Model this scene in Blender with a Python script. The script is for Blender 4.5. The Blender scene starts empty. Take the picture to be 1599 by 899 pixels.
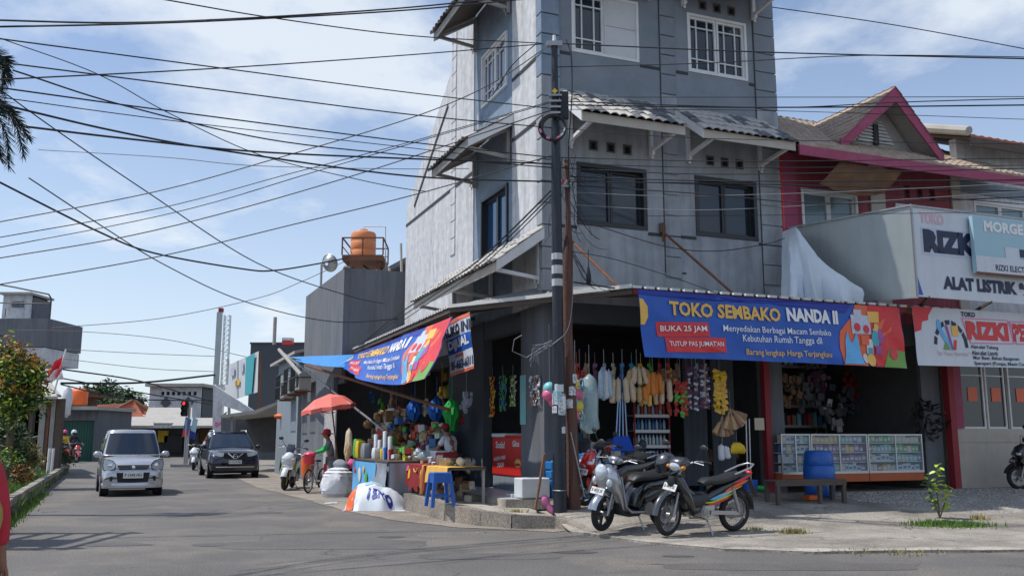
import bpy, bmesh, math, random
from mathutils import Vector, Matrix, noise
random.seed(7)
sc = bpy.context.scene
COL = sc.collection
R_ = math.radians
# ---------------------------------------------------------------- camera
FP = 1420.0; HC = 1.5; PITCH = math.atan((682-449.5)/FP)
cp, sp = math.cos(PITCH), math.sin(PITCH)
cam = bpy.data.objects.new('camera', bpy.data.cameras.new('camera')); COL.objects.link(cam)
cam.location = (0, 0, HC); cam.rotation_euler = (math.pi/2+PITCH, 0, 0)
cam.data.sensor_width = 36; cam.data.lens = FP/1599*36
cam.data.clip_start = .1; cam.data.clip_end = 3000
sc.camera = cam
# ---------------------------------------------------------------- light
SUN = Vector((-0.97, -0.06, 0)).normalized(); EL = R_(62)
sdir = Vector((SUN.x*math.cos(EL), SUN.y*math.cos(EL), math.sin(EL)))
sl = bpy.data.lights.new('sun', 'SUN'); sl.energy = 3.8; sl.angle = R_(.55); sl.color = (1, .955, .89)
so = bpy.data.objects.new('sun', sl); COL.objects.link(so)
so.rotation_euler = sdir.to_track_quat('Z', 'Y').to_euler(); so.location = (-20, 0, 40)
w = bpy.data.worlds.new('World'); sc.world = w; w.use_nodes = True
nt = w.node_tree; N = nt.nodes; Lk = nt.links
bg = N['Background']; bg.inputs['Strength'].default_value = .124
sky = N.new('ShaderNodeTexSky'); sky.sky_type = 'NISHITA'; sky.sun_disc = False
sky.sun_elevation = EL; sky.sun_rotation = math.atan2(SUN.x, SUN.y)
sky.air_density = 1.0; sky.dust_density = .6; sky.ozone_density = 2.0
tc = N.new('ShaderNodeTexCoord'); sep = N.new('ShaderNodeSeparateXYZ'); Lk.new(tc.outputs['Generated'], sep.inputs[0])
def wm(op, a, b=None, cl=False):
    n = N.new('ShaderNodeMath'); n.operation = op; n.use_clamp = cl
    for i, s in enumerate((a, b)):
        if s is None: continue
        if isinstance(s, (int, float)): n.inputs[i].default_value = s
        else: Lk.new(s, n.inputs[i])
    return n.outputs[0]
zz = wm('MAXIMUM', sep.outputs['Z'], 0.0); zd = wm('ADD', zz, .22)
cmb = N.new('ShaderNodeCombineXYZ')
Lk.new(wm('DIVIDE', sep.outputs['X'], zd), cmb.inputs[0]); Lk.new(wm('DIVIDE', sep.outputs['Y'], zd), cmb.inputs[1])
cmb.inputs[2].default_value = 5.2
n1 = N.new('ShaderNodeTexNoise'); n1.inputs['Scale'].default_value = 1.05; n1.inputs['Detail'].default_value = 9; n1.inputs['Roughness'].default_value = .55; n1.inputs['Distortion'].default_value = .25
Lk.new(cmb.outputs[0], n1.inputs['Vector'])
n2 = N.new('ShaderNodeTexNoise'); n2.inputs['Scale'].default_value = 3.4; n2.inputs['Detail'].default_value = 8; n2.inputs['Roughness'].default_value = .6
Lk.new(cmb.outputs[0], n2.inputs['Vector'])
cl = wm('ADD', wm('MULTIPLY', n1.outputs['Fac'], .72), wm('MULTIPLY', n2.outputs['Fac'], .28))
rp = N.new('ShaderNodeValToRGB'); rp.color_ramp.elements[0].position = .475; rp.color_ramp.elements[1].position = .60
rp.color_ramp.elements[1].color = (.86, .86, .86, 1); Lk.new(cl, rp.inputs[0])
# pale veil towards the horizon
veil = wm('MULTIPLY', wm('POWER', wm('SUBTRACT', 1.0, zz, True), 3.0), .75)
fac = wm('MAXIMUM', rp.outputs['Color'], veil)
mx = N.new('ShaderNodeMix'); mx.data_type = 'RGBA'
Lk.new(fac, mx.inputs[0])
hs = N.new('ShaderNodeMix'); hs.data_type = 'RGBA'; hs.blend_type = 'MULTIPLY'; hs.inputs[0].default_value = 1
Lk.new(sky.outputs[0], hs.inputs[6]); hs.inputs[7].default_value = (.95, 1.05, 1.15, 1)
Lk.new(hs.outputs[2], mx.inputs[6])
mx.inputs[7].default_value = (6.4, 6.9, 7.5, 1)
Lk.new(mx.outputs[2], bg.inputs['Color'])
sc.view_settings.view_transform = 'Standard'; sc.view_settings.look = 'None'
sc.view_settings.exposure = 0.1; sc.view_settings.gamma = 1
sc.cycles.max_bounces = 5; sc.cycles.diffuse_bounces = 3; sc.cycles.glossy_bounces = 2; sc.cycles.transparent_max_bounces = 6
# ---------------------------------------------------------------- pixel helpers (photograph px, 1599 wide)
def ray(x, y):
    u = (x-799.5)/FP; v = (449.5-y)/FP
    return Vector((u, cp-v*sp, sp+v*cp))
def G(x, y, z=0.0):
    r = ray(x, y); t = (z-HC)/r.z; return Vector((r.x*t, r.y*t, z))
def D(x, y, Y):
    r = ray(x, y); t = Y/r.y; return Vector((r.x*t, Y, HC+r.z*t))
C0 = G(851, 775, .38); C0.z = 0
A_ = R_(68.2); RR = Vector((math.sin(A_), math.cos(A_), 0)); LL = Vector((-RR.y, RR.x, 0)); ROT = R_(90-68.2)
def W(u, w, z=0.0): return C0+RR*u+LL*w+Vector((0, 0, z))
def UR(x, y, w=0.0):
    r = ray(x, y); t = (C0.dot(LL)+w)/r.dot(LL); p = r*t
    return Vector(((p-C0).dot(RR), w, HC+p.z))
def UL(x, y, u=0.0):
    r = ray(x, y); t = (C0.dot(RR)+u)/r.dot(RR); p = r*t
    return Vector((u, (p-C0).dot(LL), HC+p.z))
def loc(P): return Vector(((P-C0).dot(RR), (P-C0).dot(LL), P.z))
# ---------------------------------------------------------------- materials
M = {}
def mat(name, c, r=.7, m=0.0, var=.12, sc_=4.0, bump=.0, bsc=60.0, dirt=0.0, dcol=(.12, .11, .10), streak=False, dsc=2.5, coat=0.0, emit=None, alpha=None, spec=.5, mscale=None, trans=0.0, t0=.5, t1=.75, speck=None, crack=None):
    mt = bpy.data.materials.new(name); mt.use_nodes = True; t = mt.node_tree; n = t.nodes; l = t.links
    b = n['Principled BSDF']; b.inputs['Roughness'].default_value = r; b.inputs['Metallic'].default_value = m
    b.inputs['Specular IOR Level'].default_value = spec; b.inputs['Coat Weight'].default_value = coat
    if trans: b.inputs['Transmission Weight'].default_value = trans
    co = n.new('ShaderNodeTexCoord')
    src = co.outputs['Object']
    if mscale:
        mp = n.new('ShaderNodeMapping'); mp.inputs['Scale'].default_value = mscale; l.new(src, mp.inputs[0]); src = mp.outputs[0]
    no = n.new('ShaderNodeTexNoise'); no.inputs['Scale'].default_value = sc_; no.inputs['Detail'].default_value = 7; no.inputs['Roughness'].default_value = .6
    l.new(src, no.inputs['Vector'])
    x = n.new('ShaderNodeMix'); x.data_type = 'RGBA'
    x.inputs[6].default_value = (*[max(0, k*(1-var*1.6)) for k in c], 1); x.inputs[7].default_value = (*[min(1, k*(1+var*1.4)) for k in c], 1)
    l.new(no.outputs['Fac'], x.inputs[0]); out = x.outputs[2]
    if dirt:
        d = n.new('ShaderNodeTexNoise'); d.inputs['Scale'].default_value = dsc; d.inputs['Detail'].default_value = 9; d.inputs['Roughness'].default_value = .68
        if streak:
            mp2 = n.new('ShaderNodeMapping'); mp2.inputs['Scale'].default_value = (2.2, 2.2, .22); l.new(co.outputs['Object'], mp2.inputs[0]); l.new(mp2.outputs[0], d.inputs['Vector'])
        else: l.new(src, d.inputs['Vector'])
        cr = n.new('ShaderNodeValToRGB'); cr.color_ramp.elements[0].position = t0; cr.color_ramp.elements[1].position = t1
        l.new(d.outputs['Fac'], cr.inputs[0])
        mu = n.new('ShaderNodeMath'); mu.operation = 'MULTIPLY'; mu.inputs[1].default_value = dirt; l.new(cr.outputs['Color'], mu.inputs[0])
        y = n.new('ShaderNodeMix'); y.data_type = 'RGBA'; l.new(mu.outputs[0], y.inputs[0]); l.new(out, y.inputs[6]); y.inputs[7].default_value = (*dcol, 1); out = y.outputs[2]
    if speck:
        sn = n.new('ShaderNodeTexNoise'); sn.inputs['Scale'].default_value = speck[0]; sn.inputs['Detail'].default_value = 3; l.new(co.outputs['Object'], sn.inputs['Vector'])
        sr = n.new('ShaderNodeMapRange'); sr.inputs[1].default_value = .3; sr.inputs[2].default_value = .7; sr.inputs[3].default_value = 1-speck[1]; sr.inputs[4].default_value = 1+speck[1]; l.new(sn.outputs['Fac'], sr.inputs[0])
        sx_ = n.new('ShaderNodeVectorMath'); sx_.operation = 'SCALE'; l.new(out, sx_.inputs[0]); l.new(sr.outputs[0], sx_.inputs['Scale']); out = sx_.outputs[0]
    if crack:
        wn = n.new('ShaderNodeTexNoise'); wn.inputs['Scale'].default_value = crack[0]*2.5; wn.inputs['Detail'].default_value = 6; l.new(co.outputs['Object'], wn.inputs['Vector'])
        wa = n.new('ShaderNodeVectorMath'); wa.operation = 'MULTIPLY_ADD'; l.new(wn.outputs['Color'], wa.inputs[0]); wa.inputs[1].default_value = (.9/crack[0],)*3; l.new(co.outputs['Object'], wa.inputs[2])
        vo = n.new('ShaderNodeTexVoronoi'); vo.feature = 'DISTANCE_TO_EDGE'; vo.inputs['Scale'].default_value = crack[0]; l.new(wa.outputs[0], vo.inputs['Vector'])
        cr2 = n.new('ShaderNodeMapRange'); cr2.inputs[1].default_value = 0; cr2.inputs[2].default_value = crack[1]; cr2.inputs[3].default_value = 1; cr2.inputs[4].default_value = 0; l.new(vo.outputs['Distance'], cr2.inputs[0])
        gm = n.new('ShaderNodeMath'); gm.operation = 'MULTIPLY'; l.new(cr2.outputs[0], gm.inputs[0]); gr = n.new('ShaderNodeMapRange'); gr.inputs[1].default_value = .46; gr.inputs[2].default_value = .6; l.new(no.outputs['Fac'], gr.inputs[0]); l.new(gr.outputs[0], gm.inputs[1])
        g2 = n.new('ShaderNodeMath'); g2.operation = 'MULTIPLY'; g2.inputs[1].default_value = crack[2]; l.new(gm.outputs[0], g2.inputs[0])
        cm = n.new('ShaderNodeMix'); cm.data_type = 'RGBA'; l.new(g2.outputs[0], cm.inputs[0]); l.new(out, cm.inputs[6]); cm.inputs[7].default_value = (.03,.028,.025,1); out = cm.outputs[2]
    l.new(out, b.inputs['Base Color'])
    if bump:
        bn = n.new('ShaderNodeTexNoise'); bn.inputs['Scale'].default_value = bsc; bn.inputs['Detail'].default_value = 5; l.new(co.outputs['Object'], bn.inputs['Vector'])
        bb = n.new('ShaderNodeBump'); bb.inputs['Strength'].default_value = bump; bb.inputs['Distance'].default_value = .02; l.new(bn.outputs['Fac'], bb.inputs['Height']); l.new(bb.outputs[0], b.inputs['Normal'])
    if emit: b.inputs['Emission Color'].default_value = (*emit[:3], 1); b.inputs['Emission Strength'].default_value = emit[3]
    if alpha is not None: b.inputs['Alpha'].default_value = alpha
    M[name] = mt; return mt
mat('asphalt', (.135, .127, .12), .85, var=.28, sc_=.45, bump=.7, bsc=110, dirt=.6, dcol=(.225, .20, .17), dsc=.5, t0=.47, t1=.62, speck=(42, .42), crack=(.22, .012, .7))
mat('concrete', (.34, .31, .27), .9, var=.3, sc_=.9, bump=.6, bsc=50, dirt=.8, dcol=(.13, .115, .10), dsc=.8, t0=.42, t1=.66, speck=(30, .3), crack=(.45, .014, .9))
mat('pale_concrete', (.44, .40, .345), .9, var=.25, sc_=2.0, bump=.6, bsc=50, dirt=.75, dcol=(.18, .16, .135), dsc=1.6, t0=.44, t1=.62, speck=(36, .3), crack=(.7, .02, .8))
mat('dust', (.30, .26, .215), .95, var=.3, sc_=1.2, bump=.6, bsc=60, dirt=.7, dcol=(.15, .135, .12), dsc=.7, t0=.43, t1=.62, speck=(30, .4))
mat('soil', (.16, .13, .10), .95, var=.3, sc_=2, bump=.6, bsc=30)
mat('earth', (.14, .14, .12), .95, var=.3, sc_=.3)
mat('pale_wall', (.58, .59, .61), .85, var=.1, sc_=.9, bump=.3, bsc=30, dirt=.5, dcol=(.24, .24, .245), streak=True, dsc=2.0, t0=.45, t1=.68, speck=(5, .14))
mat('slate_wall', (.215, .242, .28), .85, var=.14, sc_=.8, bump=.3, bsc=30, dirt=.55, dcol=(.27, .29, .32), dsc=.7, t0=.48, t1=.7, speck=(2, .10))
mat('light_slate', (.35, .37, .40), .85, var=.16, sc_=.8, bump=.3, bsc=30, dirt=.6, dcol=(.19, .20, .215), streak=True, dsc=1.8, t0=.45, t1=.66, speck=(2.5, .12))
mat('bay_wall', (.20, .26, .34), .85, var=.1, sc_=1.0, bump=.2, dirt=.4, dcol=(.29, .32, .36), streak=True, speck=(4, .12))
mat('groove', (.05, .055, .06), .9)
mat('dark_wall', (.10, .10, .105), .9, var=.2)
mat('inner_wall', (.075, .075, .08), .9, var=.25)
mat('grey_wall', (.15, .16, .18), .9, var=.15, sc_=1, bump=.2, dirt=.7, dcol=(.08, .085, .095), streak=True, dsc=1.6, t0=.43, t1=.66)
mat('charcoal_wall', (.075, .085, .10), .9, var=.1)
mat('blue_grey_wall', (.21, .25, .29), .85, var=.12, dirt=.4, dcol=(.4, .42, .43), streak=True)
mat('white_paint', (.72, .72, .72), .6, var=.06, dirt=.3, dcol=(.42, .40, .37), dsc=5)
mat('board', (.60, .61, .62), .7, var=.14, sc_=3, dirt=.4, dcol=(.42, .42, .42), dsc=3)
mat('cream_paint', (.48, .44, .385), .7, var=.08, dirt=.45, dcol=(.36, .28, .2), dsc=3, t0=.5, t1=.7)
mat('grey_timber', (.33, .32, .30), .8, var=.15, sc_=6, dirt=.4, dcol=(.15, .13, .12))
mat('dark_timber', (.10, .075, .06), .85, var=.2)
mat('window_glass', (.018, .03, .05), .06, var=.3, sc_=.8, spec=.6)
mat('blue_glass', (.02, .07, .17), .05, var=.25, sc_=.7, spec=.9)
mat('curtain_glass', (.17, .24, .27), .15, var=.25, sc_=7, mscale=(6, 6, .2), spec=.6)
mat('black_frame', (.02, .022, .026), .4)
mat('tile_pale', (.52, .50, .47), .9, var=.25, sc_=3, bump=.3, dirt=.5, dcol=(.17, .16, .15), dsc=3.5, t0=.42, t1=.62)
mat('tile_dark', (.13, .14, .155), .9, var=.3, sc_=4, bump=.3, dirt=.4, dcol=(.35, .35, .35), dsc=4)
mat('tile_red', (.42, .14, .075), .9, var=.3, sc_=5, dirt=.4, dcol=(.15, .10, .08), dsc=3)
mat('tile_cream', (.40, .33, .26), .9, var=.25, sc_=4, dirt=.5, dcol=(.25, .13, .09), dsc=5, t0=.42, t1=.6)
mat('zinc', (.38, .41, .41), .42, m=.55, var=.12, sc_=1.5, dirt=.5, dcol=(.26, .29, .29), streak=True, dsc=1.6, t0=.4, t1=.7)
mat('corrugated', (.30, .30, .30), .6, m=.3, var=.2, dirt=.5, dcol=(.10, .08, .07), dsc=2)
mat('awning_edge', (.62, .62, .60), .6, var=.1)
mat('rust', (.18, .08, .045), .9, var=.35, sc_=6, bump=.3, dirt=.5, dcol=(.09, .05, .035), dsc=5)
mat('rusty_sheet', (.20, .095, .04), .8, var=.4, sc_=3, dirt=.7, dcol=(.13, .08, .05), dsc=2.4, t0=.4, t1=.6)
mat('pink_wall', (.27, .05, .07), .8, var=.12, dirt=.3, dcol=(.45, .25, .28), streak=True)
mat('pink_trim', (.33, .055, .12), .7, var=.1, dirt=.2, dcol=(.5, .3, .35))
mat('red_post', (.27, .02, .03), .65, var=.12, dirt=.2, dcol=(.1, .04, .04))
mat('red_gloss', (.62, .03, .025), .35, var=.05)
mat('tarp_blue', (.01, .13, .55), .5, var=.08, sc_=2)
mat('navy_print', (.008, .03, .30), .5, var=.05)
mat('banner_blue', (.012, .09, .43), .42, var=.3, sc_=1.6, spec=.5, dirt=.3, dcol=(.05, .12, .36), dsc=3)
mat('banner_white', (.58, .62, .68), .45, var=.1, sc_=2, dirt=.35, dcol=(.42, .43, .45), dsc=1.5, streak=True)
mat('banner_red', (.62, .03, .035), .45, var=.06)
mat('banner_orange', (.72, .13, .05), .45, var=.08)
mat('banner_green', (.16, .32, .06), .45, var=.08)
mat('banner_yellow', (.78, .46, .09), .5, var=.06)
mat('text_white', (.78, .78, .78), .5, var=.03)
mat('text_dark', (.012, .02, .06), .5, var=.03)
mat('text_pink', (.62, .42, .45), .5, var=.03)
mat('sky_print', (.12, .42, .75), .45, var=.12, sc_=8)
mat('teal_print', (.05, .36, .42), .5, var=.1)
mat('pale_blue_print', (.34, .52, .60), .5, var=.05)
mat('pink_print', (.7, .2, .4), .5)
mat('silver_print', (.50, .54, .66), .5, var=.2, sc_=20)
mat('violet_print', (.30, .08, .32), .5)
mat('black_pole', (.012, .016, .026), .45, var=.2, sc_=3, dirt=.2, dcol=(.09, .10, .11), dsc=9)
mat('blue_tarp', (.03, .22, .55), .6, var=.2, sc_=4)
mat('white_band', (.48, .49, .50), .6, var=.06)
mat('wood_pole', (.115, .055, .042), .9, var=.4, sc_=2.0, bump=.5, bsc=20, mscale=(9, 9, .5), dirt=.4, dcol=(.26, .17, .14), dsc=4)
mat('cable', (.012, .013, .018), .6, var=.05)
mat('wire_grey', (.20, .21, .23), .6, var=.05)
mat('poster', (.62, .64, .66), .8, var=.15, sc_=12, dirt=.7, dcol=(.05, .05, .06), dsc=26, t0=.5, t1=.56)
mat('chrome', (.72, .74, .77), .18, m=1, var=.03)
mat('alloy', (.50, .51, .53), .4, m=.8, var=.08)
mat('steel', (.35, .35, .36), .45, m=.8, var=.15)
mat('rubber', (.018, .018, .019), .85, var=.2)
mat('black_plastic', (.022, .023, .027), .45, var=.15)
mat('matt_black', (.015, .015, .017), .75, var=.15)
mat('seat_vinyl', (.022, .023, .026), .5, var=.15, bump=.1)
mat('silver_paint', (.42, .44, .48), .28, m=.75, var=.04, coat=.8)
mat('car_silver', (.50, .52, .56), .25, m=.55, var=.04, coat=.8)
mat('oil_stain', (.085, .08, .076), .6, var=.3)
mat('old_patch', (.118, .112, .106), .8, var=.25, sc_=1.5, bump=.6, bsc=110, speck=(42, .4))
mat('grey_paint', (.085, .09, .10), .3, m=.5, var=.05, coat=.6)
mat('navy_paint', (.006, .010, .026), .22, m=.3, var=.05, coat=1)
mat('black_paint', (.010, .011, .014), .22, m=.2, var=.05, coat=1)
mat('red_paint', (.55, .025, .02), .25, m=.1, var=.04, coat=.9)
mat('lime_paint', (.42, .60, .03), .35, var=.05)
mat('white_gloss', (.66, .70, .74), .25, var=.03, coat=.6)
mat('headlamp', (.62, .68, .72), .08, m=.25, var=.15, sc_=14, coat=1)
mat('car_headlamp', (.42, .46, .50), .08, m=.2, var=.3, sc_=14, coat=1)
mat('amber', (.75, .25, .02), .3)
mat('plate', (.66, .66, .64), .5, var=.05)
mat('black_plate', (.03, .03, .03), .5)
mat('car_glass', (.010, .016, .030), .05, var=.4, sc_=1.2, spec=.7, coat=.5)
mat('skin', (.28, .13, .08), .6, var=.06)
mat('hair', (.02, .015, .012), .7)
mat('cloth_white', (.62, .63, .66), .85, var=.08, sc_=8)
mat('cloth_grey', (.22, .23, .27), .9, var=.12)
mat('cloth_black', (.03, .032, .04), .9, var=.2)
mat('cloth_green', (.03, .45, .09), .85, var=.1)
mat('cloth_red', (.50, .03, .05), .85, var=.12)
mat('cloth_maroon', (.24, .012, .015), .85, var=.15)
mat('cloth_gold', (.42, .31, .08), .7, var=.12)
mat('cloth_pink', (.70, .08, .28), .6, var=.1)
mat('umbrella_red', (.78, .17, .14), .75, var=.06)
mat('basket_red', (.72, .05, .07), .6, var=.08)
mat('orange_plastic', (.75, .13, .02), .5, var=.08)
mat('tank_orange', (.74, .26, .10), .55, var=.07, dirt=.25, dcol=(.5, .25, .14), streak=True)
mat('blue_plastic', (.01, .10, .42), .4, var=.08)
mat('water_blue', (.02, .16, .42), .25, var=.2, sc_=10)
mat('pale_bottle', (.40, .52, .62), .25, var=.25, sc_=12)
mat('sack', (.68, .69, .73), .8, var=.14, sc_=7, bump=.3, bsc=30)
mat('tarp_grey', (.26, .28, .32), .75, var=.12, sc_=4)
mat('tarp_white', (.62, .68, .74), .55, var=.08, sc_=3)
mat('clear_film', (.45, .58, .60), .2, var=.2, sc_=20, alpha=.5)
mat('display_glass', (.5, .6, .62), .03, var=.02, alpha=.16)
mat('yellow_plastic', (.75, .50, .02), .5, var=.12)
mat('green_plastic', (.10, .40, .05), .5, var=.1)
mat('pink_plastic', (.70, .12, .24), .45, var=.1)
mat('cracker', (.50, .33, .17), .8, var=.35, sc_=40, dirt=.4, dcol=(.62, .5, .36), dsc=60)
mat('cracker_pale', (.62, .50, .36), .8, var=.3, sc_=40)
mat('cracker_orange', (.68, .24, .05), .75, var=.3, sc_=40)
mat('sachet_purple', (.14, .05, .11), .4, var=.3, sc_=30)
mat('sachet_red', (.45, .04, .03), .4, var=.3, sc_=30)
mat('broom_blue', (.30, .48, .72), .5, var=.05)
mat('blue_bristle', (.01, .07, .45), .8, var=.15)
mat('reed', (.33, .20, .13), .9, var=.3, sc_=15)
mat('box_white', (.60, .63, .65), .6, var=.1, sc_=9)
mat('box_cyan', (.20, .48, .52), .6, var=.15, sc_=9)
mat('box_violet', (.28, .12, .34), .6, var=.2, sc_=20)
mat('box_blue', (.05, .18, .42), .6, var=.2, sc_=9)
mat('box_cream', (.58, .52, .40), .6, var=.15, sc_=9)
mat('box_yellow', (.68, .44, .04), .6, var=.15, sc_=9)
mat('box_red', (.48, .06, .04), .6, var=.15, sc_=9)
mat('orange_board', (.46, .10, .03), .6, var=.12)
mat('tile_floor', (.46, .50, .54), .35, var=.1, sc_=2)
mat('shutter_green', (.012, .085, .06), .6, var=.1)
mat('leaf_green', (.06, .13, .025), .6, var=.35, sc_=3)
mat('leaf_dark', (.022, .055, .018), .65, var=.35, sc_=3)
mat('leaf_lime', (.42, .56, .06), .5, var=.2, sc_=6)
mat('leaf_orange', (.48, .20, .04), .6, var=.3, sc_=4)
mat('leaf_peach', (.50, .30, .17), .6, var=.25, sc_=4)
mat('palm_leaf', (.014, .032, .022), .6, var=.3)
mat('grass', (.10, .20, .03), .8, var=.3)
mat('dry_grass', (.30, .26, .10), .85, var=.3)
mat('bark', (.12, .09, .06), .9, var=.3)
mat('hill', (.06, .12, .07), .9, var=.4, sc_=.05)
mat('pebble', (.34, .32, .30), .8, var=.4, sc_=3)
mat('flag_red', (.72, .05, .07), .8, var=.05)
mat('flag_white', (.74, .74, .76), .8, var=.04)
mat('coconut', (.22, .13, .05), .85, var=.35, sc_=10)
mat('ball_yellow', (.75, .60, .10), .4, var=.05)
mat('ball_pink', (.75, .16, .30), .4, var=.05)
mat('ball_blue', (.20, .55, .60), .4, var=.05)
mat('lamp_red', (.6, .02, .02), .3, emit=(1, .05, .05, 1.2))
mat('asbestos', (.40, .38, .35), .9, var=.2, sc_=3, dirt=.5, dcol=(.2, .18, .16), dsc=1.5)
# ---------------------------------------------------------------- mesh helpers
class MB:
    def __init__(s, f=None): s.v = []; s.q = []; s.mi = []; s.f = f; s.cur = 0; s.cut = []
    def add(s, vs, fs):
        s.cut.append((len(s.v), len(s.q))); o = len(s.v); s.v += [s.f(*p) if s.f else tuple(p) for p in vs]
        s.q += [tuple(i+o for i in f) for f in fs]; s.mi += [s.cur]*len(fs); return s
    def box(s, x0, x1, y0, y1, z0, z1):
        return s.add([(x0,y0,z0),(x1,y0,z0),(x1,y1,z0),(x0,y1,z0),(x0,y0,z1),(x1,y0,z1),(x1,y1,z1),(x0,y1,z1)],
                     [(0,3,2,1),(4,5,6,7),(0,1,5,4),(1,2,6,5),(2,3,7,6),(3,0,4,7)])
    def cb(s, c, sx, sy, sz, Rm=None):
        vs = [Vector((a*sx/2, b*sy/2, d*sz/2)) for d in (-1,1) for a, b in ((-1,-1),(1,-1),(1,1),(-1,1))]
        c = Vector(c)
        vs = [((Rm @ v) if Rm else v)+c for v in vs]
        return s.add([tuple(v) for v in vs], [(0,3,2,1),(4,5,6,7),(0,1,5,4),(1,2,6,5),(2,3,7,6),(3,0,4,7)])
    def bar(s, p0, p1, wd, ht, up=(0,0,1)):
        p0 = Vector(p0); p1 = Vector(p1); d = (p1-p0).normalized(); up = Vector(up)
        x = d.cross(up)
        if x.length < 1e-4: x = d.cross(Vector((1,0,0)))
        x.normalize(); y = x.cross(d)
        vs = [tuple(p+x*a*wd/2+y*b*ht/2) for p in (p0,p1) for a,b in ((-1,-1),(1,-1),(1,1),(-1,1))]
        return s.add(vs, [(0,3,2,1),(4,5,6,7),(0,1,5,4),(1,2,6,5),(2,3,7,6),(3,0,4,7)])
    def tube(s, pts, r, n=8, cap=True):
        pts = [Vector(p) for p in pts]; k = len(pts); rs = r if isinstance(r, (list, tuple)) else [r]*k
        vs = []; prev = None
        for i, p in enumerate(pts):
            d = (pts[min(i+1,k-1)]-pts[max(i-1,0)]).normalized()
            if prev is None:
                a = Vector((0,0,1)) if abs(d.z) < .9 else Vector((1,0,0)); x = d.cross(a).normalized()
            else: x = (prev-d*prev.dot(d)).normalized()
            prev = x; y = d.cross(x)
            for j in range(n):
                t = 2*math.pi*j/n; vs.append(tuple(p+(x*math.cos(t)+y*math.sin(t))*rs[i]))
        fs = [(i*n+j, i*n+(j+1)%n, (i+1)*n+(j+1)%n, (i+1)*n+j) for i in range(k-1) for j in range(n)]
        if cap: fs += [tuple(range(n))[::-1], tuple((k-1)*n+j for j in range(n))]
        return s.add(vs, fs)
    def lathe(s, prof, c=(0,0,0), n=20, ax='z', cap=True):
        c = Vector(c); vs = []
        for r, h in prof:
            for j in range(n):
                t = 2*math.pi*j/n; a, b = r*math.cos(t), r*math.sin(t)
                q = (a,b,h) if ax == 'z' else ((a,h,b) if ax == 'y' else (h,a,b))
                vs.append(tuple(c+Vector(q)))
        k = len(prof)
        fs = [(i*n+j, i*n+(j+1)%n, (i+1)*n+(j+1)%n, (i+1)*n+j) for i in range(k-1) for j in range(n)]
        if cap: fs += [tuple(range(n))[::-1], tuple((k-1)*n+j for j in range(n))]
        return s.add(vs, fs)
    def ball(s, c, rx, ry=None, rz=None, n=12, m=8, j=0):
        ry = ry or rx; rz = rz or rx; prof = [(math.sin(math.pi*i/m), -math.cos(math.pi*i/m)) for i in range(m+1)]
        vs = []; c = Vector(c)
        for a, h in prof:
            for t in range(n):
                th = 2*math.pi*t/n; q = Vector((a*rx*math.cos(th), a*ry*math.sin(th), h*rz))
                if j: q *= 1+j*noise.noise((c+q)*6)
                vs.append(tuple(c+q))
        return s.add(vs, [(i*n+k, i*n+(k+1)%n, (i+1)*n+(k+1)%n, (i+1)*n+k) for i in range(m) for k in range(n)])
    def quad(s, a, b, c, d): return s.add([tuple(a),tuple(b),tuple(c),tuple(d)], [(0,1,2,3)])
    def prism(s, poly, fn, t0, t1):
        n = len(poly); vs = [fn(a,b,t0) for a,b in poly]+[fn(a,b,t1) for a,b in poly]
        return s.add([tuple(v) for v in vs], [tuple(range(n)), tuple(range(n,2*n))[::-1]]+[(i,(i+1)%n,n+(i+1)%n,n+i) for i in range(n)])
    def loft(s, rings, cap=True):
        n = len(rings[0]); k = len(rings); vs = [tuple(p) for r in rings for p in r]
        fs = [(i*n+j, i*n+(j+1)%n, (i+1)*n+(j+1)%n, (i+1)*n+j) for i in range(k-1) for j in range(n)]
        if cap: fs += [tuple(range(n))[::-1], tuple((k-1)*n+j for j in range(n))]
        return s.add(vs, fs)
    def sweep(s, st, n=14, e=2.6, y0=0.0):
        # st: (x, z, half thickness, half width); rings perpendicular to the path in the xz plane
        rings = []; k = len(st)
        for i, (x,z,t,wd) in enumerate(st):
            a = st[max(i-1,0)]; b = st[min(i+1,k-1)]; d = Vector((b[0]-a[0], 0, b[1]-a[1])).normalized(); nn = Vector((-d.z,0,d.x))
            ring = []
            for j in range(n):
                th = 2*math.pi*j/n; ct, st_ = math.cos(th), math.sin(th)
                u_ = abs(ct)**(2/e)*(1 if ct >= 0 else -1); v_ = abs(st_)**(2/e)*(1 if st_ >= 0 else -1)
                ring.append(Vector((x,y0,z))+nn*t*u_+Vector((0,wd*v_,0)))
            rings.append(ring)
        return s.loft(rings)
    def each(s, name, m, parent=None, **k):
        # one object for every piece added
        c = s.cut+[(len(s.v), len(s.q))]; out = []
        for (v0,q0),(v1,q1) in zip(c, c[1:]):
            b = MB(); b.v = s.v[v0:v1]; b.q = [tuple(i-v0 for i in f) for f in s.q[q0:q1]]; b.mi = [0]*len(b.q); out.append(b.build(name, m, parent, **k))
        return out
    def build(s, name, m, parent=None, smooth=False, bevel=0, kind=None, recalc=True):
        me = bpy.data.meshes.new(name); me.from_pydata(s.v, [], s.q)
        ms = m if isinstance(m, (list, tuple)) else [m]
        for k in ms: me.materials.append(M[k] if isinstance(k, str) else k)
        if len(ms) > 1: me.polygons.foreach_set('material_index', s.mi)
        if recalc:
            bm = bmesh.new(); bm.from_mesh(me); bmesh.ops.recalc_face_normals(bm, faces=bm.faces[:]); bm.to_mesh(me); bm.free()
        if smooth:
            me.polygons.foreach_set('use_smooth', [True]*len(me.polygons))
            me.set_sharp_from_angle(angle=R_(smooth if smooth > 1 else 40))
        me.update()
        o = bpy.data.objects.new(name, me); COL.objects.link(o)
        if parent is not None: o.parent = parent
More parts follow.
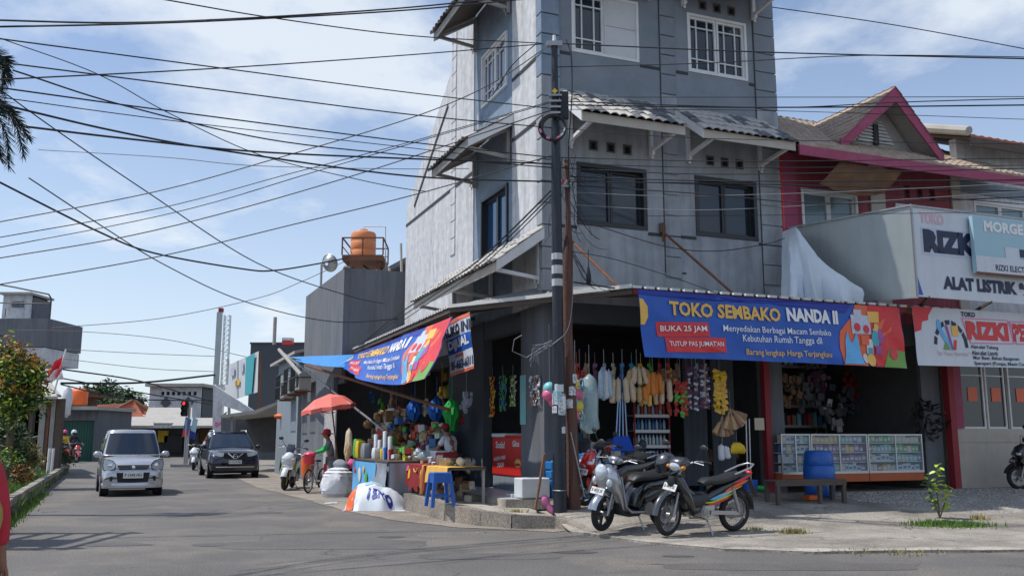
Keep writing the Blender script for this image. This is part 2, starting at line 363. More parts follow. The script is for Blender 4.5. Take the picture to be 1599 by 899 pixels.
        if bevel:
            b = o.modifiers.new('bevel', 'BEVEL'); b.width = bevel; b.segments = 2; b.limit_method = 'ANGLE'; b.angle_limit = R_(40)
        if kind: o['kind'] = kind
        return o
def tag(o, label, cat, group=None, kind=None):
    if label: o['label'] = label
    if cat: o['category'] = cat
    if group: o['group'] = group
    if kind: o['kind'] = kind
    return o
def thing(name, label, cat, loc_=(0,0,0), rz=0.0, group=None):
    o = bpy.data.objects.new(name, None); COL.objects.link(o); o.location = loc_; o.rotation_euler = (0,0,rz); o.empty_display_size = .2
    return tag(o, label, cat, group)
def solo(mb, name, m, label, cat, loc_=(0,0,0), rz=0.0, group=None, **k):
    o = mb.build(name, m, **k); o.location = loc_; o.rotation_euler = (0,0,rz); return tag(o, label, cat, group)
def copy_tree(o, parent=None, **props):
    c = o.copy(); COL.objects.link(c); c.parent = parent
    for k, v in props.items(): c[k] = v
    for ch in list(o.children): copy_tree(ch, c)
    return c
def structure(mb, name, m, **k):
    o = mb.build(name, m, **k); o['kind'] = 'structure'; return o
def rectwall(mb, fn, a0, a1, b0, b1, holes, t0, t1):
    # wall slab in plane (a,b), thickness t0..t1, rectangular holes (a0,a1,b0,b1)
    xs = sorted({a0, a1, *[min(max(h[i],a0),a1) for h in holes for i in (0,1)]}); ys = sorted({b0, b1, *[min(max(h[i],b0),b1) for h in holes for i in (2,3)]})
    nx, ny = len(xs)-1, len(ys)-1
    def solid(i, j):
        if i < 0 or j < 0 or i >= nx or j >= ny: return False
        cx, cy = (xs[i]+xs[i+1])/2, (ys[j]+ys[j+1])/2
        return not any(h[0] < cx < h[1] and h[2] < cy < h[3] for h in holes)
    for i in range(nx):
        for j in range(ny):
            if not solid(i, j): continue
            x0,x1,y0,y1 = xs[i],xs[i+1],ys[j],ys[j+1]
            P = lambda a,b,t: tuple(fn(a,t,b))
            mb.quad(P(x0,y0,t0),P(x1,y0,t0),P(x1,y1,t0),P(x0,y1,t0)); mb.quad(P(x0,y0,t1),P(x1,y0,t1),P(x1,y1,t1),P(x0,y1,t1))
            if not solid(i-1,j): mb.quad(P(x0,y0,t0),P(x0,y1,t0),P(x0,y1,t1),P(x0,y0,t1))
            if not solid(i+1,j): mb.quad(P(x1,y0,t0),P(x1,y1,t0),P(x1,y1,t1),P(x1,y0,t1))
            if not solid(i,j-1): mb.quad(P(x0,y0,t0),P(x1,y0,t0),P(x1,y0,t1),P(x0,y0,t1))
            if not solid(i,j+1): mb.quad(P(x0,y1,t0),P(x1,y1,t0),P(x1,y1,t1),P(x0,y1,t1))
FR = lambda a, o, z: (a, -o, z)      # right facade: along u, outward -w
FL = lambda a, o, z: (-o, a, z)      # left facade: along w, outward -u
# ---------------------------------------------------------------- text
_tc = {}
def text_mesh(s, bold=.0):
    key = (s, bold)
    if key in _tc: return _tc[key]
    c = bpy.data.curves.new('t', 'FONT'); c.body = s; c.offset = bold; c.resolution_u = 2
    o = bpy.data.objects.new('t', c); COL.objects.link(o)
    dg = bpy.context.evaluated_depsgraph_get(); me = o.evaluated_get(dg).to_mesh()
    vs = [(v.co.x, v.co.y) for v in me.vertices]; fs = [tuple(p.vertices) for p in me.polygons]
    o.evaluated_get(dg).to_mesh_clear(); bpy.data.objects.remove(o); bpy.data.curves.remove(c)
    x0 = min(v[0] for v in vs); x1 = max(v[0] for v in vs); y0 = min(v[1] for v in vs); y1 = max(v[1] for v in vs)
    _tc[key] = ([((x-x0)/(x1-x0), (y-y0)/(y1-y0)) for x,y in vs], fs, (x1-x0)/(y1-y0)); return _tc[key]
class Cloth:
    def __init__(s, tl, tr, br, bl, out, sag=0.0, bsag=0.0, fold=.02, seed=0, nf=3.0, belly=0.0):
        s.c = [Vector(p) for p in (tl,tr,br,bl)]; s.out = Vector(out).normalized(); s.sag = sag; s.bsag = bsag; s.fold = fold; s.seed = seed; s.nf = nf; s.belly = belly
    def pt(s, a, b, off=0.0):   # a 0..1 left-right, b 0..1 bottom-top
        p = s.c[3].lerp(s.c[2], a).lerp(s.c[0].lerp(s.c[1], a), b)
        k = 4*a*(1-a); p = p-Vector((0,0,1))*(s.sag*k*b+s.bsag*k*(1-b))
        d = s.fold*(noise.noise(Vector((a*s.nf+(b*1.3), b*1.6-a, s.seed)))*1.4+.4*noise.noise(Vector((a*s.nf*3+b*4, b*2, s.seed+5))))*(1.1-b*.5)
        d += s.belly*math.sin(math.pi*min(1,max(0,b)))*math.sin(math.pi*a)
        return p+s.out*(d+off)
    def sheet(s, nx=40, ny=14, thick=.004):
        mb = MB()
        for o_ in (0, -thick):
            vs = [s.pt(i/nx, j/ny, o_) for j in range(ny+1) for i in range(nx+1)]
            mb.add(vs, [(j*(nx+1)+i, j*(nx+1)+i+1, (j+1)*(nx+1)+i+1, (j+1)*(nx+1)+i) for j in range(ny) for i in range(nx)])
        return mb
    def poly(s, mb, pts, off, sub=6):
        # filled polygon (fan from centroid, subdivided rings) lying on the cloth
        cx = sum(p[0] for p in pts)/len(pts); cy = sum(p[1] for p in pts)/len(pts)
        P = []
        for i in range(len(pts)):
            a, b = pts[i], pts[(i+1)%len(pts)]
            for k in range(sub): P.append((a[0]+(b[0]-a[0])*k/sub, a[1]+(b[1]-a[1])*k/sub))
        n = len(P); R = 4; vs = [s.pt(cx,cy,off)]
        for r in range(1, R+1):
            for x, y in P: vs.append(s.pt(cx+(x-cx)*r/R, cy+(y-cy)*r/R, off))
        fs = [(0, 1+i, 1+(i+1)%n) for i in range(n)]
        for r in range(R-1):
            for i in range(n): fs.append((1+r*n+i, 1+(r+1)*n+i, 1+(r+1)*n+(i+1)%n, 1+r*n+(i+1)%n))
        mb.add(vs, fs)
    def rect(s, mb, a0, a1, b0, b1, off, sh=0.0): s.poly(mb, [(a0,b0),(a1,b0+sh),(a1,b1+sh),(a0,b1)], off)
    def ell(s, mb, a, b, ra, rb, off, n=16): s.poly(mb, [(a+ra*math.cos(2*math.pi*i/n), b+rb*math.sin(2*math.pi*i/n)) for i in range(n)], off, 1)
    def text(s, mb, txt, a0, a1, b0, b1, off, bold=.02, slope=0.0, shear=0.0):
        vs, fs, _ = text_mesh(txt, bold)
        mb.add([s.pt(a0+(a1-a0)*x+shear*y, b0+(b1-b0)*y+slope*x, off) for x,y in vs], fs)
# ---------------------------------------------------------------- foliage
def leaves(mb, c, rad, n, size, rnd, mats=(0,), shell=.55, up=None, lump=.35):
    c = Vector(c)
    for _ in range(n):
        d = Vector((rnd.gauss(0,1), rnd.gauss(0,1), rnd.gauss(0,1))).normalized()
        k = (shell+(1-shell)*rnd.random())*(1+lump*noise.noise(d*2.3+c))
        p = c+Vector((d.x*rad[0], d.y*rad[1], d.z*rad[2]))*k
        a = Vector((rnd.gauss(0,1), rnd.gauss(0,1), rnd.gauss(0,.7))).normalized(); b = a.cross(Vector((rnd.gauss(0,1), rnd.gauss(0,1), rnd.gauss(0,1)))).normalized()
        s_ = size*(.6+.8*rnd.random())
        mb.cur = mats[0] if len(mats) == 1 else (mats[1] if (d.z > .1 and rnd.random() < .12+.55*d.z and up) else rnd.choice(mats[:1]+mats[2:] if len(mats) > 2 else mats[:1]))
        mb.add([p-a*s_, p+b*s_*.35-a*s_*.1, p+a*s_, p-b*s_*.35-a*s_*.1], [(0,1,2,3)])
    mb.cur = 0
# ================================================================ GROUND
structure(MB().add([(-900,-300,-.03),(900,-300,-.03),(900,1500,-.03),(-900,1500,-.03)], [(0,1,2,3)]), 'ground', 'earth')
structure(MB().add([(-75,-30,0),(45,-30,0),(45,75,0),(-75,75,0)], [(0,1,2,3)]), 'road', 'asphalt')
def sheet(px, z, extra, name, m, thick=None, jitter=.03, sub=6):
    pts = [G(x,y,z) for x,y in px]; out = []
    for i in range(len(pts)-1):
        for k in range(sub):
            p = pts[i].lerp(pts[i+1], k/sub)
            out.append(p+Vector((noise.noise(p*1.7), noise.noise(p*1.7+Vector((9,9,9))), 0))*jitter)
    out.append(pts[-1]); out += extra
    mb = MB(); n = len(out)
    vs = [tuple(p) for p in out]
    if thick:
        vs += [(p.x,p.y,p.z-thick) for p in out]
        mb.add(vs, [tuple(range(n))]+[(i,(i+1)%n,n+(i+1)%n,n+i) for i in range(n)])
    else: mb.add(vs, [tuple(range(n))])
    o = structure(mb, name, m); return o, out[:len(out)-len(extra)]
sheet([(300,712),(345,735),(400,760),(476,779),(540,797),(626,813),(720,823),(866,830)], .008, [W(2,-1,.008), W(2,3,.008), W(2,40,.008)], 'roadside_ground', 'dust', jitter=.12)
def ZA(w): return .03+.32*max(0, min(1, (w+4.0)/3.1))**1.1
edge = []
ep = [G(x,y,.03) for x,y in [(893,829),(930,834),(1017,847),(1130,856),(1270,861),(1400,859),(1599,858),(1900,858),(2600,858)]]
for i in range(len(ep)-1):
    for k in range(6):
        p = ep[i].lerp(ep[i+1], k/6); edge.append(p+Vector((noise.noise(p*1.7), noise.noise(p*1.7+Vector((9,9,9))), 0))*.06)
edge.append(ep[-1]); n = len(edge); NR = 16; vs = []
for i, e in enumerate(edge):
    t = i/(n-1); f = W(-.3+24*t**1.5, -.4)
    for j in range(NR+1):
        p = e.lerp(f, j/NR); q_ = loc(p); vs.append((p.x, p.y, .03+(ZA(q_.y)-.03)*min(1,(p-e).length/1.3)**1.2))
low = [(e.x,e.y,-.02) for e in edge]
mb = MB(); mb.add(vs+low, [(i*(NR+1)+j,(i+1)*(NR+1)+j,(i+1)*(NR+1)+j+1,i*(NR+1)+j+1) for i in range(n-1) for j in range(NR)]+[(i*(NR+1),len(vs)+i,len(vs)+i+1,(i+1)*(NR+1)) for i in range(n-1)])
structure(mb, 'concrete_apron', 'concrete')
from mathutils.bvhtree import BVHTree
AP = BVHTree.FromPolygons(mb.v, mb.q)
def apz(p):
    h = AP.ray_cast(Vector((p[0],p[1],3)), Vector((0,0,-1))); return h[0].z if h[0] else .03
rnd = random.Random(9)
for k,(x,y,rx,ry,m_,z_) in enumerate(((520,850,1.5,.55,'old_patch',.003),(250,800,1.1,.9,'old_patch',.003),(760,868,.9,.3,'old_patch',.003),(1240,884,1.6,.3,'old_patch',.003),(330,850,.28,.2,'oil_stain',.004),(610,838,.22,.14,'oil_stain',.004),(900,862,.3,.12,'oil_stain',.004),(420,800,.3,.25,'oil_stain',.004),(300,765,.4,.5,'oil_stain',.004),(1060,868,.2,.1,'oil_stain',.004),(180,850,.5,.2,'oil_stain',.0045))):
    p = G(x,y,0); n_ = 30; sq = m_ == 'old_patch'; mb = MB(); vs = [(p.x,p.y,z_)]
    for t in range(n_):
        a = t/n_*6.283; c_,s_ = math.cos(a),math.sin(a); e = .45 if sq else 1; r_ = 1+.22*noise.noise(Vector((c_*1.6+k,s_*1.6,k)))+.07*noise.noise(Vector((c_*7,s_*7,k)))
        vs.append((p.x+rx*r_*math.copysign(abs(c_)**e,c_),p.y+ry*r_*math.copysign(abs(s_)**e,s_),z_))
    mb.add(vs,[(0,1+t,1+(t+1)%n_) for t in range(n_)]); structure(mb,'road_patch' if sq else 'oil_stain',m_)
# broken pale lip along the apron edge
mb = MB()
lip = [p for p in edge]
for i in range(len(lip)-1):
    a, b = lip[i], lip[i+1]; t = .25+.22*noise.noise(a*.9); t2 = .25+.22*noise.noise(b*.9)
    mb.add([(a.x,a.y,.034),(b.x,b.y,.034),(b.x-.02,b.y+t2,.006+apz((b.x-.02,b.y+t2))),(a.x-.02,a.y+t,.006+apz((a.x-.02,a.y+t)))], [(0,1,2,3)])
structure(mb, 'apron_edge', 'pale_concrete')
# raised pavement with its kerb
kq = [(612,789,766),(628,794,769),(660,803,776),(700,814,787),(752,821,797),(800,825,803),(848,825,805),(868,825,806),(888,827,813),(910,831,825)]
ke = []
for i in range(len(kq)-1):
    for k in range(5):
        t = k/5; x,yb_,yt_ = [kq[i][j]+(kq[i+1][j]-kq[i][j])*t for j in range(3)]; p = G(x,yb_,0); jj = .02*noise.noise(p*2.3)
        ke.append(Vector((p.x,p.y+jj,max(.05,D(x,yt_,p.y).z+jj*.6))))
p = G(910,831,0); ke.append(Vector((p.x,p.y,.05)))
pv = ke+[W(1.1,-1.5,.175),W(.95,-.9,.2),W(.8,3,.27),W(0,11.5,.27)]; n = len(pv); cen = W(-.4,1.2,.265)
mb = MB(); mb.add([tuple(p) for p in pv]+[tuple(cen)]+[(p.x,p.y,-.02) for p in pv],[(i,(i+1)%n,n) for i in range(n)]+[(i,n+1+i,n+1+(i+1)%n,(i+1)%n) for i in range(n)])
structure(mb,'pavement','pale_concrete')
kb = MB(); n = len(ke)
for i in range(n-1):
    a, b = ke[i], ke[i+1]; d = (b-a); d.z = 0; d.normalize(); nn = Vector((-d.y, d.x, 0))*-.04; ii = Vector((-d.y, d.x, 0))*.14; u_ = Vector((0,0,.006))
    a0_ = Vector((a.x,a.y,-.01)); b0_ = Vector((b.x,b.y,-.01))
    kb.add([a0_+nn, b0_+nn, b+nn*.6+u_, a+nn*.6+u_, b+ii+u_, a+ii+u_], [(0,1,2,3),(3,2,4,5)])
structure(kb, 'kerb', 'dust')
# tiled step in front of the corner shop
tl = [W(-1.05,1.5,.38), W(-1.05,.2,.38), W(-1.0,-.5,.38), W(.45,-.75,.38), W(.6,6,.38), W(-.05,6,.38), W(-.95,4.2,.38)]
mb = MB(); n = len(tl); mb.add([tuple(p) for p in tl]+[(p.x,p.y,.2) for p in tl], [tuple(range(n))]+[(i,(i+1)%n,n+(i+1)%n,n+i) for i in range(n)])
structure(mb, 'shop_step', 'pale_concrete')
mb = MB(lambda u,w,z: tuple(W(u,w,z)))
for i in range(4):
    for j in range(9):
        mb.box(-.98+i*.41, -.98+i*.41+.395, -.42+j*.5, -.42+j*.5+.485, .381, .388)
structure(mb, 'floor_tiles', 'tile_floor')
# floor of the shops
mb = MB(lambda u,w,z: tuple(W(u,w,z)))
mb.box(.6, 5.3, -.5, 6, .0, .36); mb.box(5.3, 10.2, -.9, 5, .0, .34); mb.box(10.2, 20, -.2, 5, 0, .3)
mb.box(5.0, 5.75, -1.05, -.9, 0, .33)
structure(mb, 'shop_floor', 'concrete')
# pebble covered strip in front of the neighbouring shops: base sheet and pebbles
rnd = random.Random(3); mb = MB(lambda u,w,z: tuple(W(u,w,z)))
for _ in range(9000):
    u = rnd.uniform(6.0, 17); w_ = -.75-rnd.random()*2.6
    if u < 7.6 and w_ < -1.7-(u-6.0)*.9+.25*noise.noise(Vector((u,w_,0))): continue
    r = rnd.uniform(.014, .034); a = rnd.random()*3; zc = ZA(w_)-.004
    P = [(u+r*math.cos(a+k*2.09)*1.2, w_+r*math.sin(a+k*2.09), zc) for k in range(3)]
    mb.add(P+[(u, w_, zc+r*.8)], [(0,1,3),(1,2,3),(2,0,3)])
solo(mb, 'pebbles', 'pebble', 'grey and white pebbles set in the forecourt of the neighbouring shops', 'pebbles', kind='stuff')
# left verge
mb = MB(); V = [G(-60,870,0), G(25,802,0), G(62,772,0), G(107,737,0)]
vp = [Vector((v.x,v.y,.22)) for v in V]+[Vector((-40,60,.22)), Vector((-60,20,.22)), Vector((-20,8,.22))]
n = len(vp); mb.add([tuple(p) for p in vp]+[(p.x,p.y,-.02) for p in vp], [tuple(range(n))]+[(i,(i+1)%n,n+(i+1)%n,n+i) for i in range(n)])
structure(mb, 'verge', 'soil')
mb = MB()
for i in range(3):
    a, b = V[i], V[i+1]; m_ = 10
    for k in range(m_):
        p = a.lerp(b,k/m_); q = a.lerp(b,(k+.96)/m_); d = (q-p).normalized(); nn = Vector((-d.y,d.x,0))*.16
        zt = .36+.03*noise.noise(p*3)
        mb.add([(p.x,p.y,0),(q.x,q.y,0),(q.x+nn.x,q.y+nn.y,0),(p.x+nn.x,p.y+nn.y,0),(p.x,p.y,zt),(q.x,q.y,zt),(q.x+nn.x,q.y+nn.y,zt),(p.x+nn.x,p.y+nn.y,zt)], [(0,1,5,4),(1,2,6,5),(2,3,7,6),(3,0,4,7),(4,5,6,7)])
structure(mb, 'verge_kerb', 'concrete')
# ================================================================ CORNER BUILDING
def sub(u0, w0, z0=0.0): return lambda u,w,z: (u-u0, w-w0, z-z0)
bld = thing('corner_shophouse', 'grey three-storey corner shophouse with tiled window canopies', 'building', C0, ROT)
def part(name, m, fn, parent=bld, **k):
    mb = MB(); fn(mb); return (mb.each if name in ('string_course','beam','roof','ceiling','inner_wall','upper_floor','column','side_wall') else mb.build)(name, m, parent, **k)
win_R3 = [(.67,2.28,9.46,10.85), (3.52,5.10,9.46,10.85)]
win_R2 = [(.75,2.39,5.76,7.08), (3.58,5.19,5.76,7.10)]
vent_R = [(x-.1,x+.1,7.36,7.58) for x in (1.14,1.55,1.94,4.0,4.38,4.77)]
vent_R3 = [(x-.1,x+.1,10.98,11.2) for x in (1.14,1.55,1.94,3.95,4.33,4.72)]
def wR(mb): rectwall(mb, FR, .0, 5.83, 8.62, 13.9, win_R3+vent_R3, 0, -.22)
def wR2(mb): rectwall(mb, FR, .0, 5.83, 4.15, 8.62, win_R2+vent_R, 0, -.22)
part('wall', 'slate_wall', wR); part('wall', 'light_slate', wR2)
winL = [(2.03,3.70,9.38,10.70), (1.97,3.68,5.45,7.08)]
part('wall', 'pale_wall', lambda mb: rectwall(mb, FL, .22, 1.68, 3.95, 13.9, [], 0, -.22))
part('wall', 'bay_wall', lambda mb: rectwall(mb, FL, 1.68, 4.26, 3.95, 13.9, winL, -.03, -.22))
def wl(mb):
    poly = [(4.26,3.6),(10.5,3.6),(10.5,8.52),(6.02,11.35),(6.02,13.9),(4.26,13.9)]
    mb.prism(poly, lambda a,b,t: FL(a,t,b), 0, -.22)
part('wall', 'pale_wall', wl)
def rest(mb):
    mb.box(5.61,5.83,.22,6.0,4.2,13.9); mb.box(.22,5.61,5.8,6.0,4.2,13.9); mb.box(.22,5.61,10.3,10.5,3.6,8.4)
part('side_wall', 'pale_wall', rest)
part('roof', 'tile_dark', lambda mb: (mb.box(-.5,6.3,-.5,6.5,13.92,14.1), mb.box(.22,5.6,6.0,10.3,8.2,8.35)))
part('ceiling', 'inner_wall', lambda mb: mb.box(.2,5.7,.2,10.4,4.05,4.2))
part('upper_floor', 'inner_wall', lambda mb: (mb.box(.3,5.55,.3,5.75,8.3,8.45), mb.box(1.2,1.3,.3,5.7,4.3,13), mb.box(.3,5.55,1.4,1.5,4.3,13)))
# string courses
def courses(mb):
    for z, sp_ in ((9.40,[(.4,.66),(2.3,3.5),(5.12,5.83)]),(5.70,[(.4,.74),(2.4,3.57),(5.2,5.83)])):
        for a,b in sp_: mb.box(a,b,-.02,0,z-.03,z+.03)
    for z, sp_ in ((9.34,[(.25,1.66)]),(7.95,[(.25,1.66),(4.28,9.3)]),(7.95,[(9.3,10.5)])):
        for a,b in sp_: mb.box(-.02,0,a,b,z-.035,z+.035)
    # slanted relief along the gable slope and vertical groove lines
    mb.bar((-.012,6.35,10.4),(-.012,9.6,8.35),.02,.09)
    mb.box(2.785,2.8,-.015,0,4.9,13.9); mb.box(2.8,3.3,-.015,0,4.9,4.93)
    mb.box(5.27,5.285,-.015,0,4.4,13.9)
part('string_course', 'groove', courses)
qm = {}
def quoin(name_key, dx, dy, dz):
    mb = MB(); mb.box(*dx,*dy,*dz); return mb
z = 4.35; first = {}
while z < 13.6:
    for key, bx in (('corner',(-.05,.37,-.05,.24)), ('mid',(2.80,3.18,-.035,.02)), ('end',(5.29,5.86,-.035,.05)), ('left',(-.03,.05,5.63,6.02))):
        if key == 'left' and z < 5.8: continue
        if key in ('mid','end') and (z < 4.8): continue
        mm = 'slate_wall' if z > 8.5 else 'light_slate'
        if key == 'left': mm = 'pale_wall'
        if key == 'corner': mm = 'bay_wall' if z > 8.5 else 'light_slate'
        kk = (key, mm)
        if kk not in first:
            mb = MB(); mb.box(bx[0],bx[1],bx[2],bx[3],0,.425); first[kk] = mb.build('quoin_block', mm, bld, bevel=.012); first[kk].location = (0,0,z)
        else:
            c = first[kk].copy(); COL.objects.link(c); c.parent = bld; c.location = (0,0,z)
    z += .45
def window(F, a0, a1, z0, z1, style, parent, rec=.07, frame='white_paint', glass='window_glass', thick=.06):
    mb = MB(F_wrap(F)); t = thick
    o0, o1 = -rec-.05, .02
    mb.box(a0,a1,o0,o1,z0,z0+t); mb.box(a0,a1,o0,o1,z1-t,z1); mb.box(a0,a0+t,o0,o1,z0+t,z1-t); mb.box(a1-t,a1,o0,o1,z0+t,z1-t)
    fr = mb.build('window', frame, parent, bevel=.006)
    am = (a0+a1)/2
    def leaf(b0, b1, lattice):
        m2 = MB(F_wrap(F)); s_ = .05; q0, q1 = -rec-.03, -rec+.035
        m2.box(b0,b1,q0,q1,z0+t,z0+t+s_); m2.box(b0,b1,q0,q1,z1-t-s_,z1-t); m2.box(b0,b0+s_,q0,q1,z0+t+s_,z1-t-s_); m2.box(b1-s_,b1,q0,q1,z0+t+s_,z1-t-s_)
        if lattice:
            wd = b1-b0-2*s_; ht = z1-z0-2*t-2*s_; r0, r1 = -rec-.01, -rec+.025
            for k in (.25,.72): m2.box(b0+s_+wd*k-.013,b0+s_+wd*k+.013,r0,r1,z0+t+s_,z1-t-s_)
            for k in (.2,.84): m2.box(b0+s_,b1-s_,r0+.003,r1+.003,z0+t+s_+ht*k-.013,z0+t+s_+ht*k+.013)
        m2.build('window_leaf', frame, fr)
        g = MB(F_wrap(F)); g.box(b0+s_,b1-s_,-rec-.022,-rec-.012,z0+t+s_,z1-t-s_); g.build('pane', glass, fr)
    if style == 'lattice': leaf(a0+t,am-.01,True); leaf(am+.01,a1-t,True)
    elif style == 'half':
        leaf(a0+t,am-.03,True)
        g = MB(F_wrap(F)); zm = z0+(z1-z0)*.52
        g.box(am,a1-t,-.05,-.01,z0+t,zm-.006); g.box(am,a1-t,-.052,-.012,zm+.006,z1-t); g.box(am-.03,am,-.08,.018,z0+t,z1-t); g.build('board_panel', 'board', fr)
    else: leaf(a0+t,am-.005,False); leaf(am+.005,a1-t,False)
    return fr
def F_wrap(F, u0=0, w0=0, z0=0):
    def g(a,o,z):
        p = F(a,o,z); return (p[0]-u0,p[1]-w0,p[2]-z0)
    return g
window(FR, *win_R3[0], 'half', bld); window(FR, *win_R3[1], 'lattice', bld)
window(FR, *win_R2[0], 'plain', bld, rec=.14, frame='black_frame', thick=.09); window(FR, *win_R2[1], 'plain', bld, rec=.14, frame='black_frame', thick=.09)
window(FL, *winL[0], 'lattice', bld, glass='blue_glass', thick=.05); window(FL, *winL[1], 'plain', bld, rec=.12, frame='black_frame', glass='blue_glass', thick=.07)
# vent blocks: recessed frames
for (a,b,c,d) in vent_R+vent_R3:
    mb = MB(F_wrap(FR)); t = .03
    mb.box(a-.0,b,-.2,.012,c,c+t); mb.box(a,b,-.2,.012,d-t,d); mb.box(a,a+t,-.2,.012,c+t,d-t); mb.box(b-t,b,-.2,.012,c+t,d-t); mb.box(a+t,b-t,-.2,-.15,c+t,d-t)
    mb.build('vent_block', 'dark_wall', bld)
# tiles
def tile_mesh(pitch, length, slope, F):
    # slope: unit (outward, down); tile starts at origin (top) and runs down
    mb = MB(F_wrap(F)); so_, sz_ = slope; n = 6; vs = []
    for k, (l, lift) in enumerate(((0,.0),(length,.02))):
        for t in (0, -.014):
            for i in range(n+1):
                x = i/n; h = .045*math.sin(math.pi*x)**.8+lift+t
                vs.append(((x-.5)*pitch*1.08, l*so_+h*sz_, -l*sz_+h*so_))
    m = n+1; fs = []
    for i in range(n):
        fs += [(i,i+1,2*m+i+1,2*m+i), (m+i,m+i+1,3*m+i+1,3*m+i), (2*m+i,2*m+i+1,3*m+i+1,3*m+i)]
    mb.add(vs, fs); return mb
def canopy(F, a0, a1, zt, ze, dep, brk, cols, rnd, mats=('tile_pale','tile_dark'), mixf=None, fas='cream_paint', rakes=(True,True), missing=()):
    L_ = math.hypot(dep, zt-ze); so_, sz_ = dep/L_, (zt-ze)/L_
    mb = MB(F_wrap(F)); t = .03
    mb.add([(a0,0,zt),(a1,0,zt),(a1,dep,ze),(a0,dep,ze),(a0,0,zt-t),(a1,0,zt-t),(a1,dep,ze-t),(a0,dep,ze-t)], [(0,1,2,3),(4,7,6,5),(0,4,5,1),(1,5,6,2),(2,6,7,3),(3,7,4,0)])
    can = mb.build('canopy', 'dark_timber', bld)
    f = MB(F_wrap(F)); f.box(a0-.02,a1+.02,dep,dep+.03,ze-.19,ze+.0); f.build('fascia', fas, can, bevel=.004)
    for k, a in enumerate((a0-.035, a1+.005)):
        if not rakes[k]: continue
        r = MB(F_wrap(F)); r.add([(a,0,zt+.03),(a+.03,0,zt+.03),(a+.03,dep+.02,ze+.03),(a,dep+.02,ze+.03),(a,0,zt-.2),(a+.03,0,zt-.2),(a+.03,dep+.02,ze-.19),(a,dep+.02,ze-.19)], [(0,1,2,3),(4,7,6,5),(0,4,5,1),(1,5,6,2),(2,6,7,3),(3,7,4,0)])
        r.build('rake_board', 'white_paint', can, bevel=.004)
    for a in brk:
        b = MB(F_wrap(F)); zb = ze-.36
        b.box(a-.04,a+.04,.0,.075,zb,zt-.2)                       # wall post
        b.add([(a-.04,.0,zb),(a+.04,.0,zb),(a+.04,.09,zb-.06),(a-.04,.09,zb-.06),(a-.04,.14,zb+.05),(a+.04,.14,zb+.05),(a-.04,.1,zb+.16),(a+.04,.1,zb+.16)], [(0,1,3,2),(2,3,5,4),(4,5,7,6)])
        b.bar((a,.07,zb+.12),(a,dep-.02,ze-.12),.07,.075)           # strut
        b.bar((a,.07,zt-.25),(a,dep-.06,ze-.09),.06,.07)           # rafter
        b.build('bracket', 'white_paint' if fas != 'grey_timber' else 'grey_timber', can, bevel=.004)
    n = cols; pitch = (a1-a0+.08)/n; rows = max(3, int(L_/.30)); ln = (L_+.07)/rows
    tm = {}
    for i in range(n):
        for j in range(rows):
            if (i,j) in missing: continue
            a = a0-.04+pitch*(i+.5); l = j*ln
            m_ = mixf(i/n, j) if mixf else mats[0]
            p = F(a, l*so_+.02*sz_, zt-l*sz_+.035)
            if m_ not in tm:
                o = tile_mesh(pitch, ln*1.12, (so_,sz_), F).build('tile', m_, can); tm[m_] = o
            else:
                o = tm[m_].copy(); COL.objects.link(o); o.parent = can
            o.location = (p[0]+rnd.uniform(-.006,.006), p[1]+rnd.uniform(-.006,.006), p[2]+rnd.uniform(0,.012))
    return can
rnd = random.Random(5)
mf = lambda x, j: 'tile_dark' if rnd.random() < .22+.35*(x > .5) else 'tile_pale'  # more dark tiles past mid-run: shade and dirt put into the tile colours
canopy(FR, .38, 2.66, 8.52, 7.74, 1.05, (.6,2.5), 12, rnd, mixf=mf)
canopy(FR, 3.15, 5.42, 8.52, 7.74, 1.05, (3.42,5.3), 12, rnd, mixf=mf)
canopy(FR, .38, 2.66, 12.1, 11.32, 1.05, (.6,2.5), 12, rnd, mixf=mf)
canopy(FR, 3.15, 5.42, 12.1, 11.32, 1.05, (3.42,5.3), 12, rnd, mixf=mf)
canopy(FL, 1.62, 4.25, 8.5, 7.86, 1.04, (1.84,4.1), 13, rnd, mixf=mf, fas='grey_timber')
canopy(FL, 1.62, 4.25, 12.05, 11.38, 1.04, (1.84,4.1), 13, rnd, mixf=mf, fas='grey_timber')
canopy(FL, -.02, 5.8, 5.60, 4.86, 1.0, (.15,2.9,5.6), 28, rnd, mixf=lambda x,j: 'tile_pale' if rnd.random() < .85 else 'tile_dark', fas='cream_paint')
# downpipe on the left bay
part('downpipe', 'white_paint', lambda mb: mb.tube([(-.06,3.74,9.3),(-.06,3.74,8.5)], .025))
# ground floor columns and dark linings
part('column', 'grey_wall', lambda mb: (mb.box(-.02,.38,-.02,1.15,.3,4.1)), bevel=.01)
part('column', 'charcoal_wall', lambda mb: mb.box(-.02,.2,3.42,6.0,.3,4.1))
part('column', 'grey_wall', lambda mb: mb.box(5.24,5.62,-.05,.35,.3,4.4), bevel=.01)
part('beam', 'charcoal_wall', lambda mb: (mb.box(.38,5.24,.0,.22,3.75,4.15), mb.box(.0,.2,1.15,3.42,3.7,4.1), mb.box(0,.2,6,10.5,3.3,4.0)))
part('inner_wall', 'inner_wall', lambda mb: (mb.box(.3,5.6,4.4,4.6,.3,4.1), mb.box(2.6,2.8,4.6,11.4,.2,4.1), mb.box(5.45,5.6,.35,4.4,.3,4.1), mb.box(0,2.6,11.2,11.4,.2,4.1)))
# red corner pipe post
solo(MB().box(-.07,.07,-.07,.07,0,4.1), 'post', 'red_post', 'dark red square post at the right side of the open grocery shop', 'post', W(5.12,-.1,.34), ROT)
solo(MB().tube([(0,0,0),(0,0,.4)], .03), 'pipe_stub', 'rust', 'short rusty vent pipe fixed under the corner of the upper floor', 'pipe', W(2.72,-.08,5.55), ROT)
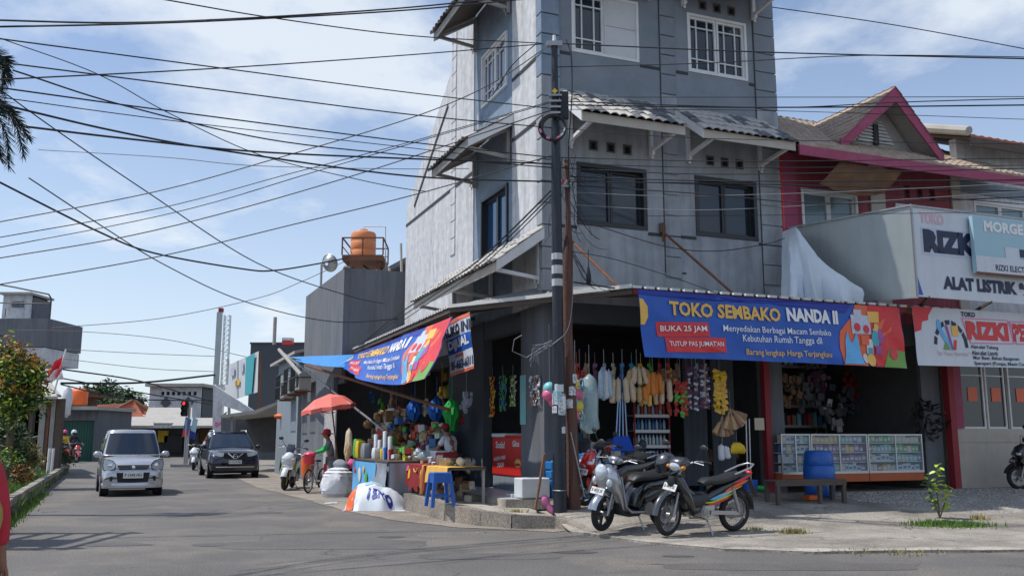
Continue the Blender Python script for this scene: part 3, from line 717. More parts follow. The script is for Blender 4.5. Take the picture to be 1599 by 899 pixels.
# ================================================================ AWNING
def awning(name, label, poly_out, poly_in, z_out, z_in, n, m='corrugated', wave=.035):
    # ruled sheet between the outer and inner edge polylines (u,w)
    root = thing(name, label, 'awning', W(poly_out[0][0],poly_out[0][1],z_out[0]), ROT)
    u0,w0 = poly_out[0]; f = sub(u0,w0,z_out[0])
    return root, f
aw = thing('sheet_awning', 'grey corrugated awning wrapping the corner above the grocery shop', 'awning', W(.85,-2,4.12), ROT)
fA = sub(.85,-2,4.12)
outer = [(7.35,-2.02,4.14),(.85,-2.0,4.16),(-1.55,1.3,4.10),(-1.55,10.6,4.06)]
inner = [(7.35,-.03,4.40),(.4,-.08,4.42),(-.08,.4,4.42),(-.08,10.4,4.34)]
def sheet_strip(a, b, c, d, n, wave, name, mname, parent, f, thick=.006):
    mb = MB(f); a,b,c,d = map(Vector,(a,b,c,d)); vs = []; k = n*6
    for off in (0,-thick):
        for i in range(k+1):
            t = i/k; h = wave*(1 if (i%6) in (1,2) else 0)+off
            for p,q in ((a,b),(d,c)):
                v = p.lerp(q,t); vs.append((v.x,v.y,v.z+h))
    m_ = 2*(k+1); fs = []
    for o in (0,m_):
        for i in range(k): fs.append((o+2*i,o+2*i+2,o+2*i+3,o+2*i+1))
    for i in range(k): fs.append((2*i,2*i+2,m_+2*i+2,m_+2*i))
    mb.add(vs, fs); return mb.build(name, mname, parent)
sheet_strip(outer[0],outer[1],inner[1],inner[0],24,.04,'roof_sheet','corrugated',aw,fA)
sheet_strip(outer[1],outer[2],inner[2],inner[1],12,.03,'roof_sheet','corrugated',aw,fA)
sheet_strip(outer[2],outer[3],inner[3],inner[2],36,.03,'roof_sheet','corrugated',aw,fA)
mb = MB(fA)   # pale folded front edge, interrupted as on the photo
for i in range(24):
    t0 = i/24+.004; t1 = (i+.74)/24; A = Vector(outer[1]); B = Vector(outer[0]); p = A.lerp(B,t0); q = A.lerp(B,t1)
    mb.box(p.x,q.x,p.y-.012,p.y+.05,p.z-.005,p.z+.045)
mb.each('edge_trim', 'awning_edge', aw)
mb = MB(fA); mb.bar(Vector(outer[1])+Vector((0,0,.03)), Vector(outer[2])+Vector((0,0,.03)), .03, .07); mb.build('edge_trim', 'awning_edge', aw)
mb = MB(fA)
for i in range(52):
    A = Vector(outer[2]); B = Vector(outer[3]); p = A.lerp(B,(i+.1)/52); q = A.lerp(B,(i+.65)/52); mb.bar(p+Vector((0,0,.03)),q+Vector((0,0,.03)),.012,.05)
mb.build('edge_trim', 'awning_edge', aw)
mb = MB(fA)
mb.bar((.9,-1.95,4.09),(7.3,-1.97,4.08),.05,.09); mb.build('edge_beam', 'red_post', aw)
for p_,q_ in (((.9,-1.95,4.09),(-1.5,1.3,4.04)),((-1.5,1.3,4.04),(-1.5,10.5,4.0)),((.9,-1.1,4.2),(7.3,-1.1,4.2))): mb = MB(fA); mb.bar(p_,q_,.05,.08); mb.build('edge_beam', 'dark_timber', aw)
for u in (1.0,2.6,4.2,5.8,7.2):
    m2 = MB(fA); m2.bar((u,-1.95,4.03),(u,-.1,4.3),.05,.08); m2.build('rafter', 'dark_timber', aw)
for w_ in (1.4,3.8,6.2,8.6,10.3):
    m2 = MB(fA); m2.bar((-1.5,w_,3.96),(-.1,w_,4.25),.05,.08); m2.build('rafter', 'dark_timber', aw)
aw2 = thing('sheet_awning','corrugated awning over the white banner at the right edge','awning',W(7.45,-2,4.12),ROT); f5 = sub(7.45,-2,4.12)
sheet_strip((13.5,-2.0,4.14),(7.45,-2.0,4.14),(7.45,-.03,4.4),(13.5,-.03,4.4),22,.04,'roof_sheet','tile_cream',aw2,f5)
mb = MB(f5); mb.bar((7.5,-1.96,4.09),(13.4,-1.96,4.09),.05,.09); mb.build('edge_beam','dark_timber',aw2)
mb = MB(f5)
for i in range(22): mb.box(7.47+i*.274,7.47+i*.274+.15,-2.03,-1.96,4.14,4.185)
mb.each('edge_trim','awning_edge',aw2)
# stays from the wall to the awning edge
for (x0,y0),(x1,y1),lb in (((1033,360),(1148,462),'rusty stay rod from the wall down to the awning above the blue banner'), ((888,372),(966,445),'rusty stay rod behind the poles holding the awning corner')):
    a = UR(x0,y0,-.02); b = UR(x1,y1,-1.7); b.z = 4.2; A = W(a.x,a.y,a.z); B = W(b.x,b.y,b.z)
    mb = MB(); mb.tube([Vector((0,0,0)), A-B], .028, 8); o = solo(mb, 'stay_rod', 'rust', lb, 'rod', B)
    m2 = MB(); m2.cb(A-B+Vector((.0,-.03,.05)), .09,.08,.2); m2.build('wall_bracket','dark_timber',o)
# ================================================================ RED SHOPHOUSE
rb = thing('pink_shophouse', 'pink and red two-storey shophouse with a louvred roof gable', 'building', W(5.86,0,0), ROT)
fR = sub(5.86,0)
def rp_(name, m, fn, parent=rb, **k):
    mb = MB(fR); fn(mb); return mb.each(name, m, parent, **k)
holesR = [(6.42,8.05,5.45,7.12),(9.2,10.86,5.45,7.02)]
vr = [(x-.09,x+.09,7.2,7.5) for x in (9.6,10.0,10.4)]
def Fr2(a,o,z): return (a-5.86,-o,z)
mb = MB(); rectwall(mb, Fr2, 6.26, 11.3, 4.1, 8.0, holesR+vr, 0, -.2); mb.build('wall', 'pink_wall', rb)
rp_('pilaster','pink_trim', lambda mb: mb.box(5.88,6.26,-.05,.2,4.1,7.9)); rp_('pilaster','cream_paint', lambda mb: mb.box(8.42,8.86,-.05,-.002,4.1,7.9))
rp_('pilaster','cream_paint', lambda mb: mb.box(11.0,11.3,-.05,-.002,4.1,7.9)); rp_('pilaster','red_gloss', lambda mb: mb.box(5.84,5.88,-.06,.1,4.1,7.9))
for h,g in zip(holesR,('curtain_glass','curtain_glass')):
    F2 = lambda a,o,z: (a-5.86,-o,z)
    window(F2,*h,'plain',rb,rec=.08,glass=g,thick=.07)
for (a,b,c,d) in vr: rp_('vent_block','dark_wall', lambda mb: mb.box(a,b,.12,.15,c,d))
rp_('wall','inner_wall', lambda mb: (mb.box(5.9,11.2,4.4,4.6,.2,8),mb.box(11.1,11.3,.2,4.4,.2,8),mb.box(5.9,11.1,.3,4.4,4.1,4.2),mb.box(6.3,11,.9,1.0,4.4,8)))
# roof slopes with joined tiles
def tiled(mb, P, nu, nv, amp=.03, lift=.03):
    # P(a,b): a along the eave 0..1, b from eave 0 to ridge 1
    for j in range(nv):
        vs = []; k = nu*4
        for b, l in ((j/nv-.01, lift), ((j+1)/nv+.01, 0)):
            for i in range(k+1):
                p = P(i/k, b); h = amp*(1-abs(math.cos(math.pi*i/4)))+l
                vs.append((p.x,p.y,p.z+h))
        for i in range(k+1):
            p = P(i/k, j/nv-.01); vs.append((p.x,p.y,p.z-.02))
        m = k+1; mb.add(vs, [(i,i+1,m+i+1,m+i) for i in range(k)]+[(i,i+1,2*m+i+1,2*m+i) for i in range(k)])
ze, zr, we, wr = 7.72, 10.05, -1.1, 3.0
slope = lambda w_: ze+(zr-ze)*(w_-we)/(wr-we)
P = lambda a,b: Vector((5.5+(12.3-5.5)*a, we+(wr-we)*b, ze+(zr-ze)*b))
mb = MB(fR); tiled(mb, P, 34, 14); mb.build('roof_tiles','tile_cream',rb,kind='stuff')
mb = MB(fR); tiled(mb, lambda a,b: Vector((5.86+(11.3-5.86)*a, 7.1-(7.1-wr)*b, ze+(zr-ze)*b)), 25, 14); mb.build('roof_tiles','tile_cream',rb,kind='stuff')
rp_('roof','dark_timber', lambda mb: mb.add([(5.5,we,ze-.03),(12.3,we,ze-.03),(12.3,wr,zr-.03),(5.5,wr,zr-.03),(5.5,we,ze-.06),(12.3,we,ze-.06),(12.3,wr,zr-.06),(5.5,wr,zr-.06)],[(0,1,2,3),(4,7,6,5),(0,4,5,1),(1,5,6,2),(2,6,7,3),(3,7,4,0)]))
rp_('fascia','pink_trim', lambda mb: mb.box(5.5,12.33,we-.04,we,ze-.26,ze-.01))
rp_('fascia','pink_trim', lambda mb: mb.add([(12.33,we-.04,ze-.26),(12.33,we-.04,ze+.0),(12.33,0,slope(0)),(12.33,0,slope(0)-.26),(12.37,we-.04,ze-.26),(12.37,we-.04,ze+.0),(12.37,0,slope(0)),(12.37,0,slope(0)-.26)],[(0,1,2,3),(4,7,6,5),(0,4,5,1),(1,5,6,2),(2,6,7,3),(3,7,4,0)]))
# dormer gable, in the plane w = wg
wg = -.55
ap = UR(1395,137,wg); fl = UR(1312,214,wg); fr_ = UR(1470,240,wg); au, az = ap.x, ap.z
uL, zL, uR, zR = fl.x, fl.z, fr_.x, min(fr_.z, fl.z+.1); zR = zL = (zL+zR)/2-.05
gb = thing('roof_gable', 'pink gable with louvres on the tiled roof', None, (0,0,0)); gb.parent = rb; del gb['label']
def slab(mb, a, b, c, d, t):
    mb.add([a,b,c,d]+[tuple(Vector(p)-Vector((0,0,t))) for p in (a,b,c,d)], [(0,1,2,3),(4,7,6,5),(0,4,5,1),(1,5,6,2),(2,6,7,3),(3,7,4,0)])
wb_ = 2.2
def wback(z): return we+(z-ze)/(zr-ze)*(wr-we)
mb = MB(fR); slab(mb,(au,wg,az),(uL,wg,zL),(uL,wback(zL),zL),(au,wback(az),az),.05); slab(mb,(au,wg,az),(au,wback(az),az),(uR,wback(zR),zR),(uR,wg,zR),.05); mb.build('gable_roof','asbestos',gb)
mb = MB(fR)
tiled(mb, lambda a,b: Vector((uL,wback(zL),zL)).lerp(Vector((uL,wg-.08,zL)),a).lerp(Vector((au,wback(az),az)).lerp(Vector((au,wg-.08,az)),a),b), 12, 8, .02)
tiled(mb, lambda a,b: Vector((uR,wg-.08,zR)).lerp(Vector((uR,wback(zR),zR)),a).lerp(Vector((au,wg-.08,az)).lerp(Vector((au,wback(az),az)),a),b), 12, 8, .02)
mb.build('gable_tiles','tile_cream',gb,kind='stuff')
mb = MB(fR)
for (u1,z1) in ((uL-.03,zL),(uR+.03,zR)):
    mb.add([(au,wg-.05,az+.02),(u1,wg-.05,z1+.02),(u1,wg-.05,z1-.28),(au,wg-.05,az-.36),(au,wg-.01,az+.02),(u1,wg-.01,z1+.02),(u1,wg-.01,z1-.28),(au,wg-.01,az-.36)],[(0,1,2,3),(4,7,6,5),(0,4,5,1),(1,5,6,2),(2,6,7,3),(3,7,4,0)])
mb.each('bargeboard','pink_trim',gb)
wf = .02
mb = MB(fR); mb.prism([(uL+.15,slope(wf)-.2),(uR-.15,slope(wf)-.2),(uR-.15,zR),(au,az-.1),(uL+.15,zL)], lambda a,b,t:(a,t,b), wf, wf+.1); mb.build('gable_wall','asbestos',gb)
for s_ in (-1,1):
    for k in range(7):
        zz_ = slope(wf)+.12+k*.085; hw = (az-.45-zz_)*.78
        if hw < .14: continue
        c = au-.12
        x0, x1 = (c+.08, c+.08+hw*.8) if s_ > 0 else (c-.08-hw*.8, c-.08)
        m2 = MB(fR); m2.add([(x0,wf-.05,zz_),(x1,wf-.05,zz_),(x1,wf,zz_+.06),(x0,wf,zz_+.06),(x0,wf-.05,zz_-.015),(x1,wf-.05,zz_-.015),(x1,wf,zz_+.045),(x0,wf,zz_+.045)],[(0,1,2,3),(4,7,6,5),(0,4,5,1),(1,5,6,2),(2,6,7,3),(3,7,4,0)])
        m2.build('louvre','white_paint',gb)
mb = MB(fR); mb.box(au-.19,au-.05,wf-.07,wf-.002,slope(wf)+.05,az-.75); mb.build('gable_vent','groove',gb)
# rusty sheet hanging from the eave
cb_ = Cloth(W(6.75,-1.0,7.5),W(8.5,-1.0,7.46),W(8.15,-.75,6.98),W(6.3,-.75,7.0),-LL,sag=.02,bsag=.16,fold=.10,seed=3,nf=5)
solo(cb_.sheet(24,8,.01),'rusty_sheet','rusty_sheet','rusty sheet of metal hanging under the eave of the pink shophouse','metal sheet',smooth=60)
# ---- ground floor of the neighbouring shops
g2 = thing('shop_bay', 'open shop bay with glass counters between two posts', 'shop front', W(5.62,0,.3), ROT); f2 = sub(5.62,0,.3)
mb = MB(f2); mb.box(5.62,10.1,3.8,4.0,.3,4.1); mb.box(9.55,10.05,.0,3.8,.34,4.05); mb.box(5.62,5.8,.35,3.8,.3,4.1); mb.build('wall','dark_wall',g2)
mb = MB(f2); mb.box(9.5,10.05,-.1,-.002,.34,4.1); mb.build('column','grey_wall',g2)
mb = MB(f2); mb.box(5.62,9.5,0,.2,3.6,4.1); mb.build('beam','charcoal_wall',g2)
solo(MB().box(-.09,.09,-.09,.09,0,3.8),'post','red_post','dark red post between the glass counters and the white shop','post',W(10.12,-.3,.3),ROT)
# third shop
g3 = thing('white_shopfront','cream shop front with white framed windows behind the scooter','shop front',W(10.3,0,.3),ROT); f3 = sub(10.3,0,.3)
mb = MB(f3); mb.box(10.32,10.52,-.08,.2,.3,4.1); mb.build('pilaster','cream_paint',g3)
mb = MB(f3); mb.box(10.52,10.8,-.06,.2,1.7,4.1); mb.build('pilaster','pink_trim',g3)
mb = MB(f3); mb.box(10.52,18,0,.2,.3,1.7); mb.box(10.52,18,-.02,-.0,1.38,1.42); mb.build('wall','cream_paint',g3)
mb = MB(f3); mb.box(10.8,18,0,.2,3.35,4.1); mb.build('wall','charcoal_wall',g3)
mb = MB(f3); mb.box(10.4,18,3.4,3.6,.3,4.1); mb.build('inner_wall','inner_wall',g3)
for i,(a,b) in enumerate(((10.82,11.6),(11.66,12.3),(12.42,13.2),(13.26,14.1),(14.2,15.1))):
    m2 = MB(f3); t = .045
    m2.box(a,b,.02,.1,1.7,1.7+t); m2.box(a,b,.02,.1,3.3,3.35); m2.box(a,a+t,.02,.1,1.745,3.3); m2.box(b-t,b,.02,.1,1.745,3.3); m2.box(a+t,b-t,.03,.09,2.95,2.98)
    fr = m2.build('window','white_paint',g3)
    m2 = MB(f3); m2.box(a+t,b-t,.055,.062,1.745,3.3); m2.build('pane','window_glass',fr)
    if i < 4:
        m2 = MB(f3); c = (a+b)/2+.05; m2.box(c-.16,c+.14,.04,.05,2.35,2.68); st = m2.build('sticker','banner_orange',fr)
# ================================================================ PALE BUILDING ON THE RIGHT
pb = thing('pale_building','pale cream building with glazed upper floor at the right edge','building',W(11.32,0,0),ROT); f4 = sub(11.32,0)
def F4(a,o,z): return (a-11.32,-o,z)
mb = MB(); hol = [(11.75,13.6,5.2,7.35),(13.9,15.8,5.2,7.35)]; rectwall(mb,F4,11.32,19,4.1,8.9,hol,0,-.2); mb.build('wall','pale_wall',pb)
for h in hol: window(F4,*h,'plain',pb,rec=.06,glass='curtain_glass',thick=.06)
mb = MB(f4); mb.box(11.32,19,-.04,-.0,7.5,7.8); mb.build('beam','blue_grey_wall',pb)
P2 = lambda a,b: Vector((11.1+8*a, -.6+3.6*b, 8.75+1.35*b))
mb = MB(f4); tiled(mb,P2,30,10,.03); mb.build('roof_tiles','tile_red',pb,kind='stuff')
mb = MB(f4); slab(mb,(11.1,-.6,8.72),(19.1,-.6,8.72),(19.1,3,10.07),(11.1,3,10.07),.06); mb.box(11.1,19.1,-.64,-.6,8.5,8.72); mb.build('roof','dark_timber',pb)
mb = MB(f4); mb.tube([(11.05,-.65,8.85),(11.05,3,10.22)],.12); mb.build('ridge','asbestos',pb)
mb = MB(f4); mb.box(11.32,19,3.2,3.4,4,9.5); mb.box(11.4,18.9,.22,3.2,4.1,4.2); mb.box(11.6,18.8,1.2,1.3,4.2,8.6); mb.build('wall','cream_paint',pb)
# ================================================================ POLES
pb_ = G(873,822,.0)
P1 = Vector((pb_.x, 16.0, 0)); P1.x = (873-799.5)/FP*16.0
def P1z(y): return D(866,y,16.0).z
po = thing('utility_pole','tall black steel utility pole with two white bands and pasted notices','utility pole',P1)
top = P1z(66); dx = D(865.5,66,16.0).x-P1.x
def pcx(z): return dx*z/top
def ring(name,m,z0,z1,r0,r1,n=16): return MB().tube([(pcx(z0),0,z0),(pcx(z1),0,z1)],[r0,r1],n).build(name,m,po,smooth=50)
ring('shaft','black_pole',-.2,P1z(535),.118,.112); ring('shaft','black_pole',P1z(535),P1z(255),.098,.092); ring('shaft','black_pole',P1z(255),P1z(160),.085,.08); ring('shaft','black_pole',P1z(160),top,.068,.06)
ring('white_band','white_band',P1z(406),P1z(396),.1,.1); ring('white_band','white_band',P1z(428),P1z(415),.1,.1); ring('white_band','white_band',P1z(447),P1z(436),.1,.1)
ring('cap','white_paint',top,top+.13,.035,.03)
MB().cb((pcx(top-.1),-.02,P1z(70)),.30,.12,.09).build('clamp','steel',po); 
for k in range(4): MB().cb((pcx(P1z(150+k*9)),-.06,P1z(152+k*9)),.24-.02*k,.12,.035).build('clamp','steel',po)
MB().tube([(pcx(5)-.02,-.1,P1z(146)),(pcx(5)-.02,-.13,P1z(146))],.05,4).build('warning_plate','yellow_plastic',po)
MB().cb((.13,0,P1z(165)),.16,.14,.5).build('junction_box','cable',po)
rnd = random.Random(11)
def decal(parent, cx, cy, r, z0, z1, a0, a1, m, name='notice'):
    mb = MB(); vs = []
    for z_ in (z0,z1):
        for k in range(7):
            a = R_(a0+(a1-a0)*k/6); vs.append((cx+math.sin(a)*r, cy-math.cos(a)*r, z_+rnd.uniform(-.01,.01)))
    mb.add(vs,[(k,k+1,8+k,7+k) for k in range(6)]); return mb.build(name,m,parent)
for (y0,y1,a0,a1,m_) in ((612,600,-40,40,'box_white'),(632,614,-75,5,'poster'),(648,615,-10,70,'poster'),(645,634,-80,-20,'poster'),(640,618,30,85,'text_white'),(676,666,20,60,'box_white'),(628,610,-60,20,'box_cyan')):
    decal(po, pcx(2), 0, .121, P1z(y0), P1z(y1), a0, a1, m_)
mb = MB()
for z_ in (765,): mb.tube([(pcx(1)+.122*math.cos(t/12*6.283),.122*math.sin(t/12*6.283),P1z(z_)) for t in range(13)],.008,5)
mb.build('wire_tie','steel',po)
# coil of spare cable
rc = D(862,200,15.85); mb = MB()
for k in range(5):
    r = D(883,198,15.85).x-rc.x-.008*k
    mb.tube([(r*math.cos(t/28*6.283)+.01*k, -.03+.035*(k%3), r*1.02*math.sin(t/28*6.283)) for t in range(29)],.016,6)
co = solo(mb,'cable_coil','cable','round coil of black cable hung on the steel pole','cable coil',rc,kind=None)
for a in (200,250,300,320,345):
    r = .225; MB().cb((r*math.cos(R_(a)),-.02,r*math.sin(R_(a))),.03,.14,.07,Matrix.Rotation(-R_(a),3,'Y')).build('cable_tie','box_white' if a%50 else 'pink_print',co)
# wooden pole
P2_ = Vector(((889-799.5)/FP*16.25, 16.2, 0))
def P2z(y): return D(884,y,16.2).z
mb = MB(); pts = []; rs = []
for k in range(14):
    t = k/13; z_ = -.15+t*(P2z(262)+.15); xx = D(891-8*t if t < .5 else 887-3*(t-.5),400,16.2).x-P2_.x
    pts.append((xx+.02*math.sin(t*9), .012*math.sin(t*14), z_)); rs.append(.125-.055*t+.008*math.sin(t*20) if t < .8 else .05)
w2 = MB().tube(pts, rs, 12); wp = solo(w2,'wooden_pole','wood_pole','leaning reddish brown wooden pole behind the black steel pole','utility pole',P2_,smooth=60)
MB().cb((pts[-1][0],-.05,P2z(292)),.3,.08,.05).build('cross_arm','steel',wp)
MB().lathe([(.05,0),(.06,.03),(.035,.1),(.05,.14)],(pts[-1][0],0,P2z(262)),10).build('insulator','rust',wp)
for k in range(5): MB().tube([(pts[-1][0]-.1+.05*k,-.1,P2z(288)-.02),(pts[-1][0]-.1+.05*k+.05,-.12,P2z(288)+.05)],.02,6).build('connector',('flag_red','white_paint','steel','white_paint','steel')[k],wp)
for k in range(3): decal(wp, .0, 0, .132, 2.0+k*.22, 2.16+k*.22, -40+30*k, 20+30*k, 'poster')
# ================================================================ CABLES
def cable(pts, label, r=.011, sag=0.0, m='cable', group='overhead cables', n=26):
    # pts: (px, py, depth) sampled along the photograph's line, smooth catmull-rom in space
    P = [D(x,y,d) for x,y,d in pts]
    out = []
    if len(P) == 2:
        for k in range(n+1):
            t = k/n; out.append(P[0].lerp(P[1],t)-Vector((0,0,1))*sag*4*t*(1-t))
    else:
        Q = [P[0]*2-P[1]]+P+[P[-1]*2-P[-2]]
        for i in range(1,len(Q)-2):
            for k in range(8):
                t = k/8; a,b,c,d = Q[i-1:i+3]
                out.append(.5*((2*b)+(c-a)*t+(2*a-5*b+4*c-d)*t*t+(3*b-a-3*c+d)*t**3))
        out.append(P[-1])
    o0 = out[0]; mb = MB(); mb.tube([p-o0 for p in out], r, 5)
    return solo(mb,'cable',m,label,'cable',o0,group=group)
T = 16.0
cable([(-40,31,10),(190,36,11),(400,28,12),(640,12,13.3),(830,-8,14.5)],'upper one of the two cables crossing the top left corner of the view',.013)
cable([(-40,43,10),(200,38,11),(400,30,12),(640,16,13.4),(830,-2,14.5)],'lower one of the two cables crossing the top left corner of the view',.013)
cable([(240,-3,11),(430,29,12.6),(640,56,14.4),(845,68,T)],'cable rising from the pole top out of the picture above the clouds',.010)
cable([(-30,57,10),(340,106,12.2),(640,145,14.3),(862,170,T)],'long cable from the palm top down to the clamp above the coil',.010)
cable([(0,60,20),(150,115,21),(260,175,22),(400,240,23),(540,276,24),(640,296,25),(720,303,26)],'cable sagging across the sky behind all others toward the gable wall',.013)
cable([(20,100,11),(340,141,12.6),(640,179,14.4),(862,200,T)],'cable just above the upper window canopy of the left wall',.011)
cable([(-30,126,10),(340,107,12.4),(640,86,14.4),(848,69,T)],'cable climbing gently from the palm to the pole top',.010)
cable([(20,110,10),(190,164,11.3),(420,218,13),(640,243,14.5),(862,262,T)],'cable leaving the palm and passing under the coil',.011)
cable([(-30,133,10),(260,173,12),(640,222,14.4),(862,246,T)],'straight cable a hand above the thick pair on the left',.011)
cable([(-30,148,10),(280,190,12),(640,231,14.4),(862,257,T)],'thin cable between the straight ones on the left side',.007)
cable([(0,163,10),(180,205,11.5),(340,234,12.6),(640,275,14.5),(862,284,T)],'thick black cable bundle from the lower palm frond to the pole',.015)
cable([(40,198,10.5),(200,217,11.5),(400,237,12.9),(640,248,14.5),(862,256,T)],'second thick cable leaving the lower palm frond',.015)
cable([(-10,133,17),(90,205,18),(230,300,20),(400,410,22),(545,462,24),(600,474,25)],'cable plunging from the palm to the grey building with the tank',.014)
cable([(45,278,18),(170,360,20),(260,415,22),(380,470,24),(520,502,26),(640,496,28)],'lower cable plunging from the palm frond past the satellite dish',.014)
cable([(-20,275,17),(150,360,19),(240,395,21),(380,420,23),(430,422,24),(500,411,26),(545,402,27)],'thick sagging cable running to the orange tank platform',.022)
cable([(-30,352,14),(240,300,14.6),(430,248,15),(640,185,15.5),(760,135,15.7),(848,78,T)],'cable climbing steeply over the left wall to the pole top',.010)
cable([(-30,376,14),(250,325,14.6),(450,272,15),(640,222,15.5),(862,158,T)],'upper thin cable of the rising fan on the left',.008)
cable([(-30,392,14),(280,330,14.6),(520,260,15.2),(862,160,T)],'lower thin cable of the rising fan on the left',.008)
cable([(-30,408,14),(240,360,14.6),(540,278,15.3),(862,172,T)],'lowest long cable of the rising fan on the left',.010)
cable([(-30,449,14),(240,402,14.8),(460,350,15.2),(640,306,15.6),(862,243,T)],'cable rising past the orange tank toward the pole',.010)
cable([(80,512,30),(250,497,30),(400,466,30),(470,440,30),(545,405,30)],'faint cable sagging behind the satellite dish',.012)
cable([(60,234,22),(260,246,22),(400,259,22),(640,264,22),(800,262,22)],'faint distant cable level across the blue sky',.009)
cable([(95,598,40),(220,597,44),(335,585,48)],'thick cable slung low above the far roofs',.05)
cable([(95,576,40),(215,594,44),(300,618,50),(335,628,52)],'cable dipping behind the traffic light',.035)
cable([(95,590,40),(215,612,44),(335,632,50)],'lower cable dipping behind the traffic light',.03)
cable([(95,600,40),(200,622,44),(335,625,50)],'lowest slack cable above the red roof',.03)
cable([(100,545,60),(230,552,60),(335,556,60)],'upper faint cable crossing the far street',.02)
cable([(100,560,60),(230,575,60),(335,580,60)],'lower faint cable crossing the far street',.02)
cable([(20,515,60),(135,518,60),(260,530,60),(385,557,60)],'faint sloping cable above the far street',.02)
for k,(dy,lb) in enumerate(((0,'uppermost strand'),(7,'middle strand'),(14,'lowest strand'))):
    cable([(862,296+dy,T),(800,358+dy,16.6),(740,412+dy,18),(680,452+dy,20),(620,492+dy,23),(560,540,26)],lb+' of the bundle dropping from the pole along the left wall',.016-.003*k)
cable([(840,66,15.9),(800,102,16.1),(775,140,16.6),(768,150,17)],'short service cable from the pole top to the bay window',.010)
# right hand side
R_cab = [([(868,68,T),(1200,82,15.6),(1640,93,15)],.013,'top cable running right from the pole head across both upper windows'),
 ([(870,105,T),(1100,99,15.7),(1350,87,15.3),(1640,90,15)],.009,'thin cable rising right across the upper wall'),
 ([(868,152,T),(1300,152,15.5),(1640,151,15)],.007,'thin level cable along the canopy tiles'),
 ([(868,158,T),(1200,168,15.6),(1400,160,15.3),(1640,153,15)],.010,'cable sagging along the canopy tiles'),
 ([(868,164,T),(1200,168,15.6),(1640,164,15)],.014,'thick level cable just under the canopy ridge'),
 ([(868,171,T),(1200,173,15.6),(1640,188,15)],.006,'thin cable dipping under the gable peak'),
 ([(868,200,T),(1100,216,15.7),(1640,226,15)],.007,'thin cable crossing the canopy brackets'),
 ([(868,246,T),(1150,252,15.6),(1640,247,15)],.009,'upper cable across the vents of the second floor'),
 ([(890,256,T),(1150,262,15.6),(1640,258,15)],.007,'thin cable just below the vents of the second floor'),
 ([(868,262,T),(1100,272,15.6),(1400,268,15.2),(1640,262,15)],.010,'black cable over the window heads of the second floor'),
 ([(890,276,T),(1150,283,15.6),(1640,281,15)],.012,'thick cable crossing the dark windows near their top'),
 ([(890,281,T),(1150,290,15.6),(1350,300,15.3),(1640,322,15)],.007,'thin cable slanting down over the right dark window'),
 ([(890,284,T),(1150,287,15.6),(1640,300,15)],.010,'cable crossing the middle of the dark windows'),
 ([(900,290,T),(1100,303,15.6),(1300,318,15.3),(1640,306,15)],.011,'cable sagging from the wooden pole over the pink wall'),
 ([(890,300,T),(1050,306,15.7),(1300,300,15.3),(1640,284,15)],.006,'thin grey cable rising toward the pale building'),
 ([(890,320,T),(1100,328,15.6),(1400,312,15.2),(1640,296,15)],.006,'thin grey cable low across the dark windows'),
 ([(890,338,T),(1200,336,15.6),(1640,330,15)],.005,'lowest thin wire over the dark windows'),
 ([(1180,8,20),(1400,40,20),(1640,84,20)],.012,'lone cable crossing the blue sky at the top right')]
for pts,r,lb in R_cab: cable(pts, lb, r, m='wire_grey' if 'thin' in lb and 'grey' in lb else 'cable')
cable([(930,352,16.6),(1040,385,17.4),(1120,392,17.9),(1200,380,18.4),(1225,372,18.8)],'slack cable sagging over the wall under the dark windows',.009)
cable([(890,392,16.2),(960,405,16.6),(1060,436,16.4),(1120,458,16)],'wire slanting down the wall to the blue banner',.008)
cable([(893,440,16.1),(960,450,16.0)],'short black wire along the awning corner',.014)
cable([(884,62,T),(892,90,15.95),(893,150,15.95),(888,230,15.95),(889,300,16)],'service cable hanging loose beside the steel pole',.012)
cable([(895,430,15.98),(893,480,15.95),(886,515,15.9),(870,532,15.9),(850,545,15.9),(835,555,15.95)],'pale twisted wire looping from the wooden pole',.008,m='wire_grey')
rnd = random.Random(21); mb = MB(); o0 = D(855,545,15.9)
for k in range(9):
    a = D(862,531+k*1.2,15.88); b = D(840+rnd.uniform(-12,4),540+rnd.uniform(-2,8),15.85); c = D(832+rnd.uniform(-5,10),560+rnd.uniform(-3,14),15.85)
    mb.tube([a-o0,b-o0,c-o0],.005,4)
mb.tube([D(862,533,15.9)-o0,D(822,558,15.9)-o0,D(800,548,15.9)-o0,D(803,530,15.9)-o0,D(815,523,15.9)-o0],.006,4)
solo(mb,'wire_ends','wire_grey','splayed bundle of cut wire ends on the left of the steel pole','wires',o0,kind='stuff')
mb = MB(); o0 = D(900,330,16)
for k in range(34):
    x0 = rnd.uniform(866,900); y0 = rnd.uniform(240,410); x1 = x0+rnd.uniform(-30,60); y1 = y0+rnd.uniform(10,90); d = 16+rnd.uniform(-.1,.35)
    m_ = ((x0+x1)/2+rnd.uniform(-14,14),(y0+y1)/2+rnd.uniform(5,30))
    P = [D(x0,y0,d),D(*m_,d),D(x1,y1,d)]; q = [P[0].lerp(P[1],t/5).lerp(P[1].lerp(P[2],t/5),t/5)-o0 for t in range(6)]
    mb.tube(q, rnd.choice((.004,.005,.007)), 4)
solo(mb,'wire_tangle','cable','tangle of thin drooping wires around the top of the wooden pole','wires',o0,kind='stuff')
mb = MB(); mb.lathe([(.0,-.17),(.045,-.12),(.05,.0),(.03,.12),(.008,.2),(.008,.5)],(0,0,0),10); solo(mb,'cable_joint','cable','black cable joint dangling on a wire in front of the grey wall','cable joint',D(919,432,16.4),smooth=50)
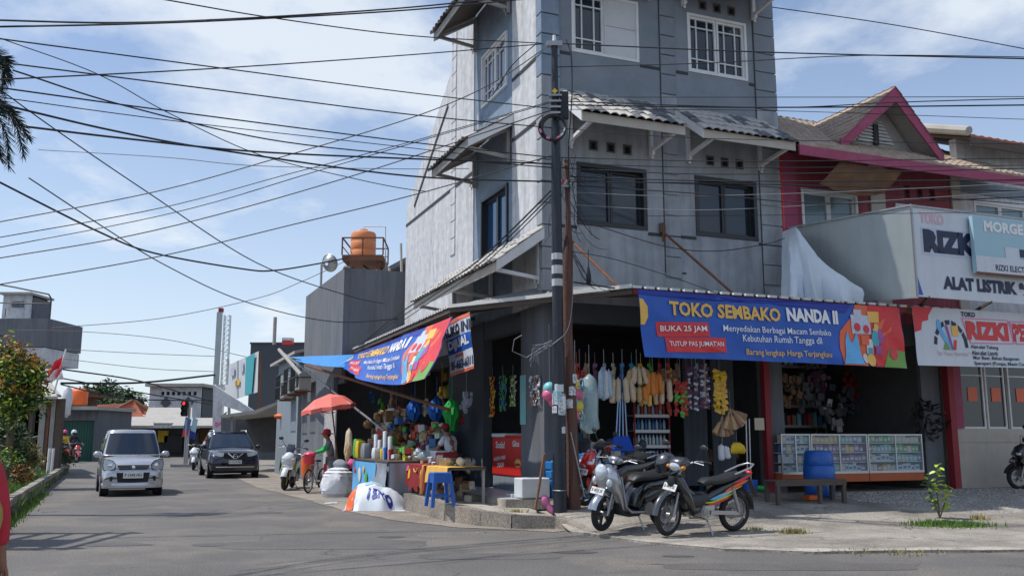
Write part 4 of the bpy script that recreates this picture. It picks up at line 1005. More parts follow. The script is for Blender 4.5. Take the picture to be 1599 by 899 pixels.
# ================================================================ BANNERS
def banner(label, cl, m, parts, nx=50, ny=16, group=None):
    o0 = cl.pt(.5,.5); mb = cl.sheet(nx,ny); mb.v = [tuple(Vector(v)-o0) for v in mb.v]
    root = solo(mb,'banner',m,label,'banner',o0,smooth=70,group=group)
    for name, mm, fn in parts:
        q = MB(); fn(q); q.v = [tuple(Vector(v)-o0) for v in q.v]; q.each(name,mm,root)
    return root
def uR(x,y,w_): p = UR(x,y,w_); return W(p.x,p.y,p.z)
def uL(x,y,u_): p = UL(x,y,u_); return W(p.x,p.y,p.z)
def grocery_parts(c, o=.0125):
    e = 'print'
    def prods(q): pass
    L = [('print','banner_orange',lambda q:(c.poly(q,[(.735,0),(.83,0),(.86,.3),(.95,.6),(.96,1),(.81,1),(.79,.8),(.74,.55),(.725,.25)],o))),
     ('print','banner_red',lambda q:(c.poly(q,[(.86,1),(.995,1),(.998,.25),(.94,.1),(.90,0),(.86,0),(.845,.4)],o*1.3))),
     ('print','banner_green',lambda q:(c.poly(q,[(.905,.0),(.998,.0),(.998,.27),(.93,.30),(.915,.15)],o*1.8))),
     ('print','navy_print',lambda q:(c.poly(q,[(.0,1),(.5,1),(.80,1),(.77,.86),(.5,.93),(.2,.9),(0,.93)],o*.8))),
     ('print','sky_print',lambda q:(c.poly(q,[(.735,.02),(.815,.02),(.80,.55),(.795,.38),(.775,.38),(.765,.55),(.755,.4)],o*2.2))),
     ('print','silver_print',lambda q:(c.rect(q,.785,.86,.52,.83,o*2),c.rect(q,.80,.83,.8,.92,o*2.1),c.rect(q,.868,.893,.42,.62,o*2.3))),
     ('print','banner_yellow',lambda q:(c.rect(q,.855,.90,.72,.9,o*2.2),c.ell(q,.85,.1,.02,.10,o*2.6),c.ell(q,.885,.62,.012,.09,o*2.6))),
     ('print','teal_print',lambda q:(c.ell(q,.875,.45,.016,.14,o*2.7),c.rect(q,.84,.86,.1,.3,o*2.5))),
     ('print','violet_print',lambda q:(c.ell(q,.897,.5,.012,.13,o*2.8),c.rect(q,.872,.896,.2,.34,o*2.7))),
     ('print','box_white',lambda q:(c.rect(q,.835,.862,.2,.44,o*2.4),c.ell(q,.825,.12,.01,.08,o*2.4))),
     ('print','banner_red',lambda q:(c.ell(q,.805,.63,.012,.07,o*3),c.ell(q,.84,.6,.012,.07,o*3),c.rect(q,.87,.90,.02,.14,o*2.9),c.ell(q,.948,.22,.018,.09,o*3))),
     ('print','banner_orange',lambda q:(c.rect(q,.815,.845,.34,.5,o*2.9),)),
     ('print','banner_yellow',lambda q:(c.poly(q,[(.0,.48),(.012,.48),(.026,.6),(.026,.75),(.012,.86),(.0,.87)],o))),
     ('print','banner_red',lambda q:(c.rect(q,.05,.235,.31,.53,o,.035),c.rect(q,.075,.29,.08,.31,o*1.2,.03))),
     ('lettering','banner_yellow',lambda q:(c.text(q,'TOKO SEMBAKO',.10,.505,.64,.86,o*2,.034),c.text(q,'Barang lengkap Harga Terjangkau',.36,.685,.06,.18,o*2,.008,.02))),
     ('lettering','text_white',lambda q:(c.text(q,'NANDA II',.53,.735,.66,.88,o*2,.05),c.text(q,'Menyediakan Berbagai Macam Sembako',.285,.70,.41,.54,o*2,.004,.02),c.text(q,'Kebutuhan Rumah Tangga dll',.35,.65,.26,.40,o*2,.004,.02),
        c.text(q,'BUKA 25 JAM',.062,.225,.365,.475,o*3,.012,.035),c.text(q,'TUTUP PAS JUMAT\'AN',.087,.28,.15,.25,o*3,.008,.03)))]
    return L
def spring(c0, out_, **k): return Cloth(*c0, out_, **k)
bw = -2.10
cB = Cloth(uR(995,452,bw),uR(1404,480,bw),uR(1416,575,bw-.05),uR(1007,557,bw-.05),-LL,sag=.012,bsag=-.02,fold=.055,seed=1,nf=8)
banner('blue shop banner with yellow lettering hanging level under the right awning edge',cB,'banner_blue',grocery_parts(cB))
cW = Cloth(uR(1424,478,bw),uR(1424,478,bw)+(RR*5.0+Vector((0,0,.02))),uR(1434,570,bw)+(RR*5.0+Vector((0,0,.05))),uR(1434,570,bw),-LL,sag=.0,bsag=.0,fold=.02,seed=2,nf=4)
# width of banner is 5 m, visible part about 3.2 m: letter positions follow the photograph
def bx(px): 
    p = UR(px,520,bw).x; q0 = UR(1424,520,bw).x; return (p-q0)/5.0
banner('white shop banner with red and white lettering at the right edge',cW,'banner_white',[
 ('print','banner_red',lambda q:(cW.poly(q,[(0,1),(bx(1456),1),(bx(1448),.86),(bx(1447),.78),(bx(1436),.74),(bx(1434),.6),(0,.56)],.006))),
 ('print','text_dark',lambda q:([cW.poly(q,[(bx(1478+22*math.cos(a)),.30+.42*math.sin(a)),(bx(1478+22*math.cos(a+.3)),.30+.42*math.sin(a+.3)),(bx(1478+27*math.cos(a+.3)),.30+.5*math.sin(a+.3)),(bx(1478+27*math.cos(a)),.30+.5*math.sin(a))],.006,2) for a in (.05,.35,.7,1.1,1.5,1.9,2.3,2.7)])),
 ('print','sky_print',lambda q:(cW.poly(q,[(bx(1458),.66),(bx(1466),.66),(bx(1480),.28),(bx(1474),.28)],.012),cW.ell(q,bx(1462),.70,.012,.1,.012))),
 ('print','violet_print',lambda q:(cW.poly(q,[(bx(1471),.7),(bx(1475),.7),(bx(1481),.28),(bx(1478),.28)],.014))),
 ('print','banner_yellow',lambda q:(cW.rect(q,bx(1481),bx(1491),.52,.70,.014),)),
 ('print','banner_red',lambda q:(cW.poly(q,[(bx(1483),.45),(bx(1487),.45),(bx(1485),.28),(bx(1481),.28)],.014))),
 ('print','banner_green',lambda q:(cW.poly(q,[(bx(1465),.28),(bx(1470),.42),(bx(1476),.28)],.014))),
 ('lettering','text_pink',lambda q:(cW.text(q,'"at Your Service"',bx(1455),bx(1506),.18,.25,.012,.02))),
 ('print','pink_print',lambda q:(cW.poly(q,[(bx(1499),.85),(bx(1572),.86),(bx(1578),.42),(bx(1508),.40)],.006),cW.poly(q,[(bx(1573),.84),(bx(1660),.86),(bx(1660),.42),(bx(1580),.42)],.006))),
 ('print','banner_white',lambda q:(cW.poly(q,[(bx(1501),.83),(bx(1570),.84),(bx(1575),.44),(bx(1509),.42)],.010),cW.poly(q,[(bx(1575),.82),(bx(1660),.84),(bx(1660),.44),(bx(1582),.44)],.010))),
 ('lettering','banner_red',lambda q:(cW.text(q,'RIZKI',bx(1504),bx(1570),.47,.80,.018,.07,.0),cW.text(q,'PERKAKAS',bx(1577),bx(1577)+.33,.47,.80,.018,.06,.0))),
 ('lettering','text_dark',lambda q:(cW.text(q,'TOKO',bx(1499),bx(1521),.87,.96,.012,.04),cW.text(q,'Alat-alat Tukang',bx(1508),bx(1552),.30,.38,.012,.02),cW.text(q,'Alat-alat Listrik',bx(1509),bx(1551),.205,.28,.012,.02),cW.text(q,'Mur Baut, Bahan Bangunan',bx(1511),bx(1583),.11,.19,.012,.02),cW.text(q,'Sparepart (Pompa, Mesin Cuci, dll)',bx(1512),bx(1604),.015,.095,.012,.02)))])
# drooping banner on the left awning edge
cL = Cloth(uL(552,553,-1.62),uL(705,494,-1.62),uL(664,591,-2.35),uL(536,575,-2.5),-RR,sag=.02,bsag=.24,fold=.10,seed=4,nf=5,belly=.10)
banner('blue shop banner sagging and twisted along the left awning edge',cL,'banner_blue',grocery_parts(cL,.008))
cT = Cloth(uL(455,557,-2.6),uL(560,553,-1.62),uL(548,573,-2.3),uL(462,563,-2.65),-RR,sag=.0,bsag=.06,fold=.10,seed=8,nf=4)
o0 = cT.pt(.5,.5); mb = cT.sheet(20,8); mb.v = [tuple(Vector(v)-o0) for v in mb.v]; solo(mb,'tarpaulin','blue_tarp','blue tarpaulin strip stretched from the left pole tips to the awning','tarpaulin',o0,smooth=70)
# sale banner
cD = Cloth(uL(694,505,-1.45),uL(733,487,-1.45),uL(740,575,-1.45),uL(703,588,-1.45),-RR,fold=.03,seed=6,nf=2)
banner('small white and blue sale banner with orange borders hanging beside the doorway',cD,'banner_white',[
 ('print','banner_orange',lambda q:(cD.rect(q,0,1,.93,1,.006),cD.rect(q,0,1,0,.05,.006),cD.rect(q,.3,.62,.30,.35,.008))),
 ('print','banner_blue',lambda q:cD.rect(q,0,1,.38,.66,.006)),
 ('lettering','text_dark',lambda q:(cD.text(q,'RUKO INI',-.05,1.0,.69,.90,.012,.03),cD.text(q,'081-663-66311',.08,.99,.08,.25,.012,.03))),
 ('lettering','text_white',lambda q:cD.text(q,'DIJUAL',.06,.93,.41,.63,.014,.05))],12,10)
# ================================================================ SIGN BOX AND SIGNS
sw = -2.6; S0 = UR(1422,322,sw); S1 = UR(1425,462,sw)
sg = thing('sign_box','large shop sign box with bare zinc side and white lettered front','sign',W(S0.x,sw,S1.z),ROT); fs_ = sub(S0.x,sw,S1.z)
zb, zt = S1.z, S0.z
side = [(5.98,-.05),(S0.x,sw)]
mb = MB(fs_)
n = 5
mb.add([(5.98,-.05,zb+.1),(S0.x,sw,zb),(S0.x,sw,zt),(5.98,-.05,zt-.02),(6.02,-.02,zb+.1),(S0.x+.05,sw+.04,zb),(S0.x+.05,sw+.04,zt),(6.02,-.02,zt-.02)],[(0,1,2,3),(4,7,6,5),(0,4,5,1),(3,2,6,7)])
mb.build('side_panel','zinc',sg)
mb = MB(fs_); mb.box(S0.x,S0.x+6.2,sw,sw+.04,zb,zt+.0); mb.build('front_panel','banner_white',sg)
mb = MB(fs_)
for a,b in (((5.95,-.08,zt),(S0.x,sw-.03,zt+.02)),((5.95,-.08,zb+.08),(S0.x,sw-.03,zb-.02)),((S0.x-.01,sw-.02,zb),(S0.x-.01,sw-.02,zt)),((S0.x,sw-.02,zt+.01),(S0.x+6.2,sw-.02,zt+.01))): mb.bar(a,b,.035,.035)
mb.build('frame','steel',sg)
def fpx(x): return UR(x,400,sw).x
cS = Cloth(W(S0.x,sw-.002,zt),W(S0.x+6.2,sw-.002,zt),W(S0.x+6.2,sw-.002,zb),W(S0.x,sw-.002,zb),-LL,fold=0)
def sx(px): return (fpx(px)-S0.x)/6.2
def spart(name,m,fn):
    q = MB(); fn(q); iv = Matrix.Rotation(-ROT,3,'Z'); o0 = W(S0.x,sw,S1.z); q.v = [tuple(iv @ (Vector(v)-o0)) for v in q.v]; q.each(name,m,sg)
spart('lettering','text_pink',lambda q:cS.text(q,'TOKO',sx(1440),sx(1478),.82,.95,.004,.05))
spart('print','silver_print',lambda q:cS.rect(q,sx(1440),sx(1530),.47,.78,.003))
spart('lettering','text_dark',lambda q:(cS.text(q,'RIZKI',sx(1443),sx(1443)+ (sx(1515)-sx(1443))*1.19,.50,.76,.008,.08),cS.text(q,'ALAT LISTRIK & PERKAKAS',sx(1469),sx(1469)+(sx(1596)-sx(1469))*1.72,.10,.25,.008,.06)))
spart('print','banner_blue',lambda q:cS.poly(q,[(.002,.02),(.002,.26),(sx(1437),.02)],.006))
for (u_,w0,z0,u2,w1,z1) in ((S0.x+.3,sw,zb,S0.x+1.1,sw+1.1,4.2),(S0.x+2,sw,zb,S0.x+2.6,sw+1,4.2),(6.6,-.9,zb+.05,6.9,-.5,4.3)):
    mb = MB(fs_); mb.bar((u_,w0,z0),(u2,w1,z1),.05,.05); mb.build('strut','dark_timber',sg)
E0 = UR(1516,337,sw-.12); E1 = UR(1518,425,sw-.12)
eb = thing('electronics_sign','faded light blue sign board mounted in front of the white sign','sign',W(E0.x,sw-.12,E1.z),ROT)
MB().box(0,3.4,-.03,.06,0,E0.z-E1.z).build('panel','pale_blue_print',eb)
H = E0.z-E1.z; cE = Cloth(W(E0.x,sw-.155,E0.z),W(E0.x+3.4,sw-.155,E0.z),W(E0.x+3.4,sw-.155,E1.z),W(E0.x,sw-.155,E1.z),-LL,fold=0)
def ex(px): return (UR(px,380,sw-.15).x-E0.x)/3.4
def epart(name,m,fn):
    q = MB(); fn(q); iv = Matrix.Rotation(-ROT,3,'Z'); o0 = W(E0.x,sw-.12,E1.z); q.v = [tuple(iv @ (Vector(v)-o0)) for v in q.v]; q.each(name,m,eb)
epart('print','banner_white',lambda q:(cE.rect(q,.0,1,.0,.30,.002),cE.rect(q,ex(1568),ex(1590),.3,.5,.003)))
epart('print','text_dark',lambda q:(cE.rect(q,ex(1590),ex(1610),.34,.48,.004),))
epart('lettering','text_white',lambda q:(cE.text(q,'MORGE',ex(1538),ex(1538)+(ex(1599)-ex(1538))*1.0,.74,.94,.004,.05),))
epart('lettering','text_dark',lambda q:cE.text(q,'RIZKI ELECTRONIC',ex(1551),ex(1551)+(ex(1599)-ex(1551))*1.45,.06,.17,.004,.03))
MB().bar((0,-.035,-.01),(3.4,-.035,-.01),.03,.05).build('frame','rust',eb)
# torn white tarpaulin over the end of the sign box
pts = [uR(1222,362,-.35), uR(1247,352,-1.0), uR(1292,412,-1.3), uR(1345,452,-1.9), uR(1352,472,-2.05), uR(1218,462,-1.6)]
mb = MB(); o0 = uR(1270,430,-1.4)
A = [uR(1222,362,-.3),uR(1232,358,-.5),uR(1243,354,-.8),uR(1262,380,-1.1),uR(1276,400,-1.35),uR(1300,420,-1.55),uR(1325,438,-1.8),uR(1346,450,-2.0)]
B = [uR(1219,462,-1.2),uR(1238,463,-1.75),uR(1256,466,-1.5),uR(1272,468,-2.0),uR(1290,470,-1.6),uR(1312,471,-2.05),uR(1332,472,-1.8),uR(1352,473,-2.1)]
nx, ny = 42, 12; vs = []
for off in (0,.01):
    for j in range(ny+1):
        for i in range(nx+1):
            t = i/nx*7; k = min(6,int(t)); f_ = t-k; a = A[k].lerp(A[k+1],f_); b = B[k].lerp(B[k+1],f_); s_ = j/ny; p = a.lerp(b,s_)
            p += -LL*(.10*noise.noise(Vector((i*.16,j*.10,3)))+.05*noise.noise(Vector((i*.55+j*.12,j*.10,9)))+.025*noise.noise(Vector((i*1.3+j*.3,j*.35,5))))*(.35+s_)+LL*off
            vs.append(p-o0)
for o_ in (0,(nx+1)*(ny+1)): mb.q += [(o_+j*(nx+1)+i,o_+j*(nx+1)+i+1,o_+(j+1)*(nx+1)+i+1,o_+(j+1)*(nx+1)+i) for j in range(ny) for i in range(nx)]
mb.v = [tuple(v) for v in vs]; mb.mi = [0]*len(mb.q)
tw = solo(mb,'tarpaulin','tarp_white','crumpled white tarpaulin draped over the zinc side of the sign box','tarpaulin',o0,smooth=80)
# ================================================================ TWO-WHEELERS
def wheel(parent, x, r, tw, kind, rt, steer=0.0, y=0.0, zoff=0.0, name='wheel'):
    w_ = thing(name, None, None, (x,y,r+zoff), steer); w_.parent = parent
    n = 28; mb = MB(); prof = []
    for k in range(9):
        a = math.pi*(k/8)-math.pi/2; prof.append((r-tw*.5+math.cos(a)*tw*.5*1.0 if True else 0, math.sin(a)*tw*.5))
    prof = [(r-tw*.85,-tw*.42)]+prof+[(r-tw*.85,tw*.42)]
    mb.lathe(prof+[prof[0]],(0,0,0),n,'y',cap=False); mb.build('tyre','rubber',w_,smooth=50)
    ri = r-tw*.8
    mb = MB(); mb.lathe([(ri,-tw*.34),(ri+.012,-tw*.36),(ri+.012,tw*.36),(ri,tw*.34),(ri-.012,.0),(ri,-tw*.34)],(0,0,0),n,'y',cap=False)
    if kind == 'spoke':
        for k in range(28):
            a = k*2*math.pi/28; b = a+(.35 if k%2 else -.35); s_ = .02 if k%4 < 2 else -.02
            mb.tube([(.035*math.cos(b),s_*1.4,.035*math.sin(b)),(ri*math.cos(a),0,ri*math.sin(a))],.0028,4)
    else:
        ns = 5 if kind == 'five' else 3
        for k in range(ns):
            a = k*2*math.pi/ns
            for d in ((-.12,.12) if kind == 'five' else (-.2,.2)):
                mb.bar((.03*math.cos(a),0,.03*math.sin(a)),(ri*math.cos(a+d),0,ri*math.sin(a+d)),.022,.022,(0,1,0))
    mb.build('rim',rt,w_,smooth=50)
    mb = MB(); mb.lathe([(.045,-.045),(.045,.045)],(0,0,0),14,'y'); mb.lathe([(r*.42,-.052),(r*.42,-.048)],(0,0,0),20,'y'); mb.build('hub','steel',w_,smooth=50)
    return w_
def arc(mb, x, z, r, a0, a1, wd, th=.006, n=12, bulge=.02):
    # mudguard strip over a wheel, a bulged section
    rows = []
    for k in range(n+1):
        a = R_(a0+(a1-a0)*k/n); ring = []
        for j in range(7):
            t = j/6*2-1; rr = r+bulge*(1-t*t); ring.append((x+rr*math.cos(a), t*wd, z+rr*math.sin(a)))
        rows.append(ring)
    o = []
    for rg in rows: o += rg
    m = 7; fs = [(i*m+j,(i+1)*m+j,(i+1)*m+j+1,i*m+j+1) for i in range(n) for j in range(m-1)]
    k = len(o); o2 = [(p[0]-(p[0]-x)/r*th,p[1]*.97,p[2]-(p[2]-z)/r*th) for p in o]
    mb.add(o+o2, fs+[tuple(q+k for q in f) for f in fs])
def bike(name, label, P, rz, style, body, accent, sc=1.0, lean=0.0, steer=0.0, plate_t='white', rim='alloy', group=None, seatm='seat_vinyl', wk=None, cat='motorcycle', mirrors=True, rear=None):
    root = thing(name, label, cat, P, rz, group); root.rotation_euler = (R_(lean), 0, rz); root.scale = (sc,)*3
    under = style == 'underbone'; maxi = style == 'maxi'
    wb_ = 1.24 if under else (1.32 if maxi else 1.25); rw = .285 if under else (.27 if maxi else .255); tw = .075 if under else (.12 if maxi else .09)
    xf, xr = wb_/2, -wb_/2; kind = wk or ('spoke' if under else 'five')
    # steering group is a part with its own pieces
    fk = thing('front_fork', None, None, (xf-.10,0,.62)); fk.parent = root; fk.rotation_euler = (0,0,R_(steer))
    def o(mb, name_, m, smooth=55, **k): 
        mb.v = [(v[0]-(xf-.10),v[1],v[2]-.62) for v in mb.v]; return mb.build(name_, m, fk, smooth=smooth, **k)
    def b(mb, name_, m, par=root, smooth=55, **k): return mb.build(name_, m, par, smooth=smooth, **k)
    wheel(fk, .10, rw, tw, kind, rim, 0, 0, -.62)
    hx = xf-.24; hz = .98 if not maxi else 1.02
    mb = MB()
    for s_ in (-1,1): mb.tube([(xf,s_*.085,rw),(xf-.10,s_*.085,.62),(xf-.13,s_*.06,.72)],[.024,.02,.018],10)
    mb.bar((xf-.10,-.1,.64),(xf-.10,.1,.64),.04,.03); mb.tube([(xf-.10,0,.62),(hx,0,hz-.05)],.025,8); o(mb,'fork_tube','steel')
    mb = MB()
    arc(mb, xf, rw, rw+.03, 5 if under else 15, 150, .055 if under else .075, bulge=.035)
    for s_ in (-1,1): mb.add([(xf+.02,s_*.06,rw+.24),(xf-.16,s_*.07,rw+.2),(xf-.10,s_*.1,rw+.08),(xf-.0,s_*.095,rw+.02),(xf+.05,s_*.08,rw+.15)],[(0,1,2,3,4)])
    o(mb,'front_mudguard',body if not under else 'grey_paint')
    mb = MB()
    for s_ in (-1,1): mb.tube([(hx-.04,s_*.2,hz+.05),(hx+.12,s_*.15,hz+.10),(hx+.16,s_*.07,hz-.04),(xf-.06,s_*.075,.72),(xf-.03,s_*.085,.45)],.006,5)
    o(mb,'brake_cable','matt_black')
    # handlebar
    mb = MB(); mb.tube([(hx-.16,-.34,hz+.05),(hx-.08,-.22,hz+.06),(hx,-.08,hz),(hx,.08,hz),(hx-.08,.22,hz+.06),(hx-.16,.34,hz+.05)],.013,8); o(mb,'handlebar','steel')
    for s_ in (-1,1):
        m2 = MB(); m2.tube([(hx-.12,s_*.26,hz+.058),(hx-.18,s_*.38,hz+.045)],.02,10); o(m2,'grip','matt_black')
        m2 = MB(); m2.tube([(hx-.02,s_*.17,hz+.05),(hx-.03,s_*.36,hz+.03)],.008,6); o(m2,'brake_lever','alloy')
        if mirrors:
            m2 = MB(); m2.tube([(hx-.08,s_*.2,hz+.06),(hx-.05,s_*.27,hz+.18),(hx-.06,s_*.30,hz+.23)],.006,6); m2.ball((hx-.05,s_*.33,hz+.26),.014,.065,.042,12,8); mr = o(m2,'mirror','black_plastic')
            m3 = MB(); m3.lathe([(.05,0),(.05,.003)],(hx-.066,s_*.33,hz+.26),12,'x'); m3.v = [(v[0],(v[1]-s_*.33)*1.15+s_*.33,(v[2]-hz-.26)*.72+hz+.26) for v in m3.v]; o(m3,'mirror_glass','chrome')
    if under:
        # handlebar cowl with lamp, narrow leg shield, slim body rising to the tail
        mb = MB(); mb.sweep([(hx+.16,hz-.03,.03,.06),(hx+.13,hz-.01,.075,.115),(hx+.05,hz+.02,.085,.145),(hx-.04,hz+.04,.06,.13),(hx-.1,hz+.04,.03,.08)],18,2.4); o(mb,'headlamp_cowl','grey_paint')
        mb = MB(); mb.sweep([(hx+.178,hz-.035,.025,.045),(hx+.165,hz-.03,.055,.085),(hx+.12,hz-.03,.06,.1)],16,2.3); o(mb,'headlight','headlamp')
        for s_ in (-1,1): m2 = MB(); m2.ball((hx+.115,s_*.125,hz-.035),.045,.03,.03); o(m2,'turn_signal','amber')
        mb = MB(); mb.sweep([(xf-.12,.82,.06,.13),(xf-.155,.70,.09,.19),(xf-.20,.58,.08,.23),(xf-.27,.44,.07,.24),(xf-.33,.32,.05,.21),(xf-.37,.26,.02,.11)],18,2.5); b(mb,'leg_shield',body)
        mb = MB(); mb.sweep([(xf-.06,.82,.04,.05),(xf-.05,.74,.06,.07),(xf-.12,.62,.05,.07)],14,2.4); b(mb,'front_cowl','black_plastic')
        mb = MB(); mb.sweep([(xf-.3,.62,.06,.06),(.15,.50,.07,.065),(-.02,.46,.08,.075),(-.15,.52,.10,.09),(-.3,.60,.09,.10),(-.5,.68,.07,.10),(-.72,.77,.05,.08),(-.86,.83,.02,.045)],18,2.5); b(mb,'body_cover',body)
        mb = MB(); mb.sweep([(.36,.50,.10,.13),(.24,.46,.12,.11),(.10,.47,.11,.095),(-.05,.49,.10,.085)],16,2.6); b(mb,'side_cover','black_plastic')
        mb = MB(); mb.sweep([(.05,.70,.03,.07),(-.03,.735,.05,.10),(-.2,.735,.055,.12),(-.36,.76,.05,.125),(-.52,.80,.05,.12),(-.66,.83,.035,.09)],18,2.7); b(mb,'seat',seatm)
        for s_ in (-1,1):
            # coloured stripes: thin raised decals along the tail
            for i,(mm,z0,z1,a,c) in enumerate((('lime_paint',.47,.50,.04,-.50),('sky_print',.50,.56,-.06,-.50),('orange_plastic',.55,.60,-.30,-.78),('flag_red',.44,.475,-.02,-.44),('banner_yellow',.525,.545,-.2,-.66),('flag_red',.61,.645,-.46,-.82))):
                m2 = MB(); k = 7; vs = []
                for t in range(k):
                    x = a+(c-a)*t/(k-1); lift = max(0,(-x-.1))*.33; yy = s_*(.078+.034*min(1,max(0,(-x)/.3))-.02*max(0,(-x-.6)/.25)+.004*i*.3+.006)
                    ww = (z1-z0)*(1-abs(t/(k-1)*2-1)**3); zc = (z0+z1)/2+lift-.04
                    vs += [(x,yy,zc-ww/2),(x,yy,zc+ww/2)]
                m2.add(vs,[(2*j,2*j+1,2*j+3,2*j+2) for j in range(k-1)]); b(m2,'stripe_decal',mm)
        mb = MB(); mb.tube([(-.5,-.11,.84),(-.78,-.12,.93),(-.9,-.06,.97),(-.9,.06,.97),(-.78,.12,.93),(-.5,.11,.84)],.013,8); b(mb,'grab_rail','alloy')
        mb = MB(); mb.ball((-.87,0,.84),.04,.06,.035); b(mb,'tail_light','lamp_red' if False else 'red_gloss')
        mb = MB(); arc(mb,xr,rw,rw+.05,60,178,.055,bulge=.02); mb.bar((-.86,0,.76),(xr-rw-.12,0,.5),.1,.012); b(mb,'rear_mudguard','black_plastic')
        mb = MB(); mb.lathe([(.0,-.11),(.075,-.11),(.085,-.06),(.085,.06),(.075,.11),(0,.11)],(.02,0,.32),18,'y'); mb.lathe([(.0,-.04),(.06,-.04),(.065,.06),(.05,.14),(0,.14)],(.16,0,.36),14,'x'); mb.cb((-.06,0,.33),.22,.16,.15); b(mb,'engine','alloy')
        mb = MB()
        for k in range(6): mb.lathe([(.078,0),(.078,.006)],(.10+.022*k,0,.35+.003*k),14,'x')
        mb.lathe([(.05,0),(.055,.012),(.03,.016),(0,.016)],(.02,.11,.32),16,'y'); mb.lathe([(.05,0),(.055,-.012),(.03,-.016),(0,-.016)],(.02,-.11,.32),16,'y'); mb.tube([(.2,.05,.38),(.22,.06,.52),(.12,.03,.56)],.018,8); b(mb,'engine_fins','steel')
        for s_ in (-1,1): m2 = MB(); m2.bar((-.08,s_*.10,.31),(xr,s_*.10,rw),.03,.055); b(m2,'swing_arm','silver_paint')
        mb = MB(); mb.tube([(.14,-.1,.3),(.10,-.13,.2),(-.15,-.14,.19),(-.3,-.14,.24),(-.75,-.15,.38)],[.018,.018,.02,.04,.042],12); b(mb,'exhaust','steel')
        for s_ in (-1,1): m2 = MB(); m2.tube([(xr+.02,s_*.12,rw+.02),(-.46,s_*.115,.66)],.028,10); b(m2,'shock_absorber','steel'); 
        mb = MB(); mb.tube([(.1,-.22,.24),(.1,.22,.24)],.012,6); mb.tube([(.1,.22,.24),(.08,.24,.24)],.02,8); b(mb,'foot_peg','steel')
        px_, pz_ = xf-.055, .67
    else:
        mt = .05 if maxi else 0
        # head / fairing
        if style == 'retro':
            mb = MB(); mb.sweep([(hx+.10,hz+.075,.02,.06),(hx+.07,hz+.05,.06,.10),(hx,hz+.03,.06,.12),(hx-.08,hz+.02,.03,.08)],18,2.2); o(mb,'meter_cowl','silver_paint')
            mb = MB(); mb.sweep([(xf-.10,.93,.05,.07),(xf-.06,.88,.12,.17),(xf-.055,.79,.15,.215),(xf-.10,.68,.13,.225),(xf-.17,.56,.08,.22),(xf-.24,.42,.045,.19),(xf-.28,.30,.04,.17)],20,2.3); b(mb,'front_shield',body)
            mb = MB(); mb.ball((xf+.075,0,.85),.06,.12,.12,18,12); b(mb,'headlight','headlamp')
            mb = MB(); mb.lathe([(.104,-.01),(.118,0),(.104,.012)],(xf+.065,0,.85),24,'x',cap=False); b(mb,'headlight_ring','chrome')
            for s_ in (-1,1): m2 = MB(); m2.ball((xf+.035,s_*.15,.71),.05,.04,.065,14,8); b(m2,'turn_signal','headlamp')
            mb = MB(); 
            for s_ in (-1,1): mb.tube([(xf-.16,s_*.19,.80),(xf-.21,s_*.205,.60),(xf-.29,s_*.20,.36),(.22,s_*.19,.28),(-.05,s_*.18,.27)],[.012,.016,.02,.022,.016],8)
            b(mb,'trim_strip','silver_paint')
        else:
            mb = MB(); mb.sweep([(hx+.14,hz-.0,.02,.04),(hx+.1,hz+.02,.055,.10),(hx+.02,hz+.04,.06,.12),(hx-.08,hz+.02,.03,.08)],18,2.3); o(mb,'meter_cowl','black_plastic' if not maxi else body)
            mb = MB(); mb.sweep([(xf-.10,.90+mt,.05,.06),(xf-.01,.82+mt,.08,.13),(xf+.03,.72+mt,.09,.18),(xf-.05,.62,.08,.17),(xf-.15,.50,.05,.19),(xf-.24,.36,.045,.18),(xf-.28,.27,.03,.15)],20,2.0); b(mb,'front_shield',body)
            for s_ in (-1,1):
                m2 = MB(); m2.add([(xf+.10,s_*.02,.73+mt),(xf+.10,s_*.03,.66+mt),(xf+.03,s_*.18,.74+mt),(xf+.0,s_*.175,.82+mt),(xf+.12,s_*.015,.70+mt)],[(0,1,2,3),(0,1,4),(0,3,4),(1,2,4)]); m2.ball((xf+.045,s_*.105,.73+mt),.055,.075,.04,12,8); b(m2,'headlight','headlamp')
                m2 = MB(); m2.add([(xf+.06,s_*.20,.60),(xf-.10,s_*.215,.42),(xf-.16,s_*.215,.60),(xf-.08,s_*.21,.80)],[(0,1,2,3)]); m2.add([(xf+.0,s_*.15,.60),(xf-.10,s_*.215,.42),(xf-.16,s_*.215,.60),(xf-.08,s_*.21,.80)],[(0,1,2,3)]); b(m2,'side_fairing',accent)
            if maxi: mb = MB(); mb.sweep([(xf-.02,.95,.01,.10),(xf-.10,1.05,.01,.11),(xf-.16,1.15,.01,.09)],14,3); b(mb,'windscreen','car_glass')
        mb = MB(); mb.sweep([(xf-.23,.40,.05,.16),(xf-.27,.27,.05,.18),(.2,.24,.045,.18),(.02,.245,.05,.17),(-.1,.32,.05,.15)],16,3); b(mb,'floorboard','black_plastic')
        mb = MB(); mb.sweep([(.02,.33,.10,.14),(-.02,.50,.13,.155),(-.12,.60,.13,.165),(-.36,.62,.13,.175),(-.6,.67,.10,.155),(-.8,.73,.06,.11),(-.92,.77,.02,.05)],20,2.5); b(mb,'rear_body',rear or (accent if style == 'retro' else body))
        if style == 'retro': mb = MB(); mb.sweep([(-.1,.44,.10,.158),(-.3,.52,.10,.182),(-.6,.62,.08,.162),(-.82,.70,.04,.11)],18,2.6); b(mb,'side_panel','grey_paint')
        mb = MB(); mb.sweep([(.08,.70,.03,.08),(.03,.745,.05,.13),(-.1,.76,.055,.155),(-.3,.77,.055,.16),(-.5,.80,.06,.15),(-.68,.83,.05,.12),(-.78,.84,.02,.08)],18,2.8); b(mb,'seat',seatm)
